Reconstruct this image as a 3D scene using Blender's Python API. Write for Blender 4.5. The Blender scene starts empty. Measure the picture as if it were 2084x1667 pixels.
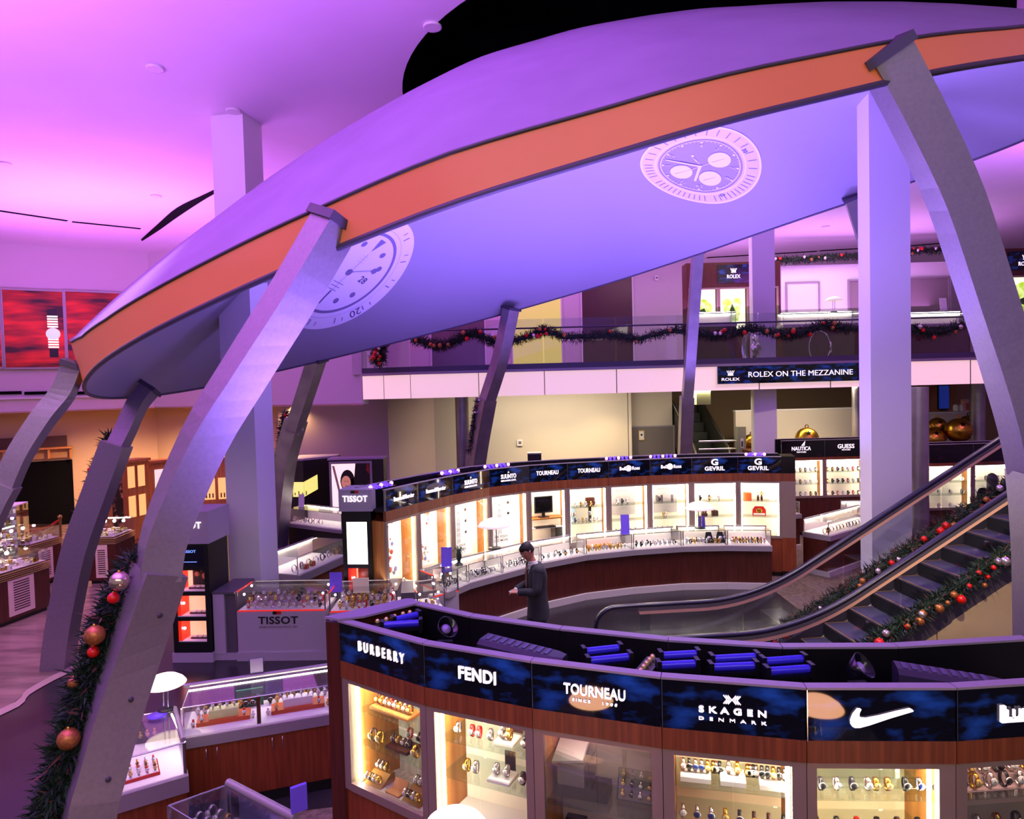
import bpy, math, random
import numpy as np
from mathutils import Vector, Matrix, Euler
random.seed(7)
SC = bpy.context.scene
COL = SC.collection
PI = math.pi
# ---------------------------------------------------------------- camera
CAM_H, FPX, CX, CY = 4.0, 1400.0, 1042.0, 833.5
_t, _r = math.radians(2.0), math.radians(1.5)
FWD = Vector((0, math.cos(_t), -math.sin(_t)))
_u0 = Vector((0, math.sin(_t), math.cos(_t)))
RGT = Vector((1, 0, 0)) * math.cos(_r) - _u0 * math.sin(_r)
UPV = _u0 * math.cos(_r) + Vector((1, 0, 0)) * math.sin(_r)
EYE = Vector((0, 0, CAM_H))
cam_d = bpy.data.cameras.new('camera')
cam_d.sensor_width = 36.0
cam_d.lens = FPX / 2084 * 36.0
cam_d.clip_end = 200
cam = bpy.data.objects.new('camera', cam_d)
COL.objects.link(cam)
M = Matrix.Identity(4)
for i in range(3):
    M[i][0], M[i][1], M[i][2], M[i][3] = RGT[i], UPV[i], -FWD[i], EYE[i]
cam.matrix_world = M
SC.camera = cam


def ray(px, py):
    return FWD + RGT * ((px - CX) / FPX) - UPV * ((py - CY) / FPX)


def W(px, py, Y):          # point of the photograph's sight line at distance Y
    d = ray(px, py)
    return EYE + d * (Y / d.y)


def F(px, py, z=0.0):      # point of the sight line at height z
    d = ray(px, py)
    return EYE + d * ((z - CAM_H) / d.z)


# ---------------------------------------------------------------- world, exposure
SC.view_settings.view_transform = 'Standard'
SC.view_settings.look = 'None'
SC.view_settings.exposure = 0.25
SC.view_settings.gamma = 1.0
SC.view_settings.use_curve_mapping = False
wd = bpy.data.worlds.new('world')
SC.world = wd
wd.use_nodes = True
wd.node_tree.nodes['Background'].inputs[0].default_value = (0.62, 0.50, 0.60, 1)
wd.node_tree.nodes['Background'].inputs[1].default_value = 0.33
try:
    SC.cycles.use_denoising = True
    SC.cycles.max_bounces = 8
    SC.cycles.transparent_max_bounces = 24
    SC.cycles.sample_clamp_indirect = 4.0
    SC.cycles.caustics_reflective = False
    SC.cycles.caustics_refractive = False
except Exception:
    pass


def area(name, loc, sx, sy, col, power, aim=None, spread=180):
    l = bpy.data.lights.new(name, 'AREA')
    l.shape = 'RECTANGLE'
    l.size, l.size_y = sx, sy
    l.color, l.energy = col, power
    l.spread = math.radians(spread)
    o = bpy.data.objects.new(name, l)
    o.location = loc
    d = Vector(aim) if aim else Vector((0, 0, -1))
    o.rotation_euler = d.to_track_quat('-Z', 'Y').to_euler()
    COL.objects.link(o)
    return o


def spot(name, loc, aim, col, power, size=60, blend=.6, rad=.08):
    l = bpy.data.lights.new(name, 'SPOT')
    l.color, l.energy = col, power
    l.spot_size, l.spot_blend, l.shadow_soft_size = math.radians(size), blend, rad
    o = bpy.data.objects.new(name, l)
    o.location = loc
    o.rotation_euler = (Vector(aim) - Vector(loc)).to_track_quat('-Z', 'Y').to_euler()
    COL.objects.link(o)
    return o


PURP = (0.60, 0.165, 1.0)
PINK = (0.70, 0.165, 1.0)
BLUE = (0.31, 0.165, 1.0)
WARM = (1.0, 0.74, 0.42)
UP = (0, 0, 1)
# magenta cove uplights that wash the ceiling
area('cove_uplight', (-9.5, 15.5, 4.9), 6, 3.0, PINK, 640, (0, 0, 1))
area('cove_uplight', (-8.5, 5.0, 5.2), 4, 7, PURP, 760, (0.05, 0, 1))
area('cove_uplight', (-3.0, 2.5, 6.2), 5, 4, PURP, 760, (0, 0, 1))
area('cove_uplight', (-2.0, 21.0, 6.2), 9, 2.5, PINK, 420, (0, 0, 1))
area('cove_uplight', (9.0, 21.2, 6.2), 9, 3, (.76, .26, 1.0), 230, (0, 0, 1))
area('cove_uplight', (11.5, 9.0, 6.4), 3, 8, PINK, 640, (0.0, 0, 1))
# blue tubes on top of the display cabinets light the inside of the dome
area('trough_uplight', (0.6, 4.15, 2.6), 2.4, .35, BLUE, 250, (0, .35, 1), 160)
area('trough_uplight', (2.6, 14.0, 2.6), 6.0, .5, BLUE, 620, (0, -.25, 1), 150)
area('dome_uplight', (1.5, 9.6, 3.2), 3.5, 2.5, (0.34, 0.185, 1.0), 600, (0, 0, 1), 140)  # area light hanging in mid-air below the dome, apart from the tubes
# added fill light behind the camera, lifts the dim lower half
area('rear_fill_light', (1.0, -4.5, 7.8), 12, 3, (1.0, .86, .80), 330, (0, .8, -.6))
spot('downlight', (-8.0, 10.5, 8.3), (-8.5, 11.5, 0), (1.0, .72, .55), 900, 70, .9)
spot('downlight', (-4.5, 6.0, 8.3), (-4.5, 6.5, 0), (1.0, .8, .66), 900, 60, .9)
# warm white downlights of the sales floor, plus added fill spots in mid-air
area('dome_downlight', (1.6, 10.2, 6.0), 4.5, 3.5, (1.0, .82, .68), 170, (.1, 0, -1), 120)
spot('downlight', (4.0, 5.6, 5.0), (5.8, 8.0, .9), (1.0, .78, .5), 650, 55, .8)  # added spot in mid-air, there to brighten the escalator cladding
area('mezzanine_fill', (7.5, 20.6, 8.35), 7, 1.5, (1.0, .86, .86), 110, (0, .1, -1))  # added soft fill, pulls the partition away from pink
for k, (x, y, z, e) in enumerate(((3.2, 13.2, 6.1, 90), (6.3, 14.8, 6.6, 420), (7.2, 12.0, 6.9, 300), (-1.5, 20.4, 3.7, 70), (1.2, 20.6, 3.7, 300), (3.0, 21.2, 3.7, 200), (5.6, 20.2, 3.7, 300), (9.0, 19.4, 3.7, 320))):  # highest spots are added in mid-air to warm the carpet
    spot('downlight', (x, y, z), (x, y + .35, 0), WARM, e, 125, .9)  # downlights, the highest of them added fill spots
area('soffit_light', (1.2, 20.9, 3.72), 4.4, .3, (1.0, .84, .62), 130, (0, .5, -1))
area('soffit_light', (7.0, 20.0, 3.72), 6.0, .3, (1.0, .84, .62), 120, (0, .2, -1))
for k, (x, y) in enumerate(((-12.0, 19.9), (-9.3, 21.0), (-6.5, 20.6))):
    spot('downlight', (x, y, 3.5), (x, y + .4, 0), (1.0, .60, .26), 800, 150, .9)


# ---------------------------------------------------------------- materials
def lin(c):
    return tuple(((x / 255) / 12.92 if x / 255 <= .04045 else (((x / 255) + .055) / 1.055) ** 2.4) for x in c)


MATS = {}


def mat(name, col, rough=.5, metal=0.0, es=0.0, ecol=None, c2=None, scale=(8, 8, 8), lo=.35, hi=.65, detail=4, bump=0, spec=.5):
    if name in MATS:
        return MATS[name]
    m = bpy.data.materials.new(name)
    m.use_nodes = True
    nt = m.node_tree
    b = nt.nodes['Principled BSDF']
    c = lin(col)
    b.inputs['Base Color'].default_value = (*c, 1)
    b.inputs['Roughness'].default_value = rough
    b.inputs['Metallic'].default_value = metal
    b.inputs['Specular IOR Level'].default_value = spec
    if c2 or bump:
        tc = nt.nodes.new('ShaderNodeTexCoord')
        mp = nt.nodes.new('ShaderNodeMapping')
        mp.inputs['Scale'].default_value = scale
        nz = nt.nodes.new('ShaderNodeTexNoise')
        nz.inputs['Scale'].default_value = 1
        nz.inputs['Detail'].default_value = detail
        nt.links.new(tc.outputs['Object'], mp.inputs[0])
        nt.links.new(mp.outputs[0], nz.inputs['Vector'])
        if c2:
            rp = nt.nodes.new('ShaderNodeValToRGB')
            rp.color_ramp.elements[0].position, rp.color_ramp.elements[1].position = lo, hi
            rp.color_ramp.elements[0].color = (*c, 1)
            rp.color_ramp.elements[1].color = (*lin(c2), 1)
            nt.links.new(nz.outputs[0], rp.inputs[0])
            nt.links.new(rp.outputs[0], b.inputs['Base Color'])
            if es and ecol is None:
                nt.links.new(rp.outputs[0], b.inputs['Emission Color'])
                b.inputs['Emission Strength'].default_value = es
        if bump:
            bm = nt.nodes.new('ShaderNodeBump')
            bm.inputs['Strength'].default_value = bump
            bm.inputs['Distance'].default_value = .01
            nt.links.new(nz.outputs[0], bm.inputs['Height'])
            nt.links.new(bm.outputs[0], b.inputs['Normal'])
    if es and (ecol is not None or not c2):
        b.inputs['Emission Color'].default_value = (*lin(ecol or col), 1)
        b.inputs['Emission Strength'].default_value = es
    MATS[name] = m
    return m


def glass_mat(name, tint=(1, 1, 1), refl=.09, rough=.02):
    m = bpy.data.materials.new(name)
    m.use_nodes = True
    nt = m.node_tree
    nt.nodes.remove(nt.nodes['Principled BSDF'])
    t = nt.nodes.new('ShaderNodeBsdfTransparent')
    t.inputs[0].default_value = (*tint, 1)
    g = nt.nodes.new('ShaderNodeBsdfGlossy')
    g.inputs['Roughness'].default_value = rough
    lw = nt.nodes.new('ShaderNodeLayerWeight')
    lw.inputs['Blend'].default_value = .18
    fr = nt.nodes.new('ShaderNodeMath')
    fr.operation = 'MULTIPLY_ADD'
    fr.inputs[1].default_value, fr.inputs[2].default_value = .7, refl * .4
    nt.links.new(lw.outputs['Facing'], fr.inputs[0])
    mx = nt.nodes.new('ShaderNodeMixShader')
    nt.links.new(fr.outputs[0], mx.inputs[0])
    nt.links.new(t.outputs[0], mx.inputs[1])
    nt.links.new(g.outputs[0], mx.inputs[2])
    nt.links.new(mx.outputs[0], nt.nodes['Material Output'].inputs['Surface'])
    MATS[name] = m
    return m


GLASS = glass_mat('clear_glass', (.97, .985, .98), .08)
GLASSG = glass_mat('green_edge_glass', (.86, .94, .91), .06)
GLASSR = glass_mat('balustrade_glass', (.86, .88, .90), .1)
WHITE = mat('white_paint', (226, 222, 224), .6)
CEIL = mat('ceiling_paint', (232, 226, 232), .8, c2=(222, 216, 226), scale=(.3, .3, .3))
WALLP = mat('wall_paint', (206, 198, 200), .75)
TAN = mat('warm_tinted_paint', (196, 168, 132), .75)  # off-white wall paint, tinted tan for the warm lamp light on it
DOMEO = mat('dome_outer_skin', (138, 118, 156), .6, c2=(130, 110, 148), scale=(2, 2, 2))
DOMEI = mat('dome_inner_skin', (148, 146, 160), .6)
DECAL = mat('painted_projection_white', (230, 229, 240), .6)  # projected watch light painted as pale and dark decal colours, no projector
DECALG = mat('painted_projection_grey', (204, 202, 218), .6)
DECALD = mat('painted_projection_dark', (120, 112, 150), .6)
ORANGE = mat('orange_band', (206, 112, 80), .4, es=.15, ecol=(236, 120, 40), c2=(214, 122, 84), scale=(.35, .35, .35))
STEEL = mat('brushed_steel', (168, 162, 164), .38, .75, c2=(150, 144, 148), scale=(3, 3, 3), bump=.05)
CHROME = mat('chrome', (215, 215, 220), .15, 1.0)
LEGM = mat('leg_grey_metal', (146, 138, 142), .4, .45, c2=(136, 128, 134), scale=(40, 40, 40), lo=.3, hi=.7)
DTRIM = mat('dark_trim', (66, 60, 74), .5)
WOOD = mat('cherry_wood', (140, 66, 30), .42, c2=(112, 48, 20), scale=(40, 40, 2.0), detail=6)
WOODH = mat('cherry_wood_horizontal', (136, 72, 36), .42, c2=(104, 50, 24), scale=(40, 40, 1.5), detail=6)
WOODD = mat('dark_mahogany', (84, 34, 22), .4, c2=(66, 24, 16), scale=(30, 30, 2))
WOODO = mat('honey_wood', (206, 140, 66), .45, c2=(180, 112, 48), scale=(20, 20, 1.5))
FRAMEM = mat('bronze_frame_metal', (150, 130, 116), .42, .35)
LEDGE = mat('ledge_metal', (160, 152, 156), .45, .35)
LAMPN = mat('lamp_shade_bright', (252, 240, 230), .4, es=15, ecol=(255, 182, 132))
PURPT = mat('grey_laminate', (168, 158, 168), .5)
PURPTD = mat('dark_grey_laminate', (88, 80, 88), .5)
BLACK = mat('black_plastic', (12, 11, 14), .35)
BLACKM = mat('black_matte', (6, 6, 8), .9, spec=.1)
PLINTH = mat('pale_plinth', (196, 188, 184), .5)
CREAM = mat('cream_lining', (250, 238, 216), .6)
CASEW = mat('case_white', (248, 242, 230), .5)
LILAC = mat('lilac_lining', (206, 176, 170), .6)
TUBE = mat('fluorescent_tube', (255, 246, 226), .4, es=44, ecol=(255, 244, 224))
TUBEC = mat('case_light_strip', (255, 250, 240), .4, es=26, ecol=(255, 242, 220))
DIMSTRIP = mat('dim_fill_strip', (255, 236, 224), .4, es=11, ecol=(255, 214, 200))  # weak strip added to brighten the dim pinkish near bays
BLUETUBE = mat('blue_tube', (56, 46, 190), .2, es=.08, ecol=(44, 26, 255))
LAMPW = mat('lamp_shade_white', (252, 240, 236), .4, es=.4, ecol=(255, 226, 222))
SIGNB = mat('sign_night_clouds', (5, 5, 14), .03, c2=(24, 62, 140), scale=(4.2, 4.2, 9), lo=.5, hi=.78, detail=3, es=.35)
SIGNP = mat('sign_dark_plum', (16, 9, 16), .15, c2=(74, 22, 60), scale=(5, 5, 7), lo=.58, hi=.85, detail=3)
LETW = mat('white_lettering', (250, 240, 246), .5, es=.85, ecol=(255, 240, 250))
LETK = mat('black_lettering', (14, 12, 16), .5)
LETG = mat('grey_lettering', (120, 108, 120), .5)
GOLD = mat('gold_metal', (206, 160, 58), .24, 1.0)
SILV = mat('silver_metal', (214, 210, 206), .22, 1.0)
BRNW = mat('brown_leather', (70, 36, 22), .5)
REDM = mat('red_lacquer', (196, 26, 20), .35)
REDB = mat('red_bauble', (214, 22, 16), .25)
GOLDB = mat('bronze_bauble', (158, 94, 52), .35, .5, c2=(190, 120, 60), scale=(60, 60, 60))
SILB = mat('silver_bauble', (226, 214, 214), .15, .85)
PINE = mat('pine_needles', (26, 56, 36), .7, c2=(14, 32, 24), scale=(9, 9, 9))
PINEB = mat('dry_sprigs', (110, 66, 60), .7)
CARPET = mat('carpet', (120, 100, 82), .95, c2=(92, 78, 66), scale=(14, 14, 14), detail=8, lo=.42, hi=.58)
MARBLE = mat('pink_marble', (150, 122, 116), .22, c2=(104, 84, 84), scale=(.9, 4.5, 1), lo=.35, hi=.65)
YELLOW = mat('yellow_niche', (226, 214, 112), .7)
GREENL = mat('green_lit_panel', (168, 208, 52), .5, es=.9, c2=(222, 238, 150), scale=(6, 6, 6), lo=.4, hi=.6)
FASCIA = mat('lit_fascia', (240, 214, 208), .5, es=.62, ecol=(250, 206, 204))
SKIN = mat('skin', (196, 128, 106), .55)
SUIT = mat('charcoal_suit', (44, 44, 50), .8)
HAIRM = mat('dark_hair', (22, 14, 14), .6)
PAPER = mat('white_card', (236, 232, 232), .6)
PURPLEC = mat('purple_card', (112, 84, 226), .5)
WALLB = mat('lower_wall_paint', (204, 194, 178), .75)


# ---------------------------------------------------------------- mesh helpers
class MB:
    def __init__(s):
        s.v, s.f, s.m, s.sm, s.mats = [], [], [], [], []

    def mi(s, m):
        if m not in s.mats:
            s.mats.append(m)
        return s.mats.index(m)

    def add(s, vs, fs, m, smooth=False):
        k, i = len(s.v), s.mi(m)
        s.v += [tuple(v) for v in vs]
        for f in fs:
            s.f.append([k + a for a in f])
            s.m.append(i)
            s.sm.append(smooth)
        return s

    def box(s, x0, x1, y0, y1, z0, z1, m):
        vs = [(x, y, z) for z in (z0, z1) for y in (y0, y1) for x in (x0, x1)]
        return s.add(vs, [(0, 2, 3, 1), (4, 5, 7, 6), (0, 1, 5, 4), (2, 6, 7, 3), (0, 4, 6, 2), (1, 3, 7, 5)], m)

    def obox(s, c, hx, hy, hz, m):       # centre and three half-axis vectors
        c, hx, hy, hz = Vector(c), Vector(hx), Vector(hy), Vector(hz)
        vs = [c + hx * i + hy * j + hz * k for k in (-1, 1) for j in (-1, 1) for i in (-1, 1)]
        return s.add(vs, [(0, 2, 3, 1), (4, 5, 7, 6), (0, 1, 5, 4), (2, 6, 7, 3), (0, 4, 6, 2), (1, 3, 7, 5)], m)

    def quad(s, a, b, c, d, m):
        return s.add([a, b, c, d], [(0, 1, 2, 3)], m)

    def prism(s, poly, z0, z1, m):       # counter-clockwise plan polygon
        n = len(poly)
        vs = [(p[0], p[1], z0) for p in poly] + [(p[0], p[1], z1) for p in poly]
        fs = [tuple(range(n - 1, -1, -1)), tuple(range(n, 2 * n))]
        fs += [(i, (i + 1) % n, n + (i + 1) % n, n + i) for i in range(n)]
        return s.add(vs, fs, m)

    def slab(s, poly3, th, m):           # flat 3-D polygon given a thickness vector
        n = len(poly3)
        th = Vector(th)
        vs = [Vector(p) for p in poly3] + [Vector(p) + th for p in poly3]
        fs = [tuple(range(n)), tuple(range(2 * n - 1, n - 1, -1))]
        fs += [(i, n + i, n + (i + 1) % n, (i + 1) % n) for i in range(n)]
        return s.add(vs, fs, m)

    def loft(s, rings, m, caps=True, smooth=True, closed=True):
        n = len(rings[0])
        vs = [p for r in rings for p in r]
        fs = []
        for k in range(len(rings) - 1):
            for i in range(n if closed else n - 1):
                j = (i + 1) % n
                fs.append((k * n + i, k * n + j, (k + 1) * n + j, (k + 1) * n + i))
        s.add(vs, fs, m, smooth)
        if caps:
            s.add(rings[0], [tuple(range(n - 1, -1, -1))], m)
            s.add(rings[-1], [tuple(range(n))], m)
        return s

    def tube(s, pts, r, m, n=8, caps=True, smooth=True):
        pts = [Vector(p) for p in pts]
        rs = r if isinstance(r, (list, tuple)) else [r] * len(pts)
        rings = []
        ref = Vector((0, 0, 1))
        for i, p in enumerate(pts):
            d = (pts[min(i + 1, len(pts) - 1)] - pts[max(i - 1, 0)]).normalized()
            if abs(d.dot(ref)) > .95:
                ref = Vector((1, 0, 0)) if abs(d.x) < .9 else Vector((0, 1, 0))
            a = d.cross(ref).normalized()
            b = d.cross(a).normalized()
            rings.append([p + (a * math.cos(2 * PI * k / n) + b * math.sin(2 * PI * k / n)) * rs[i] for k in range(n)])
        return s.loft(rings, m, caps, smooth)

    def sweep(s, pts, sec, side, m, caps=True, smooth=False):
        """rectangular or other section (list of (a,b)) carried along pts; 'side' is the rough direction of a"""
        pts = [Vector(p) for p in pts]
        rings = []
        for i, p in enumerate(pts):
            d = (pts[min(i + 1, len(pts) - 1)] - pts[max(i - 1, 0)]).normalized()
            sd = Vector(side[i] if isinstance(side[0], (list, tuple, Vector)) else side)
            a = (sd - d * sd.dot(d)).normalized()
            b = d.cross(a).normalized()
            rings.append([p + a * q[0] + b * q[1] for q in sec])
        return s.loft(rings, m, caps, smooth)

    def lathe(s, prof, c, m, n=16, smooth=True, axis=None):
        c = Vector(c)
        ax = Vector(axis).normalized() if axis else Vector((0, 0, 1))
        t = Vector((1, 0, 0)) if abs(ax.x) < .9 else Vector((0, 1, 0))
        a = ax.cross(t).normalized()
        b = ax.cross(a)
        rings = [[c + ax * z + (a * math.cos(2 * PI * k / n) + b * math.sin(2 * PI * k / n)) * max(r, 1e-4) for k in range(n)] for r, z in prof]
        return s.loft(rings, m, True, smooth)

    def ball(s, c, r, m, n=12, sc=(1, 1, 1)):
        prof = [(math.sin(PI * k / (n // 2 + 2)), -math.cos(PI * k / (n // 2 + 2))) for k in range(n // 2 + 3)]
        k0 = len(s.v)
        s.lathe(prof, (0, 0, 0), m, n)
        for i in range(k0, len(s.v)):
            v = s.v[i]
            s.v[i] = (c[0] + v[0] * r * sc[0], c[1] + v[1] * r * sc[1], c[2] + v[2] * r * sc[2])
        return s

    def mesh(s, name):
        me = bpy.data.meshes.new(name)
        me.from_pydata(s.v, [], s.f)
        for m in s.mats:
            me.materials.append(m)
        me.polygons.foreach_set('material_index', s.m)
        me.polygons.foreach_set('use_smooth', s.sm)
        me.update()
        return me

    def build(s, name, parent=None, world=False, label=None, kind=None):
        if parent is not None and world:
            iv = PINV[parent.name]
            s.v = [tuple(iv @ Vector(v)) for v in s.v]
        o = bpy.data.objects.new(name, s.mesh(name))
        COL.objects.link(o)
        if parent is not None:
            o.parent = parent
            if parent.name in PINV and False:
                pass
        if label:
            o['label'] = label
        if kind:
            o['kind'] = kind
        return o


PINV = {}


def thing(name, label, cat, loc=(0, 0, 0), rz=0.0, group=None, kind=None):
    o = bpy.data.objects.new(name, None)
    o.empty_display_size = .1
    COL.objects.link(o)
    o.location = loc
    o.rotation_euler = (0, 0, rz)
    tag(o, label, cat, group, kind)
    PINV[o.name] = (Matrix.Translation(Vector(loc)) @ Matrix.Rotation(rz, 4, 'Z')).inverted()
    return o


def tag(o, label, cat, group=None, kind=None):
    if label:
        o['label'] = label
    if cat:
        o['category'] = cat
    if group:
        o['group'] = group
    if kind:
        o['kind'] = kind
    return o


def recentre(o):           # a single-mesh thing gets its origin at its base centre
    me = o.data
    n = len(me.vertices)
    a = np.empty(n * 3)
    me.vertices.foreach_get('co', a)
    a = a.reshape(-1, 3)
    c = (a.min(0) + a.max(0)) / 2
    c[2] = a[:, 2].min()
    a -= c
    me.vertices.foreach_set('co', a.ravel())
    o.location = c
    me.update()
    return o


def solo(mb, name, label, cat, group=None):
    return tag(recentre(mb.build(name)), label, cat, group)


def struct(name, mb, parent=None):
    o = mb.build(name, parent)
    o['kind'] = 'structure'
    return o


def dup(root, loc, rz=None, label=None, group=None, scale=None):
    r = root.copy()
    COL.objects.link(r)
    r.location = loc
    if rz is not None:
        r.rotation_euler = (0, 0, rz)
    if scale:
        r.scale = (scale, scale, scale)
    if label:
        r['label'] = label
    if group:
        r['group'] = group
    for ch in KIDS.get(root.name, []):
        c = ch.copy()
        COL.objects.link(c)
        c.parent = r
    return r


KIDS = {}
_TXT = {}


def text_shape(s, bold=0.0, extrude=.02):
    key = (s, bold, extrude)
    if key not in _TXT:
        cu = bpy.data.curves.new('text', 'FONT')
        cu.body = s
        cu.extrude = extrude
        cu.offset = bold
        cu.resolution_u = 3
        cu.space_character = 1.0 + bold * 3
        ob = bpy.data.objects.new('text', cu)
        COL.objects.link(ob)
        bpy.context.view_layer.update()
        me = bpy.data.meshes.new_from_object(ob.evaluated_get(bpy.context.evaluated_depsgraph_get()))
        n = len(me.vertices)
        a = np.empty(n * 3)
        me.vertices.foreach_get('co', a)
        a = a.reshape(-1, 3)
        fs = [tuple(p.vertices) for p in me.polygons]
        bpy.data.objects.remove(ob)
        bpy.data.curves.remove(cu)
        bpy.data.meshes.remove(me)
        a[:, :2] -= a[:, :2].min(0)
        _TXT[key] = (a, fs)
    return _TXT[key]


def text(mb, s, o, ux, uz, w, h, m, th=.006, bold=0.0):
    """lettering filling a w x h box centred on o; ux = reading direction, uz = up, raised by th towards the reader"""
    a, fs = text_shape(s, bold)
    ux, uz, o = Vector(ux).normalized(), Vector(uz).normalized(), Vector(o)
    nrm = ux.cross(uz)
    mx = a.max(0)
    vs = []
    for x, y, z in a:
        vs.append(o + ux * ((x / mx[0] - .5) * w) + uz * ((y / mx[1] - .5) * h) + nrm * (th * (.5 + z / .04)))
    return mb.add(vs, fs, m)


ORD = ['first', 'second', 'third', 'fourth', 'fifth', 'sixth', 'seventh', 'eighth', 'ninth', 'tenth', 'eleventh', 'twelfth',
       'thirteenth', 'fourteenth', 'fifteenth', 'sixteenth', 'seventeenth', 'eighteenth', 'nineteenth', 'twentieth']


def nth(i, n, from_='from left'):
    if n == 1:
        return 'the only one'
    if i == 0:
        return 'leftmost'
    if i == n - 1:
        return 'rightmost'
    return ORD[i] + ' ' + from_


def resample(pts, n):
    pts = [Vector(p) for p in pts]
    # Catmull-Rom through the points
    out = []
    L = len(pts) - 1
    for k in range(n + 1):
        t = k / n * L
        i = min(int(t), L - 1)
        u = t - i
        p0, p1, p2, p3 = pts[max(i - 1, 0)], pts[i], pts[i + 1], pts[min(i + 2, L)]
        out.append(.5 * ((2 * p1) + (p2 - p0) * u + (2 * p0 - 5 * p1 + 4 * p2 - p3) * u * u + (3 * p1 - p0 - 3 * p2 + p3) * u ** 3))
    return out


# ================================================================ structure: the room
CEILZ = 8.45
HOLE_C, HOLE_R = (2.75, 11.0), 4.3
b = MB()
n = 96
inner, outer = [], []
for k in range(n):
    a = 2 * PI * k / n
    c, s = math.cos(a), math.sin(a)
    inner.append((HOLE_C[0] + HOLE_R * c, HOLE_C[1] + HOLE_R * s, CEILZ))
    q = 24 / max(abs(c), abs(s))
    outer.append((HOLE_C[0] + q * c, max(-5, HOLE_C[1] + q * s), CEILZ))
b.add(inner + outer, [(k, n + k, n + (k + 1) % n, (k + 1) % n) for k in range(n)], CEIL)
up = [(p[0], p[1], CEILZ + .25) for p in outer]
b.add(outer + up, [(k, (k + 1) % n, n + (k + 1) % n, n + k) for k in range(n)], CEIL)
struct('ceiling', b)
b = MB()
top = [(p[0], p[1], CEILZ + 2.6) for p in inner]
inner2 = [(p[0], p[1], CEILZ - .012) for p in inner]
b.add(inner2 + top, [(k, (k + 1) % n, n + (k + 1) % n, n + k) for k in range(n)] + [tuple(range(n, 2 * n))], BLACKM)
struct('ceiling_recess', b)

b = MB()
b.box(-24, 24, -5, 34, -.2, 0, mat('floor_dark_tile', (46, 43, 45), .24, c2=(34, 32, 35), scale=(1.6, 1.6, 1.6), bump=.02))
struct('floor', b)


def floor_patch(name, poly, m, z=.006):
    b = MB()
    b.slab([(p[0], p[1], z) for p in poly], (0, 0, -.004), m)
    return struct(name, b)


def zf(px, py, z=0.0):
    p = F(px, py, z)
    return (p.x, p.y)


floor_patch('floor_marble_left', [zf(-500, 1640), zf(0, 1450), zf(60, 1408), zf(110, 1378), zf(160, 1352), zf(235, 1300), zf(330, 1180), zf(380, 1020),
                                  (-16, 21), (-22, 16), (-20, 8)], MARBLE)
b = MB()
ed = [zf(-500, 1648), zf(0, 1458), zf(60, 1415), zf(110, 1386), zf(165, 1358), zf(240, 1308), zf(340, 1180)]
ed = [(p.x, p.y) for p in resample([(x, y, 0) for x, y in ed], 24)]
w = .14
for i in range(len(ed) - 1):
    (x0, y0), (x1, y1) = ed[i], ed[i + 1]
    b.slab([(x0, y0, .012), (x1, y1, .012), (x1 - w, y1 + w, .012), (x0 - w, y0 + w, .012)], (0, 0, -.004), mat('pale_stone', (176, 150, 146), .3))
struct('trim_1', b)
floor_patch('floor_carpet_right', [zf(1572, 1200), zf(1700, 1300), (13, 8.5), (16, 12), (16, 22), (4.2, 22), (5.2, 16)], CARPET)
floor_patch('floor_carpet_front', [(-3.4, 1.0), (2.2, .6), (2.2, 3.2), (-.6, 4.0), (-1.4, 4.9), (-.9, 6.6), (-2.2, 6.4), (-3.4, 5.4)], CARPET)

# walls
A, B, C = F(0, 495, CEILZ), F(300, 515, CEILZ), W(737, 780, 18.4)
A2 = A + (A - B) * 1.2
off = Vector((-.55, 1.15, 0))
TL = .3


def wall(name, pts, z0, z1, m, th=.25):
    b = MB()
    P = [Vector((p[0], p[1], 0)) for p in pts]
    outp = []
    for i, p in enumerate(P):
        d = (P[min(i + 1, len(P) - 1)] - P[max(i - 1, 0)]).normalized()
        outp.append(p + Vector((-d.y, d.x, 0)) * th)
    for i in range(len(P) - 1):
        b.prism([(P[i].x, P[i].y), (P[i + 1].x, P[i + 1].y), (outp[i + 1].x, outp[i + 1].y), (outp[i].x, outp[i].y)], z0, z1, m)
    return struct(name, b)


wall('wall_left_upper', [A2, A, B, C], 3.6, CEILZ, WALLP)
A3, B3 = A2 + off, B + off
D1, D2 = W(790, 860, 20.6), W(884, 860, 22.6)
C3 = W(566, 860, 20.6)
wall('wall_left_lower', [A3, A + off, B3, C3], 0, 3.6, TAN)
wall('wall_mid_lower', [C3, D1, D2], 0, 3.75, mat('lilac_tinted_wall', (198, 176, 170), .75))  # same off-white paint, its cooler light put into the tint
wall('wall_back_lower', [D2, (W(1279, 860, 22.6).x, 22.6)], 0, 3.75, WALLB)
b = MB()
b.prism([(A3.x, A3.y), (A2.x, A2.y), (A.x, A.y), (B.x, B.y), (C.x, C.y), (C3.x, C3.y), (B3.x, B3.y)], 3.58, 3.62, TAN)
struct('ceiling_left_lower', b)
wall('wall_back_upper', [(-4.6, 25.3), (22, 25.3)], 4.4, CEILZ, WALLP)
wall('wall_mid_upper', [C, (-4.6, 25.3)], 4.4, CEILZ, WALLP)
wall('wall_back_right', [(3.75, 24.8), (22, 24.8)], 0, 3.75, mat('wall_olive_tan', (142, 118, 88), .75))
wall('wall_right', [(20, 30), (20, -4)], 0, CEILZ, WALLP)
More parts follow.
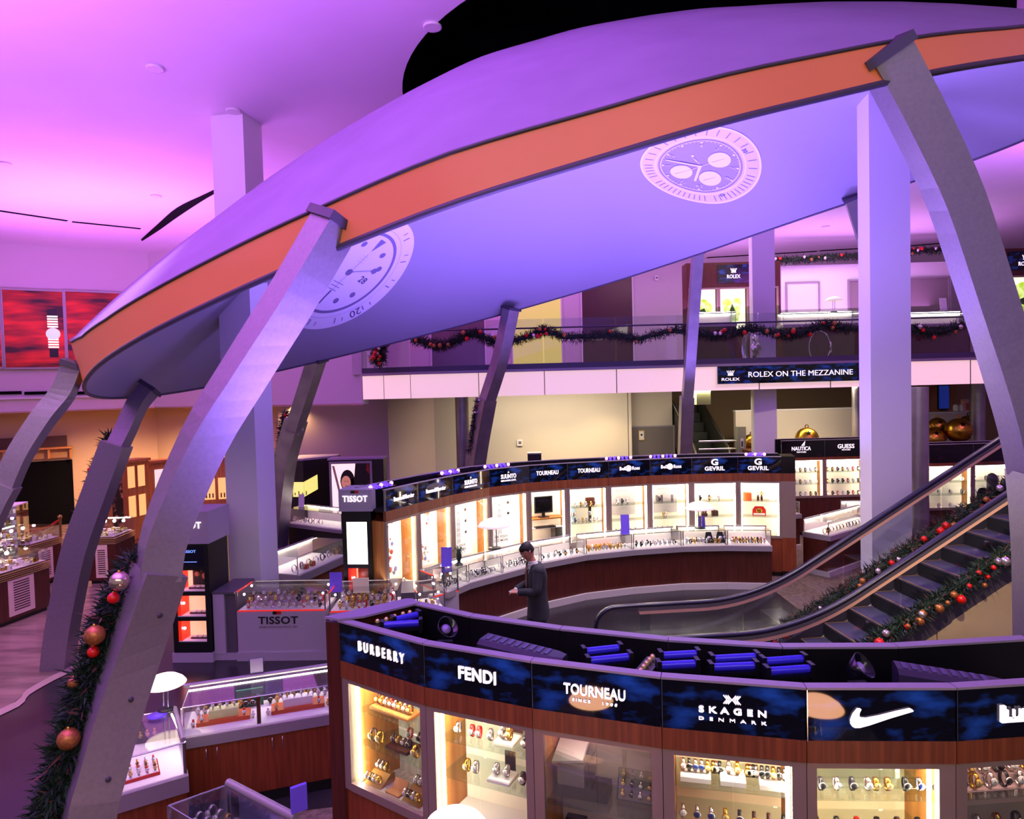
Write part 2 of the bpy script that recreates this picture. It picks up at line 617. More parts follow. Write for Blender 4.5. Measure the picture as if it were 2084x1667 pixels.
# thin dark linear slots and the curved dark slot in the ceiling
b = MB()
for x0, y0, x1, y1 in ((-60, 421, 137, 450), (147, 452, 286, 466)):
    p, q = F(x0, y0, CEILZ - .012), F(x1, y1, CEILZ - .012)
    d = (q - p).normalized()
    sd = Vector((-d.y, d.x, 0)) * .06
    s = MB()
    s.slab([p - sd, q - sd, q + sd, p + sd], (0, 0, .01), BLACKM)
    solo(s, 'ceiling_vent', 'long black linear air slot in the purple ceiling, ' + ('cut off by the left picture edge' if x0 < 0 else 'ending near the curved dark slot'), 'vent', 'linear ceiling slots')
lo = resample([F(289, 491, CEILZ - .02), F(325, 468, CEILZ - .02), F(360, 443, CEILZ - .02), F(420, 404, CEILZ - .02), F(480, 372, CEILZ - .02)], 16)
hi = resample([F(287, 488, CEILZ - .02), F(320, 458, CEILZ - .02), F(360, 424, CEILZ - .02), F(420, 395, CEILZ - .02), F(480, 366, CEILZ - .02)], 16)
s = MB()
for i in range(16):
    s.slab([lo[i], lo[i + 1], hi[i + 1], hi[i]], (0, 0, .012), BLACKM)
solo(s, 'ceiling_slot', 'curved dark slot in the purple ceiling beside the dome', 'vent')
for x0, y0, x1, y1, wh in ((1440, 524, 1665, 511, 'left of the tall white column, long left piece'), (1670, 510, 1760, 505, 'left of the tall white column, short piece'), (1843, 501, 1925, 494, 'between the white column and the near right leg')):
    p, q = F(x0, y0, CEILZ - .012), F(x1, y1, CEILZ - .012)
    s = MB()
    s.slab([p, q, q + Vector((0, .16, 0)), p + Vector((0, .16, 0))], (0, 0, .01), BLACKM)
    solo(s, 'ceiling_vent', 'black linear ceiling slot above mezzanine, ' + wh, 'vent', 'mezzanine ceiling slots')
for k, (px, py, wh) in enumerate(((10, 332, 'at the left picture edge'), (315, 137, 'high in the ceiling, far from any column'), (475, 224, 'just above the left column top'),
                                  (317, 398, 'above the curved dark slot'), (880, 52, 'beside the black ceiling opening'), (1680, 461, 'seen under the dome, above the mezzanine'))):
    p = F(px, py, CEILZ)
    t = thing('ceiling_downlight', 'small round recessed downlight ' + wh, 'ceiling light', (p.x, p.y, CEILZ - .03), 0, 'ceiling downlights')
    MB().lathe([(.10, 0), (.115, 0), (.115, .03), (.10, .03)], (0, 0, 0), WHITE, 18).build('trim_ring', t)
    MB().lathe([(0, .012), (.095, .012), (.095, .02), (0, .02)], (0, 0, 0), mat('downlight_lens', (255, 226, 236), .4, es=1.2 if py > 300 else .25, ecol=(255, 220, 240)), 18).build('lens', t)

# square columns
TC = math.radians(10.5)
XR, FN = Vector((math.cos(TC), -math.sin(TC), 0)), Vector((-math.sin(TC), -math.cos(TC), 0))


def column(name, cen, s, z0, z1, m=WHITE):
    b = MB()
    b.obox((cen.x, cen.y, (z0 + z1) / 2), XR * s / 2, FN * -s / 2, (0, 0, (z1 - z0) / 2), m)
    return struct(name, b)


CS = .56
cl = W(512, 700, 11.1) - XR * CS / 2 - FN * CS / 2
column('column_left', cl, CS, 0, CEILZ)
cr = W(1771, 600, 10.4) + XR * CS / 2 - FN * CS / 2
column('column_right', cr, CS, 0, CEILZ)
cm = W(1531, 600, 18.75) + XR * .3 - FN * .28
column('column_mezzanine', cm, .58, 0, CEILZ)
for nm, px, Y, r, z1 in (('column_round_steel', 941, 19.3, .19, 3.75), ('column_round_bronze', 1869, 14.2, .19, 3.75), ('column_round_far', 1989, 20.0, .2, 3.75), ('column_round_rear', 1743, 20.0, .12, 3.75)):
    p = W(px, 860, Y)
    b = MB()
    b.lathe([(r, 0), (r, z1)], (p.x, p.y, 0), STEEL, 28)
    struct(nm, b)

# ================================================================ the dome
DC = Vector((1.071, 11, 5.787))
_ax, _ay = .253, .047
EX = Vector((math.cos(_ax), 0, math.sin(_ax)))
_n0 = Vector((-math.sin(_ax), 0, math.cos(_ax)))
EY = _n0.cross(EX) * math.cos(_ay) + _n0 * math.sin(_ay)
DN = EX.cross(EY)
HIN, HOUT = 2.45, 2.68
_rp = sorted([(190.5, 7.13), (174, 7.3), (161.7, 7.3), (153.8, 6.85), (140.4, 6.5), (125.4, 6.2), (106.4, 6.15), (88, 6.0), (71.2, 6.0), (57.8, 5.75), (39.8, 5.5), (27.6, 5.7),
              (19.8, 6.1), (12, 6.7), (1, 7.1), (341, 6.95), (315, 6.8), (291.3, 6.75), (282.4, 6.85), (276, 6.86), (270.6, 6.97), (265.9, 6.93), (261, 7.0), (257, 7.05), (251.5, 6.95), (245.8, 6.92),
              (240.3, 6.87), (229.7, 6.86), (215.8, 6.87), (207.7, 6.92)])
_pa = np.array([p[0] for p in _rp])
_pr = np.array([p[1] for p in _rp])
_ha = np.array([190, 194, 202, 210, 218, 226, 234, 242, 250, 258, 266, 274, 282, 290, 300])
_hh = np.array([.9, .86, .66, .48, .355, .305, .29, .285, .285, .29, .27, .26, .24, .215, .21])
NR = 180
_deg = np.arange(NR) * 360.0 / NR
RIM = np.interp(_deg, _pa, _pr, period=360)
k5 = np.array([1, 2, 3, 2, 1]) / 9
RIM = sum(k5[j] * np.roll(RIM, j - 2) for j in range(5))
HB = np.interp(_deg, np.concatenate([[0, 100, 150, 175], _ha, [340]]), np.concatenate([[.3, .3, .4, .7], _hh, [.28]]))


def rim_r(a):
    return float(np.interp(math.degrees(a) % 360, _deg, RIM, period=360))


def dome_in(a, b_, off=0.0):
    rho = min(1.0, math.hypot(a, b_) / rim_r(math.atan2(b_, a)))
    return DC + EX * a + EY * b_ + DN * (HIN * (1 - rho * rho) - off)


def dome_ray(px, py):
    """where a sight line meets the inside of the dome, in dome plan coordinates"""
    d = ray(px, py)
    for k in range(2000):
        P = EYE + d * (3 + k * .01)
        q = P - DC
        a, b_, h = q.dot(EX), q.dot(EY), q.dot(DN)
        if math.hypot(a, b_) < rim_r(math.atan2(b_, a)) and h > 0 and h >= HIN * (1 - (math.hypot(a, b_) / rim_r(math.atan2(b_, a))) ** 2):
            return a, b_
    return 0, 0


dome = thing('dome_canopy', 'huge tilted shallow violet dome with a glowing orange rim, held up by slanting legs', 'canopy', tuple(DC))
ang = [2 * PI * k / NR for k in range(NR)]
bot = [DC + (EX * math.cos(a) + EY * math.sin(a)) * RIM[k] for k, a in enumerate(ang)]
topr = [bot[k] + DN * float(HB[k]) - (EX * math.cos(ang[k]) + EY * math.sin(ang[k])) * .02 for k in range(NR)]
rh = [1, .97, .94, .9, .85, .8, .74, .68, .6, .52, .44, .36, .28, .2, .12, .05]
MB().loft([[DC + (bot[k] - DC) * q + DN * (HIN * (1 - q * q)) for k in range(NR)] for q in rh], DOMEI, caps=False).build('inner_shell', dome, True)
MB().loft([[DC + (bot[k] - DC) * q * .997 + DN * (HOUT * (1 - q * q) + float(HB[k]) * q) for k in range(NR)] for q in rh], DOMEO, caps=False).build('outer_shell', dome, True)
MB().loft([bot, topr], ORANGE, caps=False).build('orange_rim_band', dome, True)
MB().tube(bot + bot[:1], .022, DTRIM, 6, False).build('lower_edge_trim', dome, True)
MB().tube(topr + topr[:1], .014, DTRIM, 6, False).build('upper_edge_trim', dome, True)


def graphic(ca, cb, rot):
    """returns a mapper from face coordinates (seen from below, x right, y up) to the inside of the dome"""
    cr_, sr_ = math.cos(rot), math.sin(rot)

    def f(u, v, off=.012):
        x, y = u * cr_ - v * sr_, u * sr_ + v * cr_
        return dome_in(ca + x, cb - y, off)
    return f


def g_ring(mb, f, r0, r1, m, a0=0, a1=360, n=72, off=.012, cx=0, cy=0):
    nr = max(1, int((r1 - r0) / .06))
    vs = []
    for k in range(n + 1):
        a = math.radians(a0 + (a1 - a0) * k / n)
        for j in range(nr + 1):
            q = r0 + (r1 - r0) * j / nr
            vs.append(f(cx + q * math.cos(a), cy + q * math.sin(a), off))
    w_ = nr + 1
    mb.add(vs, [(w_ * k + j, w_ * k + j + 1, w_ * (k + 1) + j + 1, w_ * (k + 1) + j) for k in range(n) for j in range(nr)], m)


def g_bar(mb, f, ang_, r0, r1, w0, w1, m, off=.016, cx=0, cy=0):
    a = math.radians(ang_)
    c, s = math.cos(a), math.sin(a)
    q = lambda r, w_: f(cx + r * c - w_ * s, cy + r * s + w_ * c, off)
    mb.add([q(r0, -w0), q(r1, -w1), q(r1, w1), q(r0, w0)], [(0, 1, 2, 3)], m)


def g_text(mb, f, s, x, y, h, ang_, m, off=.017, bold=.0, wide=None):
    a_, fs = text_shape(s, bold)
    mx = a_.max(0)
    sc = h / mx[1]
    w_ = wide or mx[0] * sc
    c, si = math.cos(math.radians(ang_)), math.sin(math.radians(ang_))
    vs = []
    for p in a_:
        u, v = (p[0] / mx[0] - .5) * w_, (p[1] / mx[1] - .5) * h
        vs.append(f(x + u * c - v * si, y + u * si + v * c, off))
    mb.add(vs, fs, m)


# chronograph face
a1, b1 = dome_ray(1424, 336)
f = graphic(a1, b1, 0)
RW = 1.04
g = MB()
g_ring(g, f, .66 * RW * 1.06, RW, DECALG, n=96)
g_ring(g, f, .965 * RW, RW, DECAL, n=96, off=.014)
g_ring(g, f, .735 * RW, .755 * RW, DECAL, n=96, off=.014)
g_ring(g, f, .648 * RW, .662 * RW, DECAL, n=96)
for k in range(60):
    g_bar(g, f, k * 6, .62 * RW, .65 * RW, .004, .004, DECAL)
    if k % 12 not in (0, 1) and 30 < k or k % 2:
        g_bar(g, f, k * 6 + 3, .79 * RW, .93 * RW, .008, .008, DECALD)
T12 = 218
for h in range(12):
    th = T12 - 30 * h
    c, s = math.cos(math.radians(th)), math.sin(math.radians(th))
    g_ring(g, f, 0, .022, DECAL, n=12, cx=.615 * RW * c, cy=.615 * RW * s, off=.016)
    if h in (1, 2, 4, 5, 7, 8, 10, 11):
        g_text(g, f, str(h), .535 * RW * c, .535 * RW * s, .095, th - 90, DECAL, bold=.03)
for th in (T12 - 180, T12 - 270, T12):
    c, s = math.cos(math.radians(th)), math.sin(math.radians(th))
    g_ring(g, f, 0, .187 * RW, DECAL, n=32, cx=.355 * RW * c, cy=.355 * RW * s, off=.015)
    g_bar(g, f, 35, -.13 * RW, .1 * RW, .004, .002, DECALD, off=.019, cx=.355 * RW * c, cy=.355 * RW * s)
g_bar(g, f, 172, 0, .60 * RW, .020, .012, DECAL, off=.021)
g_bar(g, f, -93, 0, .40 * RW, .026, .02, DECAL, off=.021)
g_bar(g, f, 40, -.25 * RW, .2 * RW, .006, .005, DECAL, off=.022)
g_ring(g, f, 0, .03, DECAL, n=16, off=.023)
for k, w_ in enumerate((.11, .09, .12)):
    g_bar(g, f, -42, -w_ / 2, w_ / 2, .006, .006, DECAL, cx=-.12 + .03 * k - .0, cy=.17 - .035 * k)
g_ring(g, f, 0, .035, DECAL, n=4, cx=-.17, cy=.25)
g_text(g, f, '45', .50 * RW * 1.62 * math.cos(math.radians(T12 - 270)), .50 * RW * 1.62 * math.sin(math.radians(T12 - 270)), .075, T12, DECALD, bold=.02)
g_text(g, f, '30', .50 * RW * 1.62 * math.cos(math.radians(T12 - 180)), .50 * RW * 1.62 * math.sin(math.radians(T12 - 180)), .075, T12 + 90, DECALD, bold=.02)
g.build('chronograph_projection_decal', dome, True, 'white chronograph watch face with three sub-dials shown on the violet skin')
# white dial face, half hidden by the rim band
a2, b2 = dome_ray(710, 552)
a3, b3 = dome_ray(773, 495)
f = graphic(a2, b2, 0)
T12 = math.degrees(math.atan2(-(b3 - b2), a3 - a2))
r12 = math.hypot(a3 - a2, b3 - b2)
RD = r12 * 1.22
g = MB()
g_ring(g, f, 0, RD, DECAL, n=96)
g_ring(g, f, RD, RD * 1.07, DECALD, n=96)
g_ring(g, f, RD * 1.07, RD * 1.47, DECAL, n=96)
g_ring(g, f, RD * 1.17, RD * 1.185, DECALG, n=96, off=.016)
for h in range(12):
    th = T12 - 30 * h
    c, s = math.cos(math.radians(th)), math.sin(math.radians(th))
    if h == 0:
        g_bar(g, f, th, r12 * .72, r12 * 1.12, .0, r12 * .12, DECALD)
    elif h in (6, 9):
        g_bar(g, f, th, r12 * .62, r12 * 1.05, .02, .02, DECALD)
    elif h != 3:
        g_ring(g, f, 0, r12 * .085, DECALD, n=16, cx=r12 * .92 * c, cy=r12 * .92 * s, off=.016)
    g_bar(g, f, th + 8, RD * 1.24, RD * 1.38, .012, .012, DECALD)
    g_bar(g, f, th + 16, RD * 1.28, RD * 1.38, .010, .010, DECALD)
for k, t_ in enumerate(('20', '30', '40')):
    th = T12 - 120 - 60 * k
    g_text(g, f, t_, RD * 1.32 * math.cos(math.radians(th)), RD * 1.32 * math.sin(math.radians(th)), RD * .2, th - 90, DECALD, bold=.0)
th3 = T12 - 90
g_text(g, f, '28', r12 * .66 * math.cos(math.radians(th3)), r12 * .66 * math.sin(math.radians(th3)), r12 * .2, T12 - 90, DECALD, bold=.02)
a4, b4 = dome_ray(770, 550)
thm = math.degrees(math.atan2(-(b4 - b2), a4 - a2))
g_bar(g, f, thm, r12 * .1, r12 * .75, .012, .012, DECALD, off=.019)
g_bar(g, f, thm, r12 * .14, r12 * .68, .006, .006, DECAL, off=.021)
g_ring(g, f, 0, r12 * .1, DECALD, n=16, off=.021)
g_ring(g, f, 0, r12 * .09, DECALD, n=16, off=.021, cx=r12 * .8 * math.cos(math.radians(thm)), cy=r12 * .8 * math.sin(math.radians(thm)))
g_bar(g, f, T12, -r12 * 1.0, r12 * .62, .004, .004, DECALD, off=.021)
for k in range(3):
    g_bar(g, f, T12 - 90, -r12 * (.22 - .03 * k), r12 * (.22 - .03 * k), .007, .007, DECALD, off=.017, cx=-r12 * (.36 + .11 * k) * math.cos(math.radians(T12)), cy=-r12 * (.36 + .11 * k) * math.sin(math.radians(T12)))
    g_bar(g, f, T12 - 90, -r12 * .15, r12 * .15, .005, .005, DECALG, off=.017, cx=r12 * (.36 + .09 * k) * math.cos(math.radians(T12)), cy=r12 * (.36 + .09 * k) * math.sin(math.radians(T12)))
g.build('white_dial_projection_decal', dome, True, 'white watch dial with date 28 shown on the violet skin')

# ================================================================ legs of the dome
SQ = lambda a: [(-a, -a), (a, -a), (a, a), (-a, a)]


def view_side(px, beta):
    """direction along the front face of a leg whose left face (beta>0) or right face (beta<0) shows"""
    al = math.atan((px - CX) / FPX)
    bt = math.radians(beta)
    rv, vw = Vector((math.cos(al), -math.sin(al), 0)), Vector((math.sin(al), math.cos(al), 0))
    return rv * math.cos(bt) + vw * math.sin(bt)


def leg(label, up_, low, a_up, a_low, b0, b1, bolts=False, m=LEGM):
    base = W(*low[-1])
    t = thing('dome_strut', label, 'support leg', (base.x, base.y, 0), 0, 'slanting legs of the dome')
    P = resample([W(*p) for p in up_], 20)
    sd = [view_side(up_[0][0], b0 + (b1 - b0) * .5 * k / 20) for k in range(21)]
    MB().sweep(P, SQ(a_up), sd, m).build('upper_beam', t, True)
    L = resample([W(*p) for p in low], 20)
    sd = [view_side(low[0][0], b0 + (b1 - b0) * (.5 + .5 * k / 20)) for k in range(21)]
    MB().sweep(L, SQ(a_low), sd, m).build('lower_sleeve', t, True)
    d = (P[1] - P[0]).normalized()
    MB().sweep([P[0] - d * .03, P[0] + d * .03], SQ(a_up * 1.22), sd[0], DTRIM).build('end_plate', t, True)
    if bolts:
        for k in (2, 6, 10, 14):
            d = (L[k + 1] - L[k]).normalized()
            s_ = sd[k]
            nrm = s_.cross(d)
            if nrm.y > 0:
                nrm = -nrm
            c = L[k] + nrm * a_low + s_ * a_low * .25
            MB().lathe([(.0, .012), (.016, .012), (.018, .0)], c, DTRIM, 10, axis=nrm).build('bolt', t, True)
    return t


leg('nearest left leg of the dome, wide grey-violet beam with bolted lower sleeve',
    [(683, 452, 4.5), (597, 600, 4.45), (503, 750, 4.4), (415, 896, 4.35), (338, 1080, 4.3), (322, 1180, 4.27)],
    [(325, 1160, 4.27), (277, 1308, 4.2), (234, 1443, 4.1), (198, 1577, 4.0), (178, 1667, 3.95), (152, 1950, 3.9), (142, 2232, 3.87)], .115, .128, 34, 8, True)
leg('near right leg of the dome leaning towards the lower right picture edge',
    [(1798, 108, 4.32), (1866, 237, 4.4), (1940, 395, 4.5), (1993, 553, 4.6), (2042, 709, 4.7), (2086, 860, 4.75), (2108, 965, 4.8)],
    [(2108, 955, 4.8), (2118, 1060, 4.8), (2124, 1200, 4.8), (2126, 1500, 4.8), (2126, 1925, 4.8)], .12, .135, 24, 30)
leg('leftmost leg of the dome, hanging from the left tip of the orange rim',
    [(152, 742, 7.72), (128, 800, 7.7), (85, 856, 7.6), (38, 930, 7.5), (8, 1000, 7.45)],
    [(12, 985, 7.45), (-25, 1060, 7.4), (-70, 1200, 7.4), (-95, 1400, 7.4), (-100, 1568, 7.4)], .10, .125, -20, -20)
leg('left leg of the dome beside the pine garland, standing on the marble floor',
    [(306, 790, 10.5), (280, 822, 10.4), (256, 874, 10.3), (236, 915, 10.2)],
    [(238, 903, 10.2), (202, 1000, 10.15), (160, 1120, 10.1), (134, 1241, 10.1), (122, 1320, 10.1), (118, 1362, 10.1)], .115, .17, -24, -24)
leg('far left leg of the dome right behind the left white column',
    [(646, 728, 15.0), (604, 857, 15.6), (600, 870, 15.7)],
    [(603, 855, 15.7), (582, 930, 16.0), (572, 1000, 16.2), (564, 1090, 16.4), (560, 1148, 16.5)], .15, .19, -40, -40, m=STEEL)
leg('far leg of the dome standing in front of the round steel column',
    [(1040, 628, 16.7), (1018, 730, 16.9), (988, 825, 17.1)],
    [(990, 812, 17.1), (974, 900, 17.3), (966, 960, 17.4), (958, 1050, 17.5), (955, 1108, 17.5)], .15, .19, 35, 35, m=STEEL)
leg('far leg of the dome left of the sign about the mezzanine',
    [(1420, 512, 15.8), (1411, 640, 16.2), (1404, 740, 16.5), (1398, 820, 16.7)],
    [(1398, 808, 16.7), (1394, 920, 17.0), (1392, 1000, 17.1), (1391, 1104, 17.1)], .12, .15, 12, 12, m=STEEL)
leg('far right leg of the dome mostly behind the right white column',
    [(1732, 402, 13.0), (1762, 500, 13.3), (1790, 650, 13.6), (1802, 800, 13.8)],
    [(1802, 790, 13.8), (1808, 900, 14.0), (1810, 1164, 14.0)], .12, .15, 12, 12, m=STEEL)


# ================================================================ watches
def watch_parts(strap, case, dial):
    a = MB()
    ring = []
    for k in range(17):
        q = 2 * PI * k / 16
        ring.append((0, .023 * math.cos(q), .040 + .037 * math.sin(q)))
    a.sweep(ring, [(-.009, -.0015), (.009, -.0015), (.009, .0015), (-.009, .0015)], (1, 0, 0), strap, caps=False, smooth=True)
    b_ = MB()
    b_.lathe([(.0, .0), (.018, .0), (.020, .004), (.019, .009), (.0165, .010)], (0, -.022, .042), case, 16, axis=(0, -1, 0))
    b_.lathe([(.0, 0), (.003, 0), (.003, .004), (.0, .004)], (.020, -.027, .042), case, 8, axis=(1, 0, 0))
    c = MB()
    c.lathe([(.0168, .0), (.0168, .0006), (.0, .0006)], (0, -.0322, .042), dial, 16, axis=(0, -1, 0))
    hm = BLACK if dial is not BLACK else SILV
    c.box(-.001, .001, -.0334, -.0329, .042, .055, hm)
    c.box(-.001, .010, -.0334, -.0329, .0412, .0428, hm)
    return a, b_, c


DIALW = mat('dial_white', (240, 238, 232), .4)
DIALC = mat('dial_cream', (232, 200, 130), .4)
DIALB = mat('dial_blue', (30, 50, 120), .3)
KINDS_W = {'steel': (SILV, SILV, DIALW), 'gold': (GOLD, GOLD, DIALC), 'brown-strapped': (BRNW, GOLD, DIALC), 'black': (BLACK, SILV, BLACK),
           'black-strapped': (BLACK, SILV, DIALW), 'blue-faced': (SILV, SILV, DIALB), 'red-strapped': (REDM, SILV, DIALW)}
NEARW, FARW = {}, {}


def w2(t, p):
    return PINV[t.name].inverted() @ Vector(p)


def put_watch(kind, loc, rz, label, group, near=False, s=1.0):
    if near:
        if kind not in NEARW:
            t = thing('wristwatch', label, 'watch', loc, rz, group)
            ps = watch_parts(*KINDS_W[kind])
            KIDS[t.name] = [p.build(nm, t) for p, nm in zip(ps, ('strap', 'watch_case', 'dial'))]
            NEARW[kind] = t
            t.scale = (s, s, s)
            return t
        return dup(NEARW[kind], loc, rz, label, group, s)
    FARQ.append((kind, tuple(loc), rz, label, group, s))


FARQ = []


def flush_watches(limit=298):
    near_n = len([o for o in COL.objects if o.name.startswith('wristwatch') and o.type == 'EMPTY'])
    q = sorted(FARQ, key=lambda r: -r[5] / (Vector(r[1]) - EYE).length)
    rest = MB()
    for i, (kind, loc, rz, label, group, sc) in enumerate(q):
        if kind not in FARW:
            m = MB()
            for p in watch_parts(*KINDS_W[kind]):
                for f, mi in zip(p.f, p.m):
                    m.add([p.v[j] for j in f], [tuple(range(len(f)))], p.mats[mi])
            FARW[kind] = (m, m.mesh('wristwatch'))
        if i < limit - near_n:
            o = bpy.data.objects.new('wristwatch', FARW[kind][1])
            COL.objects.link(o)
            o.location = loc
            o.rotation_euler = (0, 0, rz)
            o.scale = (sc, sc, sc)
            tag(o, label, 'watch', group)
        else:
            m = FARW[kind][0]
            T = Matrix.Translation(Vector(loc)) @ Matrix.Rotation(rz, 4, 'Z') @ Matrix.Scale(sc, 4)
            vs = [T @ Vector(v) for v in m.v]
            k = len(rest.v)
            rest.v += [tuple(v) for v in vs]
            mi = [rest.mi(x) for x in m.mats]
            for f, j in zip(m.f, m.m):
                rest.f.append([k + c for c in f])
                rest.m.append(mi[j])
                rest.sm.append(False)
    if rest.v:
        o = rest.build('wristwatches')
        tag(o, 'mass of tiny distant watches on trays in the far counters and cabinets', 'watches', None, 'stuff')


def watch_row(t, kinds, xs, y, z, place, group, near=False, s=1.0, jit=0, ry=0):
    n = len(kinds)
    for i, k in enumerate(kinds):
        x = xs[i] if isinstance(xs, (list, tuple)) and len(xs) == n and n != 2 else (xs[0] + (xs[1] - xs[0]) * i / max(1, n - 1))
        yy = y[i] if isinstance(y, (list, tuple)) else y
        put_watch(k, w2(t, (x, yy, z)), t.rotation_euler[2] + ry + random.uniform(-jit, jit),
                  f'{k} wristwatch, {nth(i, n)} {place}', group, near, s)


def block(t, name, label, cat, x0, x1, y0, y1, z0, z1, m, group=None):
    """a small box-like thing standing in the frame of t, softened with a top rim"""
    b_ = MB()
    c = .004
    cx_, cy_ = (x0 + x1) / 2, (y0 + y1) / 2
    b_.prism([(x0 - cx_, y0 - cy_), (x1 - cx_, y0 - cy_), (x1 - cx_, y1 - cy_), (x0 - cx_, y1 - cy_)], 0, z1 - z0 - c, m)
    b_.prism([(x0 - cx_ + c, y0 - cy_ + c), (x1 - cx_ - c, y0 - cy_ + c), (x1 - cx_ - c, y1 - cy_ - c), (x0 - cx_ + c, y1 - cy_ - c)], z1 - z0 - c, z1 - z0, m)
    o = b_.build(name)
    o.location = w2(t, (cx_, cy_, z0))
    o.rotation_euler = (0, 0, t.rotation_euler[2])
    return tag(o, label, cat, group)


# ================================================================ display cabinets
def bay(label, p0, p1, z, d=.5, el=.03, er=.03, lining=CREAM, posts=(.06, .06), lit=True, shelves=(), sign=SIGNB, group='lit watch cabinets', depth_in=.36, tubes=(1, 1), wood=WOOD, glow=None):
    """z = plinth, base top, window top, band bottom, sign bottom, top"""
    zp, zb, zw, zf_, zs, zt = z
    v = Vector((p1[0] - p0[0], p1[1] - p0[1], 0))
    w_ = v.length
    t = thing('display_cabinet', label, 'display cabinet', (p0[0], p0[1], 0), math.atan2(v.y, v.x), group)
    e = .002
    foot = lambda y0, y1, i=0: [(e + i + el * y0 / d, y0), (w_ - e - i - er * y0 / d, y0), (w_ - e - i - er * y1 / d, y1), (e + i + el * y1 / d, y1)]
    MB().prism(foot(.06, d - .03, .02), 0, zp, BLACK).build('plinth', t)
    b_ = MB()
    b_.prism(foot(.015, d), zp, zb - .02, wood)
    b_.build('base', t)
    b_ = MB()
    pl, pr = posts
    b_.box(e, pl, 0, .04, zb - .02, zf_, FRAMEM).box(w_ - pr, w_ - e, 0, .04, zb - .02, zf_, FRAMEM)
    b_.box(pl, w_ - pr, 0, .04, zw, zf_, FRAMEM).box(pl, w_ - pr, -.005, .04, zb - .02, zb + .035, FRAMEM)
    b_.build('door_frame', t)
    b_ = MB()
    bi = depth_in
    b_.prism([(e, .041), (pl * .7, .041), (pl * .7 + el * bi / d, bi), (e + el * bi / d, bi)], zb, zf_, WOODO)
    b_.prism([(w_ - pr * .7, .041), (w_ - e, .041), (w_ - e - er * bi / d, bi), (w_ - pr * .7 - er * bi / d, bi)], zb, zf_, WOODO)
    b_.prism(foot(bi, d), zb - .02, zs, wood)
    b_.prism(foot(.041, bi), zf_ - .004, zf_ + .004, wood)
    b_.build('carcass', t)
    b_ = MB()
    b_.prism(foot(bi - .01, bi - .001, pl * .7), zb, zf_ - .005, lining)
    b_.build('back_lining', t)
    b_ = MB()
    b_.prism(foot(.042, bi - .011, pl * .7), zb - .019, zb + .004, CASEW if lining is CREAM else lining)
    b_.build('deck', t)
    if lit:
        for s_, x in zip(tubes, (pl + .012, w_ - pr - .012)):
            if s_:
                b_ = MB()
                b_.tube([(x, .075, zb + .02), (x, .075, zw)], .011, glow or TUBE, 8)
                b_.build('light_tube', t)
        b_ = MB()
        b_.box(pl + .05, w_ - pr - .05, .06, .10, zf_ - .03, zf_ - .006, glow or TUBE)
        b_.build('top_light', t)
    xm = w_ / 2
    for x0, x1 in ((pl, xm - .002), (xm + .002, w_ - pr)):
        MB().box(x0, x1, .012, .018, zb + .035, zw, GLASS).build('glass_door', t)
    for zz in shelves:
        MB().prism(foot(.05, bi - .02, pl * .75), zz - .008, zz, GLASSG).build('glass_shelf', t)
    MB().prism(foot(-.006, .05), zf_, zs, WOODH if zf_ else wood).build('wood_band', t)
    b_ = MB()
    b_.box(e + .003, w_ - e - .003, -.004, .03, zs, zt - .012, sign)
    b_.box(e, e + .004, -.007, .03, zs, zt - .012, CHROME)
    sg = b_.build('sign_panel', t)
    b_ = MB()
    b_.prism(foot(-.012, .05), zt - .012, zt, LEDGE)
    b_.build('top_rail', t)
    b_ = MB()
    b_.prism(foot(.05, d - .05), zs - .02, zs + .02, BLACK)
    b_.prism(foot(d - .05, d), zs, zt, BLACK)
    b_.prism(foot(d - .055, d + .01), zt, zt + .012, LEDGE)
    b_.build('light_trough', t)
    t['w'] = w_
    return t, sg, w_


def sign_text(sg, lines, w_):
    m = MB()
    for s, fx, z, w__, h, bold in lines:
        text(m, s, (fx * w_, -.004, z), (1, 0, 0), (0, 0, 1), w__, h, LETW, .010, bold)
    return m.build('lettering', sg)


# ---------------------------------------------------------------- near curved cabinet
NZ = (.1, 1.30, 2.02, 2.05, 2.165, 2.44)
npx = [(690, 1262), (862, 1308), (1081, 1344), (1345, 1376), (1640, 1398), (1945, 1398), (2262, 1378)]
NP = [F(px, py, 2.44) for px, py in npx]
nlab = ['lit watch cabinet at the left end of the near curved row, check-patterned backdrop',
        'second cabinet of the near curved row, bright cream interior with few watches',
        'third cabinet of the near curved row, dim pinkish interior with watch boxes',
        'fourth cabinet of the near curved row, long trays of watches on its top shelf',
        'fifth cabinet of the near curved row, white tick mark on its blue-black sign',
        'cabinet cut by the right picture edge in the near curved row, crowded with watches']
NB = []
def insets(P, i, d):
    def turn(a, b_, c):
        u, v = (b_ - a), (c - b_)
        return math.atan2(u.x * v.y - u.y * v.x, u.xy.dot(v.xy))
    l = turn(P[i - 1], P[i], P[i + 1]) if i > 0 else 0
    r = turn(P[i], P[i + 1], P[i + 2]) if i + 2 < len(P) else 0
    return d * math.tan(l / 2), d * math.tan(r / 2)


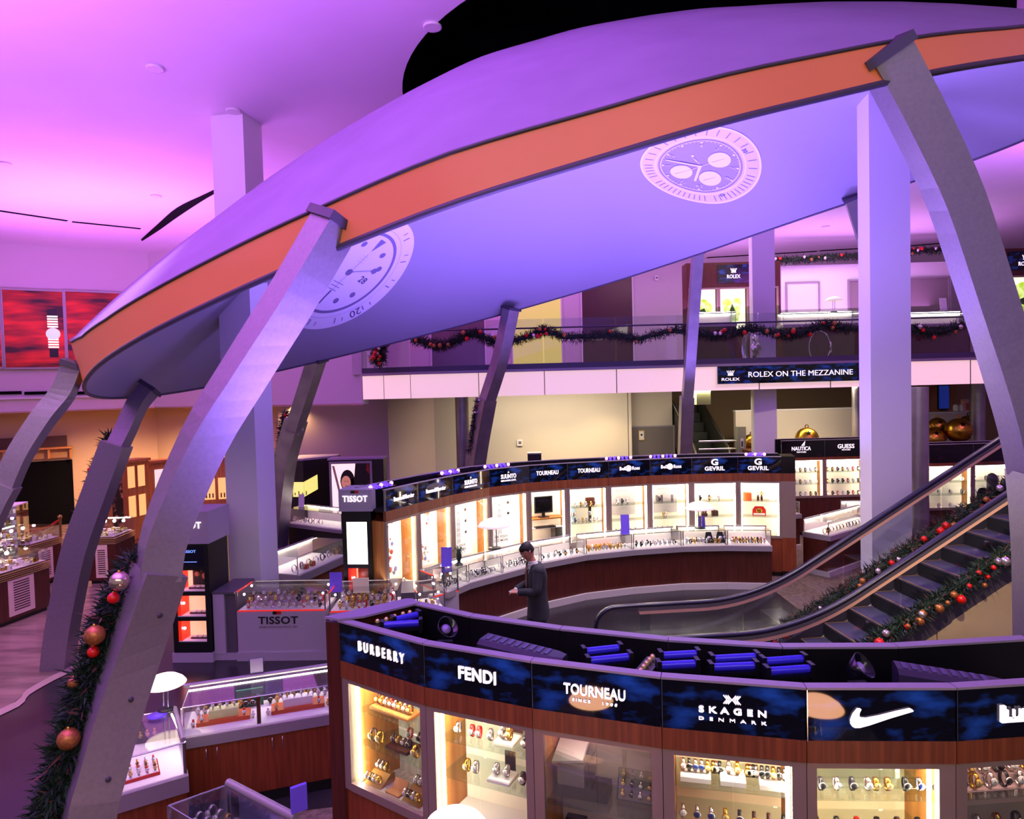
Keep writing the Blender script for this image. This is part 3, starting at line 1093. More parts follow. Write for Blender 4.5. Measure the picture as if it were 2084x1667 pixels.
for i in range(6):
    eL, eR = insets(NP, i, .55)
    NB.append(bay(nlab[i], NP[i], NP[i + 1], NZ, d=.55, el=eL if i else .2, er=eR,
                  lining=[mat('check_backdrop', (176, 158, 148), .6, c2=(232, 222, 212), scale=(22, 22, 3)), CREAM, LILAC, mat('peach_lining', (232, 200, 160), .6), mat('peach_lining', (232, 200, 160), .6), LILAC][i],
                  posts=[(.07, .05), (.06, .05), (.06, .06), (.06, .07), (.05, .08), (.06, .06)][i], glow=DIMSTRIP if i in (2, 5) else None, shelves=(1.60, 1.83),
                  tubes=[(1, 0), (1, 0), (0, 0), (0, 1), (1, 1), (0, 0)][i], group='near curved row of watch cabinets'))
t, sg, w_ = NB[0]
sign_text(sg, [('B U R B E R R Y', .52, 2.305, .42, .066, .015)], w_)
t, sg, w_ = NB[1]
sign_text(sg, [('FENDI', .515, 2.30, .25, .076, .02)], w_)
t, sg, w_ = NB[2]
sign_text(sg, [('TOURNEAU', .50, 2.31, .345, .060, .015), ('S I N C E', .40, 2.252, .10, .015, .005), ('1 9 0 0', .62, 2.252, .08, .015, .005)], w_)
t, sg, w_ = NB[3]
sign_text(sg, [('S K A G E N', .50, 2.285, .335, .034, .03), ('D  E  N  M  A  R  K', .50, 2.236, .335, .015, .0)], w_)
m = MB()
for s_ in (-1, 1):
    for k in range(3):
        ap = Vector((.50 * w_ + s_ * (.002 + .011 * k), -.008, 2.345))
        for q_ in (-1, 1):
            en = ap + Vector((s_ * .018, 0, q_ * .022))
            dv = (en - ap)
            m.obox((ap + en) / 2, dv / 2, (0, .004, 0), dv.cross(Vector((0, 1, 0))).normalized() * .0022, LETW)
m.build('emblem', sg)
t, sg, w_ = NB[4]
m = MB()
ptsT = [(-.117, .049), (-.140, .021), (-.152, -.010), (-.151, -.031), (-.145, -.041), (-.133, -.047), (-.109, -.047), (-.062, -.034), (.042, .003), (.151, .037), (.152, .043), (.138, .050), (.068, .034), (-.010, .013), (-.075, 0), (-.099, .002), (-.108, .008), (-.110, .015), (-.109, .029), (-.100, .047)]
m.slab([(.50 * w_ + x, -.004, 2.285 + z_) for x, z_ in ptsT], (0, -.014, 0), LETW)
m.build('swoosh_emblem', sg)
t, sg, w_ = NB[5]
m = MB()
text(m, 'LUMINOX', (.50 * w_, -.012, 2.292), (1, 0, 0), (0, 0, 1), .33, .05, LETW, .012, .02)
m.box(.50 * w_ - .18, .50 * w_ + .18, -.02, -.004, 2.250, 2.262, LETW)
m.box(.50 * w_ - .19, .50 * w_ - .165, -.02, -.004, 2.250, 2.335, LETW)
m.build('lettering', sg)
# end cap of the near row
b = MB()
e0, e1 = NP[0], F(842, 1228, 2.44)
dv = (e1 - e0)
b.prism([(e0.x - .10, e0.y + .03), (e0.x - .004, e0.y - .01), (e1.x - .004, e1.y), (e1.x - .06, e1.y + .06)], .1, 2.42, WOODD)
b.prism([(e0.x - .11, e0.y + .03), (e0.x - .003, e0.y - .02), (e0.x + .16, e0.y + .02), (e1.x + .05, e1.y - .03), (e1.x - .02, e1.y + .07), (e1.x - .07, e1.y + .07)], 2.442, 2.456, mat('purple_grey_cap', (140, 132, 148), .5))
solo(b, 'cabinet_end_block', 'dark wood end panel with wide grey top closing the near curved cabinet row', 'panel')

# ---- contents of the near bays
U, MIDS = 1.83, 1.60
t, sg, w_ = NB[0]
pl = 'in the checked cabinet'
block(t, 'display_tray', 'long tan watch tray on the top shelf of the check-backdrop cabinet', 'tray', .16, .52, .10, .24, U, U + .02, mat('tan_leather', (196, 134, 70), .5))
watch_row(t, ['brown-strapped', 'gold', 'steel', 'red-strapped', 'steel', 'gold', 'steel', 'gold'], (.19, .49), .16, U + .02, 'on the tan tray ' + pl, 'watches on the tan tray', True, .9)
watch_row(t, ['steel', 'steel', 'gold'], (.20, .50), .29, U, 'behind the tan tray ' + pl, 'watches behind the tan tray', True, 1.0)
block(t, 'display_tray', 'dark watch tray on the middle shelf of the check-backdrop cabinet', 'tray', .30, .50, .10, .24, MIDS, MIDS + .018, WOODD)
watch_row(t, ['black', 'gold', 'steel', 'black'], (.33, .47), .16, MIDS + .018, 'on the dark tray ' + pl, 'watches on the dark tray', True, .8)
watch_row(t, ['brown-strapped', 'gold', 'gold'], [.17, .24, .57], .12, MIDS, 'standing on the middle shelf ' + pl, 'watches standing on the middle shelf', True, 1.15)
watch_row(t, ['red-strapped', 'black', 'red-strapped'], (.36, .56), .28, MIDS, 'at the back of the middle shelf ' + pl, 'watches at the back of the middle shelf', True, 1.0)
gw = mat('ochre_velvet', (168, 124, 50), .8)
for x0, wh in ((.10, 'left'), (.46, 'right')):
    b = MB()
    b.add([(0, 0, 0), (.16, 0, 0), (.16, .14, 0), (0, .14, 0), (0, .10, .06), (.16, .10, .06), (0, .14, .06), (.16, .14, .06)],
          [(0, 3, 2, 1), (0, 1, 5, 4), (4, 5, 7, 6), (6, 7, 2, 3), (0, 4, 6, 3), (1, 2, 7, 5)], gw)
    o = b.build('display_wedge')
    o.location = w2(t, (x0, .08, 1.305))
    o.rotation_euler = (0, 0, t.rotation_euler[2])
    tag(o, f'ochre sloping display wedge at the {wh} on the deck of the check-backdrop cabinet', 'display wedge')
    watch_row(t, ['steel', 'black', 'steel', 'gold'], (x0 + .025, x0 + .135), .10, 1.325, f'front row on the {wh} ochre wedge {pl}', f'watches on the {wh} ochre wedge', True, .8)
    watch_row(t, ['steel', 'steel', 'gold'], (x0 + .04, x0 + .12), .195, 1.365, f'back row on the {wh} ochre wedge {pl}', f'watches at the top of the {wh} ochre wedge', True, .9)
b = MB()
b.box(-.06, .06, -.04, .04, 0, .012, mat('tan_leather', (196, 134, 70), .5)).obox((0, .045, .03), (.06, 0, 0), (0, .02, .03), (0, .003, -.002), mat('tan_leather', (196, 134, 70), .5))
o = b.build('open_gift_case')
o.location, o.rotation_euler = w2(t, (.37, .12, 1.305)), (0, 0, t.rotation_euler[2])
tag(o, 'small open tan gift case between the two ochre wedges', 'gift case')
t, sg, w_ = NB[1]
pl = 'in the bright cream cabinet'
block(t, 'card_stand', 'tall dark red name card at the back of the top shelf in the cream cabinet', 'card', .44, .51, .30, .31, U, U + .12, mat('maroon_card', (60, 22, 22), .5))
block(t, 'card_stand', 'tall black name card at the back of the middle shelf in the cream cabinet', 'card', .40, .47, .27, .28, MIDS, MIDS + .12, BLACK)
block(t, 'display_tray', 'square white watch plinth with brown edge on the top shelf of the cream cabinet', 'tray', .40, .53, .12, .25, U, U + .02, CASEW)
block(t, 'display_tray', 'square pale watch plinth with brown edge on the middle shelf of the cream cabinet', 'tray', .36, .51, .10, .24, MIDS, MIDS + .02, CASEW)
watch_row(t, ['steel', 'gold'], (.44, .49), .17, U + .02, 'on the square plinth of the top shelf ' + pl, 'watches on the upper square plinth', True, 1.1)
watch_row(t, ['steel', 'red-strapped', 'red-strapped', 'steel', 'black-strapped'], [.14, .24, .29, .37, .60], .15, U, 'along the top shelf ' + pl, 'watches along the top cream shelf', True, 1.0)
watch_row(t, ['steel', 'steel'], (.40, .47), .16, MIDS + .02, 'on the square plinth of the middle shelf ' + pl, 'watches on the lower square plinth', True, 1.0)
watch_row(t, ['gold', 'steel', 'black-strapped', 'steel'], [.20, .26, .58, .64], .15, MIDS, 'along the middle shelf ' + pl, 'watches along the middle cream shelf', True, 1.1)
t, sg, w_ = NB[2]
pl = 'in the dim pinkish cabinet'
dk = mat('charcoal_leather', (30, 28, 30), .4)
# left: open winder box with lid, right: sloping case of watches
b = MB()
b.box(-.15, .15, -.07, .07, 0, .075, dk).box(-.14, .02, -.075, .06, .075, .20, mat('grey_cushion', (112, 106, 104), .8))
b.obox((-.08, .02, .235), (.09, .01, .012), (0, .09, .025), (-.001, -.002, .008), PAPER)
b.obox((.05, -.01, .15), (.004, 0, 0), (0, .07, 0), (0, 0, .075), dk)
o = b.build('watch_winder')
o.location, o.rotation_euler = w2(t, (.24, .20, MIDS)), (0, 0, t.rotation_euler[2])
tag(o, 'open dark watch winder box with grey cushions on the middle shelf of the pinkish cabinet', 'watch box')
b = MB()
b.obox((0, 0, .085), (.115, 0, 0), (0, .04, .075), (0, -.014, .008), dk)
b.obox((0, -.013, .094), (.105, 0, 0), (0, .036, .069), (0, -.001, .001), mat('grey_cushion', (112, 106, 104), .8))
o = b.build('sloping_watch_case')
o.location, o.rotation_euler = w2(t, (.55, .22, MIDS)), (0, 0, t.rotation_euler[2])
tag(o, 'tilted dark tray case lined with rows of watches in the pinkish cabinet', 'watch case')
for r in range(3):
    kk = ['gold', 'black', 'steel', 'brown-strapped']
    watch_row(t, kk, (.475, .625), .165 + .024 * r, MIDS + .045 + .045 * r, f'in the {["bottom", "middle", "top"][r]} row of the tilted case, pinkish cabinet', f'{["bottom", "middle", "top"][r]} row of the tilted case', True, .62)
for x0, x1, h, m_, wh in ((.13, .25, .15, dk, 'left, closed'), (.36, .50, .10, dk, 'middle, with a round badge'), (.53, .66, .13, BLACK, 'right, tallest dark')):
    block(t, 'watch_box', f'black watch box on the deck of the pinkish cabinet, {wh}', 'watch box', x0, x1, .10, .22, 1.305 + .0, 1.305 + h, m_, 'black watch boxes')
block(t, 'booklet', 'white booklet lying on the middle black watch box', 'booklet', .38, .47, .11, .20, 1.4051, 1.412, PAPER)
b = MB()
b.lathe([(.022, 0), (.022, .003), (0, .003)], (0, 0, 0), SILV, 16, axis=(0, -1, 0))
for i, (bn, L_) in enumerate(((3, 'fourth'), (4, 'fifth'))):
    pass
t, sg, w_ = NB[3]
pl = 'in the fourth near cabinet'
for k, (x0, x1) in enumerate(((.09, .25), (.30, .43), (.50, .64))):
    block(t, 'display_tray', f'cream watch tray with red edge, {nth(k, 3)} on the fourth near cabinet top shelf', 'tray', x0, x1, .09, .22, U, U + .03, CASEW, 'cream trays of the fourth cabinet')
watch_row(t, ['steel', 'black', 'blue-faced', 'blue-faced', 'gold'], (.105, .235), .15, U + .03, 'on the left cream tray ' + pl, 'watches on the left cream tray', True, .9)
watch_row(t, ['steel', 'gold'], (.345, .39), .16, U + .03, 'on the middle cream tray ' + pl, 'watches on the middle cream tray', True, .95)
watch_row(t, ['black', 'black', 'gold', 'black', 'steel'], (.515, .63), .15, U + .03, 'on the right cream tray ' + pl, 'watches on the right cream tray', True, .9)
watch_row(t, ['gold', 'steel', 'black', 'gold', 'steel', 'black', 'steel'], [.265, .28, .30, .445, .46, .475, .49], .20, U, 'between the cream trays ' + pl, 'watches between the cream trays', True, .95)
watch_row(t, ['steel', 'blue-faced', 'blue-faced', 'gold', 'black', 'brown-strapped', 'brown-strapped', 'black'], (.10, .62), .14, MIDS, 'along the middle shelf ' + pl, 'watches on its middle shelf', True, 1.0)
t, sg, w_ = NB[4]
pl = 'in the tick-sign cabinet'
xs = [.10, .18, .26, .34, .38, .44, .53, .60, .66]
b = MB()
b.box(-.29, .29, -.05, .05, 0, .004, GLASSG).obox((0, .045, .045), (.29, 0, 0), (0, .004, .045), (0, .002, 0), GLASSG)
o = b.build('acrylic_riser')
o.location, o.rotation_euler = w2(t, (.37, .20, U)), (0, 0, t.rotation_euler[2])
tag(o, 'clear acrylic riser carrying watches on the top shelf of the tick-sign cabinet', 'riser')
watch_row(t, ['black', 'steel', 'black', 'black', 'black', 'gold', 'steel', 'black', 'steel'], xs, .20, U + .085, 'in the upper tier ' + pl, 'upper tier of the tick-sign cabinet', True, .95)
watch_row(t, ['black', 'steel', 'black', 'steel', 'gold', 'gold', 'black', 'blue-faced', 'black'], [x + .012 for x in xs], .12, U + .005, 'in the lower tier ' + pl, 'lower tier of the tick-sign cabinet', True, .95)
watch_row(t, ['black', 'black', 'red-strapped', 'black', 'brown-strapped', 'black'], (.10, .62), .15, MIDS, 'along the middle shelf ' + pl, 'middle shelf of the tick-sign cabinet', True, 1.0)
t, sg, w_ = NB[5]
pl = 'in the right-edge cabinet'
for r, (y, z_) in enumerate(((.12, U), (.17, U + .05), (.22, U + .10))):
    block(t, 'display_step', f'pinkish display step, {["lowest", "middle", "highest"][r]} of three on the top shelf of the right-edge cabinet', 'display step', .08, .66, y - .02, y + .03, U, z_ + .006, LILAC)
    watch_row(t, ['black', 'gold', 'steel', 'black', 'steel', 'gold', 'black'], (.11, .60), y, z_ + .006, f'on the {["lowest", "middle", "highest"][r]} pink step ' + pl, f'{["lowest", "middle", "highest"][r]} pink step', True, 1.1, .3)
watch_row(t, ['black', 'steel', 'gold', 'black', 'steel'], (.11, .55), .14, MIDS, 'along the middle shelf ' + pl, 'middle shelf of the right-edge cabinet', True, 1.1)

# ---- light fittings lying in the open trough of the near row
ZT = 2.2


def trough_tube(a, b_, label, z=2.415, r=.021):
    p, q = F(*a, z), F(*b_, z)
    t = thing('fluorescent_batten', label, 'light fitting', tuple((p + q) / 2 - Vector((0, 0, r + .02))), 0, 'blue-lit tubes in the near cabinet trough')
    MB().tube([p, q], r, BLUETUBE, 12).build('tube', t, True)
    d = (q - p).normalized()
    m = MB()
    for c in (p, q):
        m.obox(c - Vector((0, 0, .015)), d * .012, d.cross(Vector((0, 0, 1))) * .03, (0, 0, .045), BLACK)
    m.obox((p + q) / 2 - Vector((0, 0, r + .012)), d * ((q - p).length / 2), d.cross(Vector((0, 0, 1))) * .03, (0, 0, .01), BLACK)
    m.build('housing', t, True)


for a, b_, wh in (((778, 1272), (856, 1267), 'front one near the left end of the trough'), ((800, 1262), (852, 1250), 'rear one near the left end of the trough'),
                  ((1188, 1326), (1262, 1318), 'rear left one in the middle of the trough'), ((1196, 1345), (1282, 1336), 'front left one in the middle of the trough'),
                  ((1344, 1334), (1420, 1330), 'rear one just right of the bulb row'), ((1340, 1354), (1418, 1350), 'front one just right of the bulb row'),
                  ((1448, 1341), (1540, 1336), 'rear one of the dim middle pair'), ((1446, 1358), (1538, 1354), 'front one of the dim middle pair'),
                  ((1552, 1346), (1636, 1340), 'rear one of the right pair'), ((1560, 1366), (1650, 1360), 'front one of the right pair')):
    trough_tube(a, b_, 'glowing blue tube light, ' + wh)


def bulb_row(pts, label):
    c = F(*pts[len(pts) // 2], 2.3)
    t = thing('bulb_strip', label, 'light fitting', (c.x, c.y, 2.2), 0, 'bulb strips in the near cabinet trough')
    P = [F(*p, 2.415) for p in pts]
    d = (P[-1] - P[0]).normalized()
    m = MB()
    m.obox((P[0] + P[-1]) / 2 - Vector((0, 0, .05)), d * ((P[-1] - P[0]).length / 2 + .04), d.cross(Vector((0, 0, 1))) * .045, (0, 0, .03), BLACK)
    m.build('strip_housing', t, True)
    for p in P:
        MB().ball(tuple(p), .015, mat('warm_bulb', (220, 180, 140), .08, .9, es=.12, ecol=(255, 190, 150)), 10).build('bulb', t, True)


bulb_row([(768, 1264), (786, 1260), (803, 1254), (820, 1249), (834, 1246)], 'row of small round bulbs at the left end of the near cabinet trough')
bulb_row([(1304, 1364), (1310, 1356), (1316, 1349), (1322, 1342), (1328, 1336)], 'row of round bulbs across the middle of the near cabinet trough')


def ballast(a, b_, label, h=.13, wd=.09):
    p, q = F(*a, 2.44), F(*b_, 2.40)
    t = thing('light_housing', label, 'light fitting', (((p + q) / 2).x, ((p + q) / 2).y, 2.18), 0, 'long dark light housings in the near trough')
    d = (q - p).normalized()
    s = Vector((-d.y, d.x, 0)).normalized()
    secs = [(-wd, -h), (wd, -h), (wd, -.02), (wd * .6, 0), (-wd * .6, 0), (-wd, -.02)]
    rings = []
    for k, c in ((1.0, p), (1.0, p.lerp(q, .12)), (.9, p.lerp(q, .9)), (.5, q)):
        rings.append([c + s * x * k + Vector((0, 0, z_ * k)) for x, z_ in secs])
    MB().loft(rings, mat('housing_grey', (46, 42, 56), .4), smooth=False).build('housing', t, True)
    m = MB()
    for k in range(9):
        c = p.lerp(q, .08 + .09 * k) + Vector((0, 0, .002))
        m.obox(c, d * .012, s * wd * .45, (0, 0, .003), mat('housing_vent', (74, 66, 104), .4))
    m.build('vent_slots', t, True)


ballast((985, 1294), (1150, 1335), 'long ribbed dark light housing left of the middle blue tubes')
ballast((1822, 1352), (2050, 1388), 'long ribbed dark light housing at the right end of the trough')
for px, py, wh in ((905, 1283, 'left of the long ribbed housing'), (1745, 1362, 'between the right blue tubes and the right housing')):
    c = F(px, py, 2.40)
    t = thing('flood_lamp', 'dark hooded flood lamp ' + wh, 'light fitting', (c.x, c.y, 2.19), 0, 'flood lamps in the near trough')
    MB().lathe([(.02, -.06), (.045, -.03), (.075, .05), (.07, .05), (.04, -.02)], tuple(c), mat('lamp_black_shiny', (16, 15, 22), .15), 18, axis=(.5, -.5, .6)).build('reflector', t, True)
    MB().lathe([(.0, .0), (.035, .01), (.03, .03), (0, .045)], tuple(c), mat('lamp_lens', (150, 130, 190), .08), 14, axis=(.5, -.5, .6)).build('lens', t, True)
    MB().box(c.x - .05, c.x + .05, c.y - .02, c.y + .02, 2.30, 2.33, BLACK).build('bracket', t, True)


# ================================================================ far curved cabinet row
FZ = (.10, .80, 1.90, 1.94, 2.10, 2.44)
fpx = [(783, 997), (850, 982), (920, 968), (995, 955), (1075, 947), (1154, 942), (1238, 938), (1322, 934), (1407, 931), (1501, 929), (1590, 929)]
FP = [F(px, py, 2.44) for px, py in fpx]
flab = ['first far cabinet, beside the grey tower with white lettering, collage poster inside',
        'second far cabinet from the tower, collage poster and small goods inside',
        'third far cabinet, white poster with icons, half hidden by a card stand',
        'fourth far cabinet, white poster with icons behind the left dome lamp',
        'fifth far cabinet, with a computer on a wooden shelf inside',
        'sixth far cabinet, glass shelves with scattered watches right of the computer',
        'seventh far cabinet, grey back panel with three upright watches',
        'eighth far cabinet, grey back panel with a single watch pair',
        'ninth far cabinet, behind the right dome lamp, small watches on white',
        'tenth far cabinet at the right end, with an orange gift box and a red emblem']
FB = []
for i in range(10):
    eL, eR = insets(FP, i, .6)
    FB.append(bay(flab[i], FP[i], FP[i + 1], FZ, d=.6, el=eL, er=eR, posts=(.05, .07) if i < 8 else (.06, .05), shelves=() if i in (0, 1, 2, 3, 4) else (1.20, 1.52),
                  group='far curved row of watch cabinets', tubes=(1, 1) if i > 3 else (0, 1)))
ftxt = {0: [('Baume&Mercier', .55, 2.26, .52, .07, .012)], 1: [('Baume&Mercier', .5, 2.26, .52, .07, .012)],
        2: [('SUUNTO', .48, 2.27, .34, .085, .02), ('REPLACING LUCK.', .48, 2.19, .34, .03, .01)], 3: [('SUUNTO', .48, 2.27, .34, .085, .02), ('REPLACING LUCK.', .48, 2.19, .34, .03, .01)],
        4: [('TOURNEAU', .48, 2.27, .46, .085, .02)], 5: [('TOURNEAU', .52, 2.27, .46, .085, .02)],
        6: [('Bell', .34, 2.27, .13, .07, .015), ('Ross', .66, 2.27, .16, .07, .015), ('&', .48, 2.27, .06, .075, .01)],
        7: [('Bell', .34, 2.27, .13, .07, .015), ('Ross', .66, 2.27, .16, .07, .015), ('&', .48, 2.27, .06, .075, .01)],
        8: [('GEVRIL', .50, 2.205, .40, .085, .025), ('G', .50, 2.335, .14, .13, .03)], 9: [('GEVRIL', .47, 2.205, .40, .085, .025), ('G', .47, 2.335, .14, .13, .03)]}
for i, L in ftxt.items():
    t, sg, w_ = FB[i]
    sign_text(sg, L, w_)
    if i in (6, 7):
        m = MB()
        m.lathe([(.052, 0), (.052, .006), (.062, .006), (.062, 0)], (.48 * w_, -.004, 2.27), LETW, 24, axis=(0, -1, 0))
        m.build('round_emblem', sg)
    if i in (2, 3):
        m = MB()
        m.slab([(.48 * w_ - .02, -.004, 2.335), (.48 * w_ + .02, -.004, 2.335), (.48 * w_, -.004, 2.365)], (0, -.008, 0), LETW)
        m.build('triangle_emblem', sg)
# end block of the far row (plain metal side with wood base)
b = MB()
pe, pf = FP[10], FP[10] + (FP[10] - FP[9]).normalized() * .26
dn = Vector((-(pf - pe).y, (pf - pe).x, 0)).normalized() * .55
q = lambda v, k=0: (v.x, v.y)
b.prism([q(pe), q(pf), q(pf + dn), q(pe + dn)], .80, 1.94, FRAMEM)
b.prism([q(pe), q(pf), q(pf + dn), q(pe + dn)], 1.94, 2.10, WOODH)
b.prism([q(pe), q(pf), q(pf + dn), q(pe + dn)], 2.10, 2.44, mat('sign_black', (8, 8, 14), .15))
b.prism([q(pe), q(pf), q(pf + dn), q(pe + dn)], .12, .80, WOOD)
b.prism([q(pe + dn * .1), q(pf + dn * .1), q(pf + dn), q(pe + dn)], 0, .12, BLACK)
solo(b, 'cabinet_end_block', 'metal-faced end block on wood base closing the far curved cabinet row at right', 'panel')

# posters and goods inside the far bays
def poster(t, name, label, x0, x1, y, z0, z1, m):
    b_ = MB()
    b_.box(x0, x1, y - .006, y, z0, z1, m)
    o = b_.build(name)
    o.location, o.rotation_euler = t.location, t.rotation_euler
    tag(o, label, 'poster')
    return o


WPOST = mat('poster_white', (250, 246, 242), .5, es=.35, ecol=(255, 246, 236))
for i, wh in ((2, 'third'), (3, 'fourth')):
    t, sg, w_ = FB[i]
    P = poster(t, 'poster', f'tall white poster with rows of icons in the {wh} far cabinet', .07, w_ - .20, .30, .86, 1.89, WPOST)
    m = MB()
    xc = (.07 + w_ - .20) / 2
    text(m, 'SUUNTO', (xc, .294, 1.83), (1, 0, 0), (0, 0, 1), .38, .075, LETG, .002, .0)
    text(m, 'INE YOUR', (xc + .03, .294, 1.06), (1, 0, 0), (0, 0, 1), .30, .05, LETK, .002, .01)
    text(m, 'DID MORE', (xc + .03, .294, .985), (1, 0, 0), (0, 0, 1), .32, .05, LETK, .002, .01)
    m.build('lettering', P)
    m = MB()
    for k in range(6):
        z_ = 1.68 - .105 * k
        for a_ in range(4):
            c = [(0, .035), (0, -.035), (.035, 0), (-.035, 0)][a_]
            m.box(xc + c[0] - (.035 if not c[0] else .003), xc + c[0] + (.035 if not c[0] else .003), .291, .294, z_ + c[1] - (.003 if not c[0] else .035), z_ + c[1] + (.003 if not c[0] else .035), LETG)
        m.box(xc - .01, xc + .01, .291, .294, z_ - .012, z_ + .012, LETG)
        sd = -1 if k % 2 else 1
        m.lathe([(.0, .004), (.028, .004), (.028, 0)], (xc + sd * .20, .294, z_ + .03), BLACK if k % 3 else BRNW, 12, axis=(0, -1, 0))
        m.box(xc - .24, xc - .08, .292, .294, z_ - .055, z_ - .051, LETG)
    m.build('icon_column', P)
for i, wh in ((0, 'first'), (1, 'second')):
    t, sg, w_ = FB[i]
    P = poster(t, 'poster', f'pale collage poster covering the back of the {wh} far cabinet', .07, w_ - .20, .31, .90, 1.89, WPOST)
    m = MB()
    rr = random.Random(i + 3)
    cols = [SILV, mat('photo_grey', (170, 160, 160), .6), mat('photo_orange', (206, 120, 56), .6), mat('photo_blue', (120, 130, 200), .6), mat('photo_red', (196, 60, 40), .6), mat('photo_pink', (224, 196, 184), .6)]
    for k in range(34):
        x, z_, r = rr.uniform(.12, w_ - .26), rr.uniform(.96, 1.84), rr.uniform(.015, .05)
        m.lathe([(0, .003), (r, .003), (r, 0)], (x, .304, z_), rr.choice(cols), 10, axis=(0, -1, 0.0))
    m.slab([(.10, .304, 1.3), (.30, .304, 1.0), (.44, .304, 1.02), (.40, .304, 1.2)], (0, -.002, 0), cols[2])
    m.slab([(.34, .304, 1.25), (.44, .304, 1.25), (.50, .304, 1.86), (.40, .304, 1.86)], (0, -.002, 0), WPOST)
    m.build('printed_pictures', P)
    watch_row(t, ['gold', 'steel', 'gold', 'black', 'steel'], (.12, w_ - .26), .16, .805, f'on the deck of the {wh} far cabinet', f'watches in the {wh} far cabinet', False, 1.3)
t, sg, w_ = FB[1]
block(t, 'watch_box', 'flat black watch box on the deck of the second far cabinet', 'watch box', .30, .56, .06, .14, .805, .90, BLACK)
# computer bay
t, sg, w_ = FB[4]
b = MB()
b.box(.05, w_ - .07, .07, .34, 1.335, 1.36, WOODO).box(.05, w_ - .10, .05, .20, 1.16, 1.175, CASEW)
o = b.build('desk_shelf')
o.location, o.rotation_euler = t.location, t.rotation_euler
tag(o, 'wooden computer shelf with keyboard ledge in the fifth far cabinet', 'shelf')
mo = thing('computer_monitor', 'black flat computer monitor on the wooden shelf in the fifth far cabinet', 'monitor', tuple(w2(t, (.36, .18, 1.36))), t.rotation_euler[2])
MB().box(-.19, .19, -.015, .02, .09, .42, BLACK).build('housing', mo)
MB().box(-.17, .17, -.018, -.0155, .12, .40, mat('screen_off', (6, 6, 9), .12)).build('screen', mo)
MB().box(-.03, .03, 0, .03, .01, .14, BLACK).box(-.10, .10, -.06, .08, 0, .012, BLACK).build('stand', mo)
kb = thing('keyboard', 'black computer keyboard on the ledge under the monitor', 'keyboard', tuple(w2(t, (.35, .10, 1.175))), t.rotation_euler[2])
MB().box(-.21, .21, -.06, .07, 0, .02, BLACK).build('housing', kb)
m = MB()
for r in range(4):
    for c in range(13):
        m.box(-.195 + c * .03, -.17 + c * .03, -.05 + r * .028, -.028 + r * .028, .02, .026, mat('key_grey', (40, 38, 42), .5))
m.build('keys', kb)
block(t, 'computer_tower', 'black computer tower on the deck right of the keyboard', 'computer', .56, .74, .08, .33, .805, 1.15, BLACK)
# bays 5 .. 9
t, sg, w_ = FB[5]
pl = 'in the sixth far cabinet'
watch_row(t, ['steel', 'steel', 'brown-strapped', 'steel', 'gold', 'steel'], (.10, .62), .16, 1.52, 'on the upper shelf ' + pl, 'upper shelf of the sixth far cabinet', False, 1.3)
watch_row(t, ['steel', 'black', 'steel', 'gold', 'steel', 'black-strapped', 'steel', 'steel'], (.10, .66), .16, 1.20, 'on the lower shelf ' + pl, 'lower shelf of the sixth far cabinet', False, 1.3)
watch_row(t, ['steel', 'black', 'steel', 'gold', 'steel', 'blue-faced'], (.10, .66), .14, .81, 'on the deck ' + pl, 'deck of the sixth far cabinet', False, 1.3)
block(t, 'watch_box', 'dark red watch box with round badge, upper shelf of the sixth far cabinet', 'watch box', .44, .62, .22, .30, 1.52, 1.68, WOODD)
for i, x, z_, k in ((0, .16, 1.26, 'blue-faced'), (1, .52, 1.26, 'black'), (2, .30, .86, 'black')):
    pass
for x, z_, m_, wh in ((.17, 1.20, mat('pale_blue_plastic', (150, 190, 220), .4), 'pale blue, left'), (.52, 1.20, BLACK, 'black, right')):
    t_ = thing('display_watch', f'large upright promotional watch on the lower shelf of the sixth far cabinet, {wh}', 'display watch', tuple(w2(t, (x, .25, z_))), t.rotation_euler[2])
    MB().box(-.03, .03, -.008, .008, 0, .30, m_).build('strap', t_)
    MB().lathe([(0, .02), (.045, .02), (.05, 0)], (0, -.008, .16), SILV, 18, axis=(0, -1, 0)).build('watch_case', t_)
for i, wh, kinds in ((6, 'seventh', ['steel', 'black', 'steel']), (7, 'eighth', ['black'])):
    t, sg, w_ = FB[i]
    P = poster(t, 'back_panel', f'grey backing panel hanging in the {wh} far cabinet', .12, w_ - .22, .31, 1.28, 1.88, mat('panel_grey', (172, 164, 164), .5))
    m = MB()
    text(m, 'Bell & Ross', ((.12 + w_ - .22) / 2, .304, 1.78), (1, 0, 0), (0, 0, 1), .26, .05, LETG, .002, .0)
    m.build('lettering', P)
    watch_row(t, kinds, (.24, .44), .2, 1.52, f'on the upper shelf in the {wh} far cabinet', f'watches in the {wh} far cabinet', False, 1.5)
    if i == 7:
        for k, x in enumerate((.20, .30, .52)):
            block(t, 'watch_pillar', f'slim dark watch pillar on the upper shelf in the eighth far cabinet, {nth(k, 3)}', 'watch stand', x - .022, x + .022, .2, .23, 1.52, 1.66, PURPTD, 'slim watch pillars')
        watch_row(t, ['gold', 'steel'], (.33, .37), .2, 1.20, f'on the lower shelf in the {wh} far cabinet', f'lower watches in the {wh} far cabinet', False, 1.5)
    m = MB()
    b = MB()
    b.box(.12, w_ - .2, .08, .2, .806, .93, PURPT)
    o = b.build('display_step')
    o.location, o.rotation_euler = t.location, t.rotation_euler
    tag(o, f'low lilac-grey step on the deck of the {wh} far cabinet', 'display step')
    watch_row(t, ['steel', 'gold', 'steel', 'steel', 'black'], (.18, w_ - .28), .14, .932, f'on the grey step in the {wh} far cabinet', f'watches on the step in the {wh} far cabinet', False, 1.2)
t, sg, w_ = FB[8]
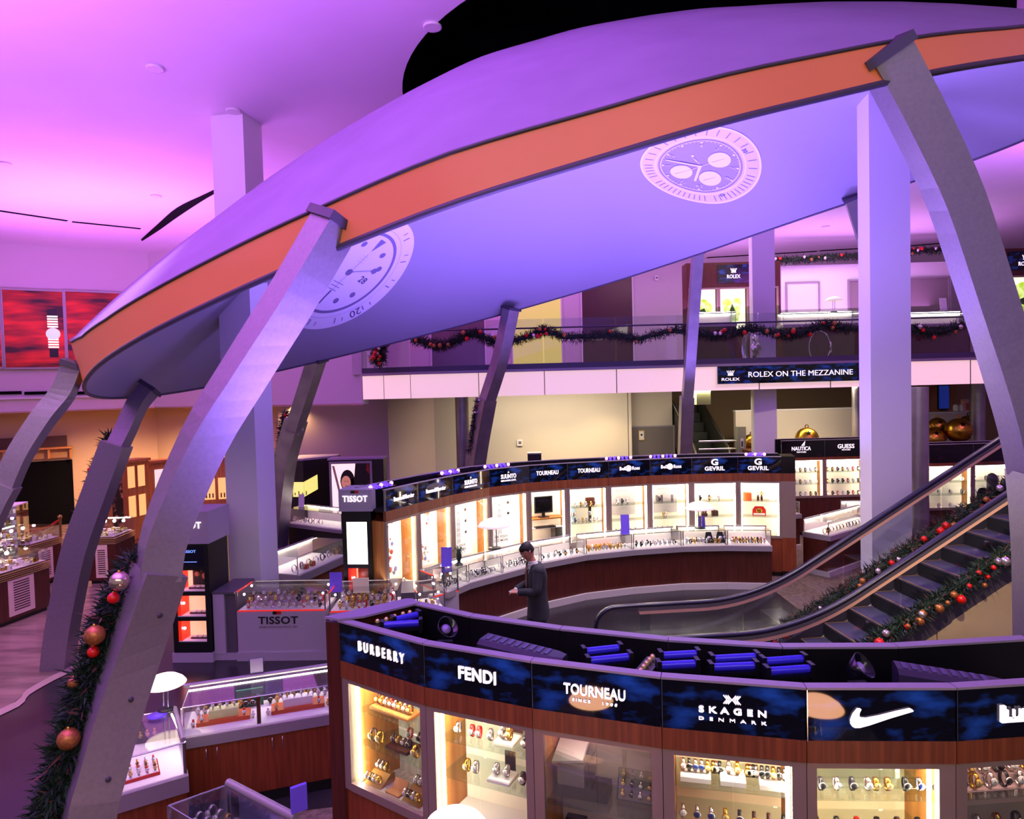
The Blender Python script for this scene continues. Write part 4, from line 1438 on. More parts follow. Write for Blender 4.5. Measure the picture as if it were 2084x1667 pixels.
watch_row(t, ['black', 'brown-strapped', 'steel'], (.20, .58), .18, 1.52, 'on the upper shelf in the ninth far cabinet', 'upper shelf of the ninth far cabinet', False, 1.5)
watch_row(t, ['black', 'black'], (.26, .31), .18, 1.26, 'on its stand in the ninth far cabinet', 'lower shelf of the ninth far cabinet', False, 1.4)
block(t, 'watch_stand', 'small dark wood watch stand on the lower shelf in the ninth far cabinet', 'watch stand', .23, .34, .14, .24, 1.20, 1.26, WOODD)
block(t, 'watch_box', 'small open brown watch box on the lower shelf in the ninth far cabinet', 'watch box', .44, .56, .14, .24, 1.20, 1.31, BRNW)
t, sg, w_ = FB[9]
block(t, 'gift_box', 'orange-red gift box on the upper shelf of the tenth far cabinet', 'gift box', .12, .27, .12, .26, 1.52, 1.67, mat('orange_box', (206, 90, 36), .5))
block(t, 'booklet', 'small pale framed booklet on the upper shelf of the tenth far cabinet', 'booklet', .62, .71, .16, .18, 1.52, 1.64, PAPER)
for k, x in enumerate((.40, .47)):
    block(t, 'watch_pillar', f'{["left", "right"][k]} slim dark watch pillar in the tenth far cabinet', 'watch stand', x - .02, x + .02, .17, .21, 1.52, 1.60, WOODD)
watch_row(t, ['steel', 'gold'], (.40, .47), .19, 1.60, 'on its pillar in the tenth far cabinet', 'pillar watches of the tenth far cabinet', False, 1.4)
b = MB()
b.slab([(-.13, 0, 0), (.13, 0, 0), (.13, 0, .12), (.08, 0, .19), (-.08, 0, .19), (-.13, 0, .12)], (0, .02, 0), REDM)
b.box(-.11, .11, -.004, -.0005, .015, .05, CASEW)
b.lathe([(0, .004), (.05, .004), (.055, 0)], (0, -.0005, .10), GOLD, 16, axis=(0, -1, 0))
o = b.build('emblem_plaque')
o.location, o.rotation_euler = w2(t, (.42, .2, 1.201)), t.rotation_euler
tag(o, 'red arched plaque with gold emblem on the lower shelf of the tenth far cabinet', 'plaque')

# coloured light fittings peeking over the far signs
FXB = mat('pink_white_bulb', (255, 190, 230), .2, es=3.0, ecol=(255, 150, 220))
FXT = mat('bright_blue_tube', (110, 80, 255), .2, es=2.4, ecol=(70, 40, 255))
for i, (x0, x1, wh) in enumerate(((.08, .80, 'first'), (.0, 0, ''), (.1, .6, 'third'), (.1, .8, 'fourth'), (0, 0, ''), (0, 0, ''), (.05, .75, 'seventh'), (.1, .8, 'eighth'), (0, 0, ''), (.2, .7, 'tenth'))):
    if x1 == 0:
        continue
    t, sg, w_ = FB[i]
    c = w2(t, (0, 0, 2.12))
    q_ = thing('bulb_strip', f'strip of blue and pink lamps on top of the {wh} far cabinet', 'light fitting', tuple(c), t.rotation_euler[2], 'lamp strips on top of the far cabinets')
    MB().box(x0 * w_, x1 * w_, .30, .50, .0, .29, BLACK).build('strip_housing', q_)
    n_ = 7
    for k in range(n_):
        x = (x0 + (x1 - x0) * (k + .5) / n_) * w_
        if k % 3 == 0:
            MB().ball((x, .38, .325), .032, FXB, 8).build('bulb', q_)
        else:
            MB().tube([(x - .03, .30, .31), (x + .03, .48, .33)], .024, FXT, 8).build('tube', q_)

# ================================================================ far curved showcase counter
cpx = [(912, 1206), (957, 1187), (1026, 1168), (1103, 1147), (1194, 1130), (1290, 1120), (1390, 1113), (1480, 1111), (1572, 1112)]
CP = [F(px, py, .84) for px, py in cpx]


def showcase(label, p0, p1, d=.55, el=0., er=0., h=1.13, ledge=.84, zled=.74, group=None, wood=WOODD, over=.03, base=.12, plinth=PLINTH, lit=4.0, ends=(0, 0), back='none', stripz=True, name='showcase_counter', ledm=LEDGE, kick=.07):
    v = Vector((p1[0] - p0[0], p1[1] - p0[1], 0))
    w_ = v.length
    t = thing(name, label, 'showcase', (p0[0], p0[1], 0), math.atan2(v.y, v.x), group)
    ft = lambda y0, y1, i=0: [(i + el * y0 / d, y0), (w_ - i - er * y0 / d, y0), (w_ - i - er * y1 / d, y1), (i + el * y1 / d, y1)]
    MB().prism(ft(kick * .3, d - .04, .001), 0, base, plinth).build('plinth', t)
    MB().prism(ft(kick, d - .02, .001), base, zled, wood).build('base_cabinet', t)
    MB().prism(ft(0, d, 0), zled, ledge, ledm).build('ledge', t)
    MB().prism(ft(.045, d - .02, .02), ledge, ledge + .012, CASEW).build('deck', t)
    b_ = MB()
    y0, y1 = .05, d - .03
    b_.box(.012, w_ - .012, y0, y0 + .006, ledge + .012, h - .006, GLASS)
    b_.box(.012, w_ - .012, y0, y1, h - .006, h, GLASS)
    b_.box(.012, .018, y0 + .006, y1, ledge + .012, h - .006, GLASS)
    b_.box(w_ - .018, w_ - .012, y0 + .006, y1, ledge + .012, h - .006, GLASS)
    b_.build('glass_top', t)
    b_ = MB()
    for x in (.012, w_ - .024):
        b_.box(x, x + .012, y0 - .003, y0 + .009, ledge + .012, h, CHROME)
        b_.box(x, x + .012, y1 - .01, y1 + .002, ledge + .012, h, CHROME)
    b_.box(.012, w_ - .012, y0 - .003, y0 + .004, h - .004, h + .004, CHROME)
    b_.box(.012, w_ - .012, y1 - .03, y1 + .002, h - .022, h + .004, LEDGE)
    b_.build('corner_frame', t)
    if stripz:
        MB().box(.04, w_ - .04, y1 - .028, y1 - .004, h - .04, h - .023, TUBEC).build('light_strip', t)
    MB().box(.02, w_ - .02, y1, y1 + .012, ledge + .012, h, GLASSG if back == 'glass' else CASEW).build('rear_door', t)
    t['w'] = w_
    return t, w_


SEG = []
sl = ['far showcase counter segment, leftmost, joining the red-lined corner showcase', 'second far showcase counter segment, behind the walking man', 'third far showcase counter segment, hidden partly by the man',
      'fourth far showcase counter segment, white empty front with small items', 'fifth far showcase counter segment, orange tray inside',
      'sixth far showcase counter segment, blue card stand on top', 'seventh far showcase counter segment, black easel display inside', 'far showcase counter segment at the right end, below the right dome lamp']
for i in range(8):
    eL, eR = insets(CP, i, .55)
    SEG.append(showcase(sl[i], CP[i], CP[i + 1], el=eL, er=eR, group='far curved showcase counter'))
for i, place in enumerate(('leftmost far segment', 'second far segment', 'third far segment', 'fourth far segment', 'fifth far segment', 'sixth far segment', 'seventh far segment', 'right end far segment')):
    t, w_ = SEG[i]
    n_ = (5, 12, 8, 7, 11, 9, 9, 12)[i]
    rr = random.Random(i)
    for r in range(2):
        ks = [rr.choice([['steel', 'black', 'steel'], ['steel', 'black', 'steel'], ['steel', 'black'], ['black', 'brown-strapped', 'steel'], ['gold', 'steel', 'gold'], ['steel', 'black'], ['steel', 'steel', 'gold', 'black'], ['brown-strapped', 'gold', 'steel', 'red-strapped']][i]) for _ in range(n_ - r * 2)]
        watch_row(t, ks, (.10 + .05 * r, w_ - .12 - .04 * r), .14 + .13 * r, .862 + .001, f'in the {["front", "rear"][r]} row of the {place}', f'{["front", "rear"][r]} row, {place}', False, 1.25, .5)
    if i in (1, 4, 6):
        block(t, 'display_tray', f'flat {["", "white", "", "", "orange", "", "white"][i]} display tray inside the {place} of the counter', 'tray', .18, w_ - .22, .36, .46, .853, .90, [None, CASEW, 0, 0, mat('orange_tray', (214, 110, 40), .5), 0, CASEW][i])
t, w_ = SEG[6]
for k, x in enumerate((.56, .78)):
    b = MB()
    b.add([(-.09, 0, 0), (.09, 0, 0), (.09, .10, 0), (-.09, .10, 0), (-.05, .08, .20), (.05, .08, .20)], [(0, 1, 5, 4), (0, 4, 3), (1, 2, 5), (2, 3, 4, 5), (0, 3, 2, 1)], BLACK)
    b.lathe([(.0, .006), (.035, .006), (.04, 0)], (0, .035, .09), SILV, 14, axis=(0, -1, .4))
    o = b.build('easel_display')
    o.location, o.rotation_euler = w2(t, (x, .20, .853)), (0, 0, t.rotation_euler[2])
    tag(o, f'{["left", "right"][k]} black easel with one watch inside the seventh far counter segment', 'watch stand')


def dome_lamp(label, loc, s=1.0, rz=0, two=True, group=None, shade=LAMPW, lift=0):
    t = thing('table_lamp', label, 'table lamp', loc, rz, group)
    MB().lathe([(0, .36 * s), (.05 * s, .358 * s), (.12 * s, .335 * s), (.17 * s, .30 * s), (.195 * s, .265 * s), (.19 * s, .262 * s), (.10 * s, .30 * s), (0, .32 * s)], (0, 0, lift), shade, 28).build('lamp_shade', t)
    m = MB()
    for x in ((-.022 * s, .022 * s) if two else (0,)):
        m.tube([(x, 0, .01), (x, 0, .31 * s + lift)], .006 * s + .002, CHROME, 8)
    m.build('stem', t)
    MB().lathe([(0, 0), (.075 * s, 0), (.075 * s, .012), (.06 * s, .02), (0, .022)], (0, 0, 0), BLACK, 20).build('lamp_base', t)
    return t


p = F(1007, 1116, 1.14)
dome_lamp('white dome lamp on the far counter, in front of the icon posters', tuple(p), 1.5)
p = F(1425, 1075, 1.14)
dome_lamp('white dome lamp on the right half of the far counter, blue card beside its stem', tuple(p), 1.45)


def card_stand(label, loc, w_, h, m, rz=0, name='card_stand', lean=.15, cat='card stand'):
    b_ = MB()
    b_.obox((0, lean * h / 2, h / 2), (w_ / 2, 0, 0), (0, lean * h / 2, h / 2), (0, .004, 0), m)
    b_.box(-w_ / 2, w_ / 2, -.02, h * lean + .03, 0, .006, m)
    o = b_.build(name)
    o.location, o.rotation_euler = loc, (0, 0, rz)
    return tag(o, label, cat)


card_stand('blue leaning card stand with dark figure on the far counter centre', tuple(F(1273, 1087, 1.14)), .16, .36, PURPLEC)
card_stand('small blue card beside the stem of the right dome lamp', tuple(F(1427, 1072, 1.14) - Vector((0, .08, 0))), .12, .22, PURPLEC)
card_stand('blue leaflet stand on the far counter left end, beside a green ornament', tuple(F(909, 1153, 1.14)), .17, .30, PURPLEC)
b = MB()
b.lathe([(.07, 0), (.06, .02), (.02, .05), (.045, .10), (.05, .16), (.03, .24), (.0, .27)], (0, 0, 0), mat('bottle_green', (28, 48, 34), .4), 12)
for k in range(7):
    a_ = k * .9
    b.tube([(0, 0, .2), (.05 * math.cos(a_), .05 * math.sin(a_), .28), (.11 * math.cos(a_), .11 * math.sin(a_), .20 + .03 * (k % 3))], [.012, .01, .002], mat('leaf_green_dark', (54, 84, 40), .5), 5)
o = b.build('potted_ornament')
o.location = F(934, 1150, 1.14)
tag(o, 'dark green leafy ornament on the left end of the far counter', 'ornament')


# ================================================================ grey watch kiosk (tower, counters) left of centre
XF = Vector((1, 0, 0))
REDL = mat('red_lit_edge', (226, 40, 20), .4, es=.5, ecol=(255, 50, 24))
WARMW = mat('warm_panel', (255, 224, 190), .5, es=.5, ecol=(255, 196, 150))
SPOTB = mat('tiny_spot_bulb', (255, 230, 240), .3, es=30, ecol=(255, 210, 230))


def tower(label, cpx_, Y, rz, w_, d, zc, zt, niches, lit):
    """black-bodied display tower with a grey cap; cpx_ = pixel of the front-left foot column"""
    p = W(*cpx_, Y)
    t = thing('display_tower', label, 'display tower', (p.x, p.y, 0), rz, 'grey and black display towers')
    MB().box(-.02, w_ + .02, -.02, d + .02, 0, .14, PURPT).build('plinth', t)
    b_ = MB()
    fr = .07
    b_.box(0, fr, 0, d, .14, zc, BLACK).box(w_ - fr, w_, 0, d, .14, zc, BLACK).box(fr, w_ - fr, .28, d, .14, zc, BLACK)
    zs_ = sorted(set([.14] + [z for n_ in niches for z in n_[:2]] + [zc]))
    for z0, z1 in zip(zs_[:-1], zs_[1:]):
        if not any(abs(n_[0] - z0) < 1e-6 for n_ in niches):
            b_.box(fr, w_ - fr, 0, .28, z0, z1, BLACK)
    b_.build('tower_body', t)
    MB().box(-.03, w_ + .03, -.03, d + .03, zc, zt, PURPT).build('cap', t)
    for k, (z0, z1, kind) in enumerate(niches):
        if kind == 'screen':
            b_ = MB()
            b_.box(fr, w_ - fr, .01, .02, z0, z1, lit)
            b_.build('lit_panel', t)
            continue
        b_ = MB()
        b_.box(fr, w_ - fr, .26, .279, z0, z1, WARMW).box(fr, w_ - fr, .02, .26, z0, z0 + .012, CASEW)
        b_.build('niche_lining', t)
        MB().box(fr, fr + .05, .02, .26, z0 + .012, z1, REDL).build('red_side_light', t)
        MB().ball((fr + .075, .06, (z0 + z1) / 2 + .03), .02, SPOTB, 8).build('spot_bulb', t)
    return t


# left tower (cap cut by the nearest leg), right tower with the white lettering
t1 = tower('tall black display tower with grey cap behind the nearest left leg, three lit niches', (349, 1200), 10.15, math.radians(-3), .58, .62, 1.78, 2.26,
           [(.30, .62, 'n'), (.68, 1.0, 'n'), (1.06, 1.38, 'n'), (1.44, 1.74, 'screen')], mat('navy_screen', (12, 14, 34), .2))
m = MB()
text(m, 'TISSOT', (.30, -.031, 2.06), (1, 0, 0), (0, 0, 1), .42, .10, LETW, .012, .025)
m.build('lettering', t1)
m = MB()
text(m, 'TISSOT', (.29, .009, 1.66), (1, 0, 0), (0, 0, 1), .20, .04, mat('blue_lettering', (150, 180, 255), .4, es=1.2, ecol=(110, 150, 255)), .003, .01)
m.box(.20, .40, .004, .009, 1.50, 1.508, mat('blue_lettering', (0, 0, 0)))
m.build('screen_lettering', t1)
for k, z0 in enumerate((.312, .692, 1.072)):
    tt = w2(t1, (.34, .15, z0))
    b = MB()
    b.box(-.13, .13, -.05, .05, 0, .022, WOODD)
    for j in (-1, 0, 1):
        b.box(j * .08 - .03, j * .08 + .03, -.035, .035, .022, .034, CASEW)
    o = b.build('watch_tray')
    o.location, o.rotation_euler = tt, t1.rotation_euler
    tag(o, f'dark tray with three white pads in the {["lowest", "middle", "highest"][k]} niche of the black tower', 'tray')
P = poster(t1, 'framed_picture', 'small photo of two dark-haired people in the highest niche of the black tower', .20, .49, .255, 1.09, 1.37, mat('photo_dark', (58, 40, 32), .5))
m = MB()
for x, z_, r in ((.27, 1.26, .04), (.40, 1.23, .055)):
    m.lathe([(0, .003), (r, .003), (r, 0)], (x, .249, z_), SKIN, 16, axis=(0, -1, 0))
    m.lathe([(0, .002), (r * 1.25, .002), (r * 1.25, 0)], (x, .249, z_ + .02), HAIRM, 16, axis=(0, -1, 0))
    m.box(x - r, x + r, .2465, .249, 1.10, z_ - r * .9, SUIT)
m.build('printed_figures', P)

t2 = tower('grey-capped black display tower with white lettering at the left end of the far cabinets', (697, 1100), 10.72, math.radians(-6), .47, .46, 2.10, 2.44,
           [(1.26, 1.93, 'screen'), (.80, 1.20, 'n')], mat('cream_lightbox', (255, 244, 220), .5, es=2.6, ecol=(255, 236, 200)))
m = MB()
text(m, 'TISSOT', (.235, -.031, 2.30), (1, 0, 0), (0, 0, 1), .40, .10, LETW, .012, .025)
m.build('lettering', t2)
m = MB()
m.box(.17, .235, -.036, -.03, 2.385, 2.425, BLACK).box(.235, .295, -.036, -.03, 2.385, 2.425, REDM)
m.build('square_emblem', t2)

# counter with black lettering
def kiosk_counter(label, p, rz, w_, d, front, zg=.74, zt=1.02, letter=False, ends=(1, 0)):
    t = thing('showcase_counter', label, 'showcase', (p.x, p.y, 0), rz, 'grey kiosk counters')
    MB().box(-.01, w_ + .01, -.03, d, 0, .13, PURPT).build('plinth', t)
    MB().box(0, w_, 0, d, .13, zg, front).build('base_cabinet', t)
    MB().box(.02, w_ - .02, .02, d - .02, zg, zg + .012, CASEW).build('deck', t)
    b_ = MB()
    b_.box(0, w_, .006, .012, zg + .012, zt, GLASS).box(0, w_, .006, d - .02, zt, zt + .008, GLASS)
    b_.build('glass_top', t)
    b_ = MB()
    b_.box(0, .016, 0, .02, zg, zt + .01, PURPTD).box(w_ - .016, w_, 0, .02, zg, zt + .01, PURPTD)
    b_.box(0, w_, 0, .01, zg - .01, zg + .012, REDL)
    b_.box(0, .012, .0, d - .05, zt - .004, zt + .012, REDL)
    b_.box(0, w_, d - .03, d, zg, zt + .012, PURPTD)
    b_.box(.02, w_ - .02, d - .064, d - .058, zt - .04, zt + .008, PURPTD)
    b_.build('frame', t)
    MB().box(.05, w_ - .05, d - .05, d - .036, zt - .022, zt - .01, TUBEC).build('light_strip', t)
    for k in range(2):
        for s_ in (0, 1):
            MB().ball((.07 + s_ * (w_ - .14), .12 + k * .28, zt - .06 + k * .05), .017, SPOTB, 8).build('spot_bulb', t)
    return t


pk = W(484, 1300, 10.15)
KC = kiosk_counter('grey kiosk counter with black lettering and a small red-black emblem, glass top', pk, math.radians(-2), 1.34, .62, PURPT)
m = MB()
text(m, 'TISSOT', (.62, -.001, .60), (1, 0, 0), (0, 0, 1), .60, .115, LETK, .006, .02)
text(m, 'SWISS WATCHES SINCE 1853', (.62, -.001, .50), (1, 0, 0), (0, 0, 1), .58, .028, LETG, .004, .0)
m.build('lettering', KC)
m = MB()
m.box(.545, .605, -.008, 0, .69, .735, BLACK).box(.605, .67, -.008, 0, .69, .735, REDM)
m.build('square_emblem', KC)
t = thing('end_pedestal', 'grey pedestal closing the left end of the lettered kiosk counter', 'pedestal', (W(438, 1300, 10.2).x, W(438, 1300, 10.2).y, 0), math.radians(-2))
MB().box(0, .33, -.02, .70, 0, .10, PURPT).build('plinth', t)
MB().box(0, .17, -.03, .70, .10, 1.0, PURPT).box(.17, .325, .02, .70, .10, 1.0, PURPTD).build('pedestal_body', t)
MB().box(-.01, .33, -.035, .71, 1.0, 1.03, PURPTD).build('pedestal_top', t)
pk2 = W(672, 1300, 10.0)
KC2 = kiosk_counter('second grey kiosk counter full of small watches, right of the lettered one', pk2, math.radians(2), 1.0, .62, PURPT)
pk3 = W(850, 1270, 9.9)
KC3 = kiosk_counter('third kiosk counter, red-lined with wood interior, next to the second one', pk3, math.radians(20), .42, .60, PURPTD)
pk4 = W(884, 1270, 10.4)
KC4 = kiosk_counter('corner kiosk showcase lined in red, joining the far curved counter', pk4, math.radians(38), .46, .42, PURPT, zg=.80, zt=1.13)
b = MB()
b.prism([(0, 0), (.20, 0), (.16, .62), (0, .62)], 0, 1.04, PURPTD)
b.box(.03, .06, -.006, 0, .50, .84, REDM)
o = b.build('end_pedestal')
o.location, o.rotation_euler = W(818, 1270, 9.85), (0, 0, math.radians(8))
o.location.z = 0
tag(o, 'dark grey pedestal with red stripe between the second and third kiosk counters', 'pedestal')
rr = random.Random(5)
for T_, wh, w_, n_ in ((KC, 'lettered kiosk counter', 1.34, 10), (KC2, 'second kiosk counter', 1.0, 9)):
    for r in range(3):
        watch_row(T_, [rr.choice(['steel', 'gold', 'steel', 'black', 'red-strapped', 'steel']) for _ in range(n_)], (.14, w_ - .12), .10 + .14 * r, .754 + .05 * r,
                  f'in the {["front", "middle", "rear"][r]} row of the {wh}', f'{["front", "middle", "rear"][r]} row of the {wh}', False, 1.5, .6)
    for r in (1, 2):
        block(T_, 'display_step', f'{["", "lower", "upper"][r]} pink display step inside the {wh}', 'display step', .10, w_ - .08, .04 + .14 * r, .16 + .14 * r, .753, .753 + .05 * r, LILAC)
watch_row(KC3, ['gold', 'brown-strapped', 'gold', 'steel'], (.08, .34), .14, .754, 'in the third kiosk counter', 'watches in the third kiosk counter', False, 1.5)
card_stand('violet blank card stand on the glass of the second kiosk counter', W(684, 1204, 10.35), .19, .29, PURPLEC, 0, lean=.05)
card_stand('cream card on the glass of the second kiosk counter', W(735, 1206, 10.3), .24, .22, mat('cream_card', (246, 232, 196), .5), 0, lean=.05)
card_stand('small cream price card in the corner kiosk showcase', W(890, 1182, 10.6), .13, .18, mat('cream_card', (246, 232, 196), .5), 0, lean=.05)

# ================================================================ lower left showcase counters
def poly_case(label, corners, h, ledge, zled, base_m, group, side_doors=None, name='showcase_counter'):
    """showcase over a plan quadrilateral (counter-clockwise, first edge nearest the camera)"""
    c = sum((Vector((p[0], p[1], 0)) for p in corners), Vector()) / 4
    t = thing(name, label, 'showcase', (c.x, c.y, 0), 0, group)

    def ins(k):
        return [((p[0] - c.x) * (1 - k) + c.x, (p[1] - c.y) * (1 - k) + c.y) for p in corners]
    lo = lambda P: [(p[0] - c.x, p[1] - c.y) for p in P]
    MB().prism(lo(ins(.10)), 0, .11, BLACK).build('plinth', t)
    MB().prism(lo(ins(.05)), .11, zled, base_m).build('base_cabinet', t)
    MB().prism(lo(ins(0)), zled, ledge, LEDGE).build('ledge', t)
    MB().prism(lo(ins(.06)), ledge, ledge + .012, CASEW).build('deck', t)
    P = lo(ins(.07))
    b_ = MB()
    for i in range(4):
        a_, d_ = Vector((*P[i], 0)), Vector((*P[(i + 1) % 4], 0))
        n_ = (d_ - a_).normalized()
        s_ = Vector((-n_.y, n_.x, 0)) * .006
        b_.prism([(a_.x, a_.y), (d_.x, d_.y), ((d_ + s_).x, (d_ + s_).y), ((a_ + s_).x, (a_ + s_).y)], ledge + .012, h, GLASS)
    b_.prism(P, h, h + .008, GLASS)
    b_.build('glass_top', t)
    b_ = MB()
    for i in range(4):
        a_, d_ = Vector((*P[i], h)), Vector((*P[(i + 1) % 4], h))
        b_.tube([a_, d_], .007, CHROME, 6)
        b_.box(a_.x - .010, a_.x + .010, a_.y - .010, a_.y + .010, ledge + .012, h, CHROME)
    b_.build('corner_frame', t)
    return t, P


# counter A: staff side with wooden doors faces the camera
a0, a1 = F(360, 1507, .76), F(690, 1452, .76)
va = (a1 - a0).normalized()
ua = Vector((-va.y, va.x, 0))
dA = .58
tA, _ = poly_case('long glass showcase counter at lower left with wooden staff doors below', [a0, a1, a1 + ua * dA, a0 + ua * dA], 1.05, .76, .66, WOOD, 'lower left showcase counters')
La = (a1 - a0).length
angA = math.atan2(va.y, va.x)
iv = PINV[tA.name]
for k in range(5):
    p = iv @ (a0 + va * (La * (k + .5) / 5) + ua * (.022) - Vector((0, 0, .76)))
    m = MB()
    hw = La / 10 - .008
    m.obox((p.x, p.y, .385), va * hw, ua * .006, (0, 0, .27), WOOD)
    o = m.build('door', tA)
    sx = hw * (.72 if k % 2 == 0 else -.72)
    hp = Vector((p.x, p.y, 0)) + va * sx - ua * .02
    m = MB()
    m.tube([(hp.x, hp.y, .53), (hp.x - ua.x * .015, hp.y - ua.y * .015, .53), (hp.x - ua.x * .015, hp.y - ua.y * .015, .63), (hp.x, hp.y, .63)], .005, CHROME, 6)
    m.build('handle', o)
m = MB()
q0, q1 = iv @ (a0 + ua * (dA - .10) + va * .05), iv @ (a1 + ua * (dA - .10) - va * .05)
for q in (q0, q1):
    q.z = 1.02
m.tube([q0, q1], .009, TUBEC, 8)
m.build('light_strip', tA)
m = MB()
q0, q1 = iv @ (a0 + ua * (dA - .06)), iv @ (a1 + ua * (dA - .06))
for q in (q0, q1):
    q.z = 1.062
m.tube([q0, q1], .022, LEDGE, 8)
mid = iv @ (a0 + va * (La * .49))
m.obox((mid.x + ua.x * .05, mid.y + ua.y * .05, .91), va * .018, ua * .02, (0, 0, .15), CHROME)
m.build('top_rail', tA)
FA = Empty = thing
rr = random.Random(9)


class Fr:                       # small helper frame so rows can be laid along counter A
    pass


def along(o, v, u, items):
    for (s_, d_, z_, k, lab, grp, sc) in items:
        p = o + v * s_ + u * d_
        put_watch(k, (p.x, p.y, z_), math.atan2(v.y, v.x), lab, grp, True, sc)


for side, s0, s1, m_, wh in ((0, .10, La * .46, mat('cream_pad', (214, 224, 150), .6), 'left'), (1, La * .53, La - .08, CASEW, 'right')):
    n_ = 6
    p = a0 + va * ((s0 + s1) / 2) + ua * .26
    b = MB()
    L_ = (s1 - s0) * .42
    b.obox((0, 0, .02), va * L_, ua * .09, (0, 0, .02), mat('orange_wood_tray', (196, 84, 36), .5))
    b.obox((0, 0, .08), va * L_ * .55, ua * .05, (0, 0, .04), m_)
    o = b.build('display_tray')
    o.location = (p.x, p.y, .773)
    tag(o, f'orange watch tray with pale block, {wh} half of the long lower left counter', 'tray')
    along(a0, va, ua, [(s0 + (s1 - s0) * (.22 + .56 * i / (n_ - 1)), .27, .894, rr.choice(['gold', 'steel', 'steel', 'brown-strapped']), f'wristwatch on the pale block of the {wh} orange tray, {nth(i, n_)}', f'watches on the {wh} orange tray', .8) for i in range(n_)])
    along(a0, va, ua, [(s0 + (s1 - s0) * x, .20, .8135 if .1 < x < .9 else .773, rr.choice(['gold', 'red-strapped', 'steel']), f'wristwatch beside the pale block of the {wh} orange tray, {nth(i, 4)}', f'watches beside the {wh} pale block', .95) for i, x in enumerate((.03, .16, .83, .97))])
    along(a0, va, ua, [(s0 + (s1 - s0) * (i + .5) / 9, .46, .773, rr.choice(['steel', 'black', 'steel', 'gold']), f'wristwatch in the back row, {wh} half of the long lower left counter, {nth(i, 9)}', f'back row, {wh} half of the long counter', 1.3) for i in range(9)])
p = a0 + va * (La * .42) + ua * .47
b = MB()
b.obox((0, 0, .09), va * .13, ua * .012, (0, .0, .09), mat('green_panel', (40, 110, 80), .4))
o = b.build('crown_plaque')
o.location = (p.x, p.y, .773)
tag(o, 'dark green panel with gold crown emblem in the long lower left counter', 'panel')
m = MB()
for k in range(5):
    x = (k - 2) * .018
    m.obox(Vector((0, 0, .10)) + va * x - ua * .015, va * .003 + Vector((0, 0, 0)), ua * .002, Vector((0, 0, .022)) + va * (k - 2) * .006, GOLD)
    q = Vector((0, 0, .125)) + va * (x + (k - 2) * .008) - ua * .015
    m.ball(tuple(q), .006, GOLD, 6)
m.obox(Vector((0, 0, .075)) - ua * .015, va * .035, ua * .002, (0, 0, .006), GOLD)
m.build('crown_emblem', o)

# counter B: joins A at its left end and comes forward behind the nearest leg
b0, b1_ = F(225, 1626, .76), F(384, 1579, .76)
b2, b3 = F(366, 1500, .76), F(196, 1530, .76)
tB, PB = poly_case('bright glass showcase at lower left behind the nearest leg, open tray of watches inside', [b0, b1_, b2, b3], 1.04, .76, .62, WOOD, 'lower left showcase counters')
m = MB()
m.tube([(PB[1][0] - .01, PB[1][1] + .01, 1.058), (PB[2][0] - .01, PB[2][1] - .01, 1.058)], .022, LEDGE, 8)
m.build('top_rail', tB)
m = MB()
m.tube([(PB[1][0] - .02, PB[1][1] + .05, 1.02), (PB[2][0] - .02, PB[2][1] - .05, 1.02)], .008, TUBEC, 8)
m.build('light_strip', tB)
c = F(283, 1572, .78)
vb = (b1_ - b0).normalized()
ub = Vector((-vb.y, vb.x, 0))
b = MB()
b.obox((0, 0, .012), vb * .15, ub * .13, (0, 0, .012), REDM)
b.obox((0, 0, .026), vb * .14, ub * .12, (0, 0, .002), CASEW)
o = b.build('watch_tray')
o.location = (c.x, c.y, .773)
tag(o, 'red-edged tray packed with watches in the bright lower left showcase', 'tray')
for r in range(4):
    along(Vector((c.x, c.y, 0)), vb, ub, [(-.07 + .062 * i, -.085 + .055 * r, .802, ['gold', 'steel', 'red-strapped', 'brown-strapped'][(i + r) % 4], f'wristwatch on the red-edged tray, {nth(i, 4)} of its {ORD[r]} row from the front', 'watches on the red-edged tray', .75) for i in range(4)])
p = F(300, 1500, .78)
along(Vector((p.x, p.y, 0)), vb, ub, [(.06 * i - .06, .0, .773, 'gold', f'gold wristwatch at the back of the bright lower left showcase, {nth(i, 3)}', 'watches at its back', 1.0) for i in range(3)])

# counter C: its glass top enters the picture at the bottom edge
c0, c1, c2 = F(334, 1636, 1.05), F(464, 1590, 1.05), F(612, 1667, 1.05)
c3 = c0 + (c2 - c1)
tC, PC = poly_case('glass showcase cut by the bottom picture edge, dark interior and violet top rail', [c3, c2, c1, c0], 1.04, .72, .62, WOOD, 'lower left showcase counters')
m = MB()
m.tube([(PC[1][0], PC[1][1], 1.055), (PC[2][0], PC[2][1], 1.055)], .03, LEDGE, 10)
m.build('top_rail', tC)
cc = Vector((tC.location.x, tC.location.y, 0))
vc = (c2 - c1).normalized()
uc = Vector((-vc.y, vc.x, 0))
b = MB()
b.obox((0, 0, .05), vc * .40, uc * .10, (0, 0, .05), mat('dark_velvet', (40, 34, 36), .8))
o = b.build('display_step')
o.location = (cc.x, cc.y, .733)
tag(o, 'dark velvet step inside the showcase cut by the bottom picture edge', 'display step')
for r in range(3):
    along(cc - vc * .38 + uc * (.07 - .10 * r), vc, uc, [(.03 + .10 * i, 0, .834 if r == 1 or r == 0 else .834, rr.choice(['steel', 'steel', 'black', 'gold']), f'wristwatch on the dark velvet step, {nth(i, 7)} of its {ORD[r]} row', 'watches on the dark velvet step', 1.4) for i in range(7)] if r < 2 else [])
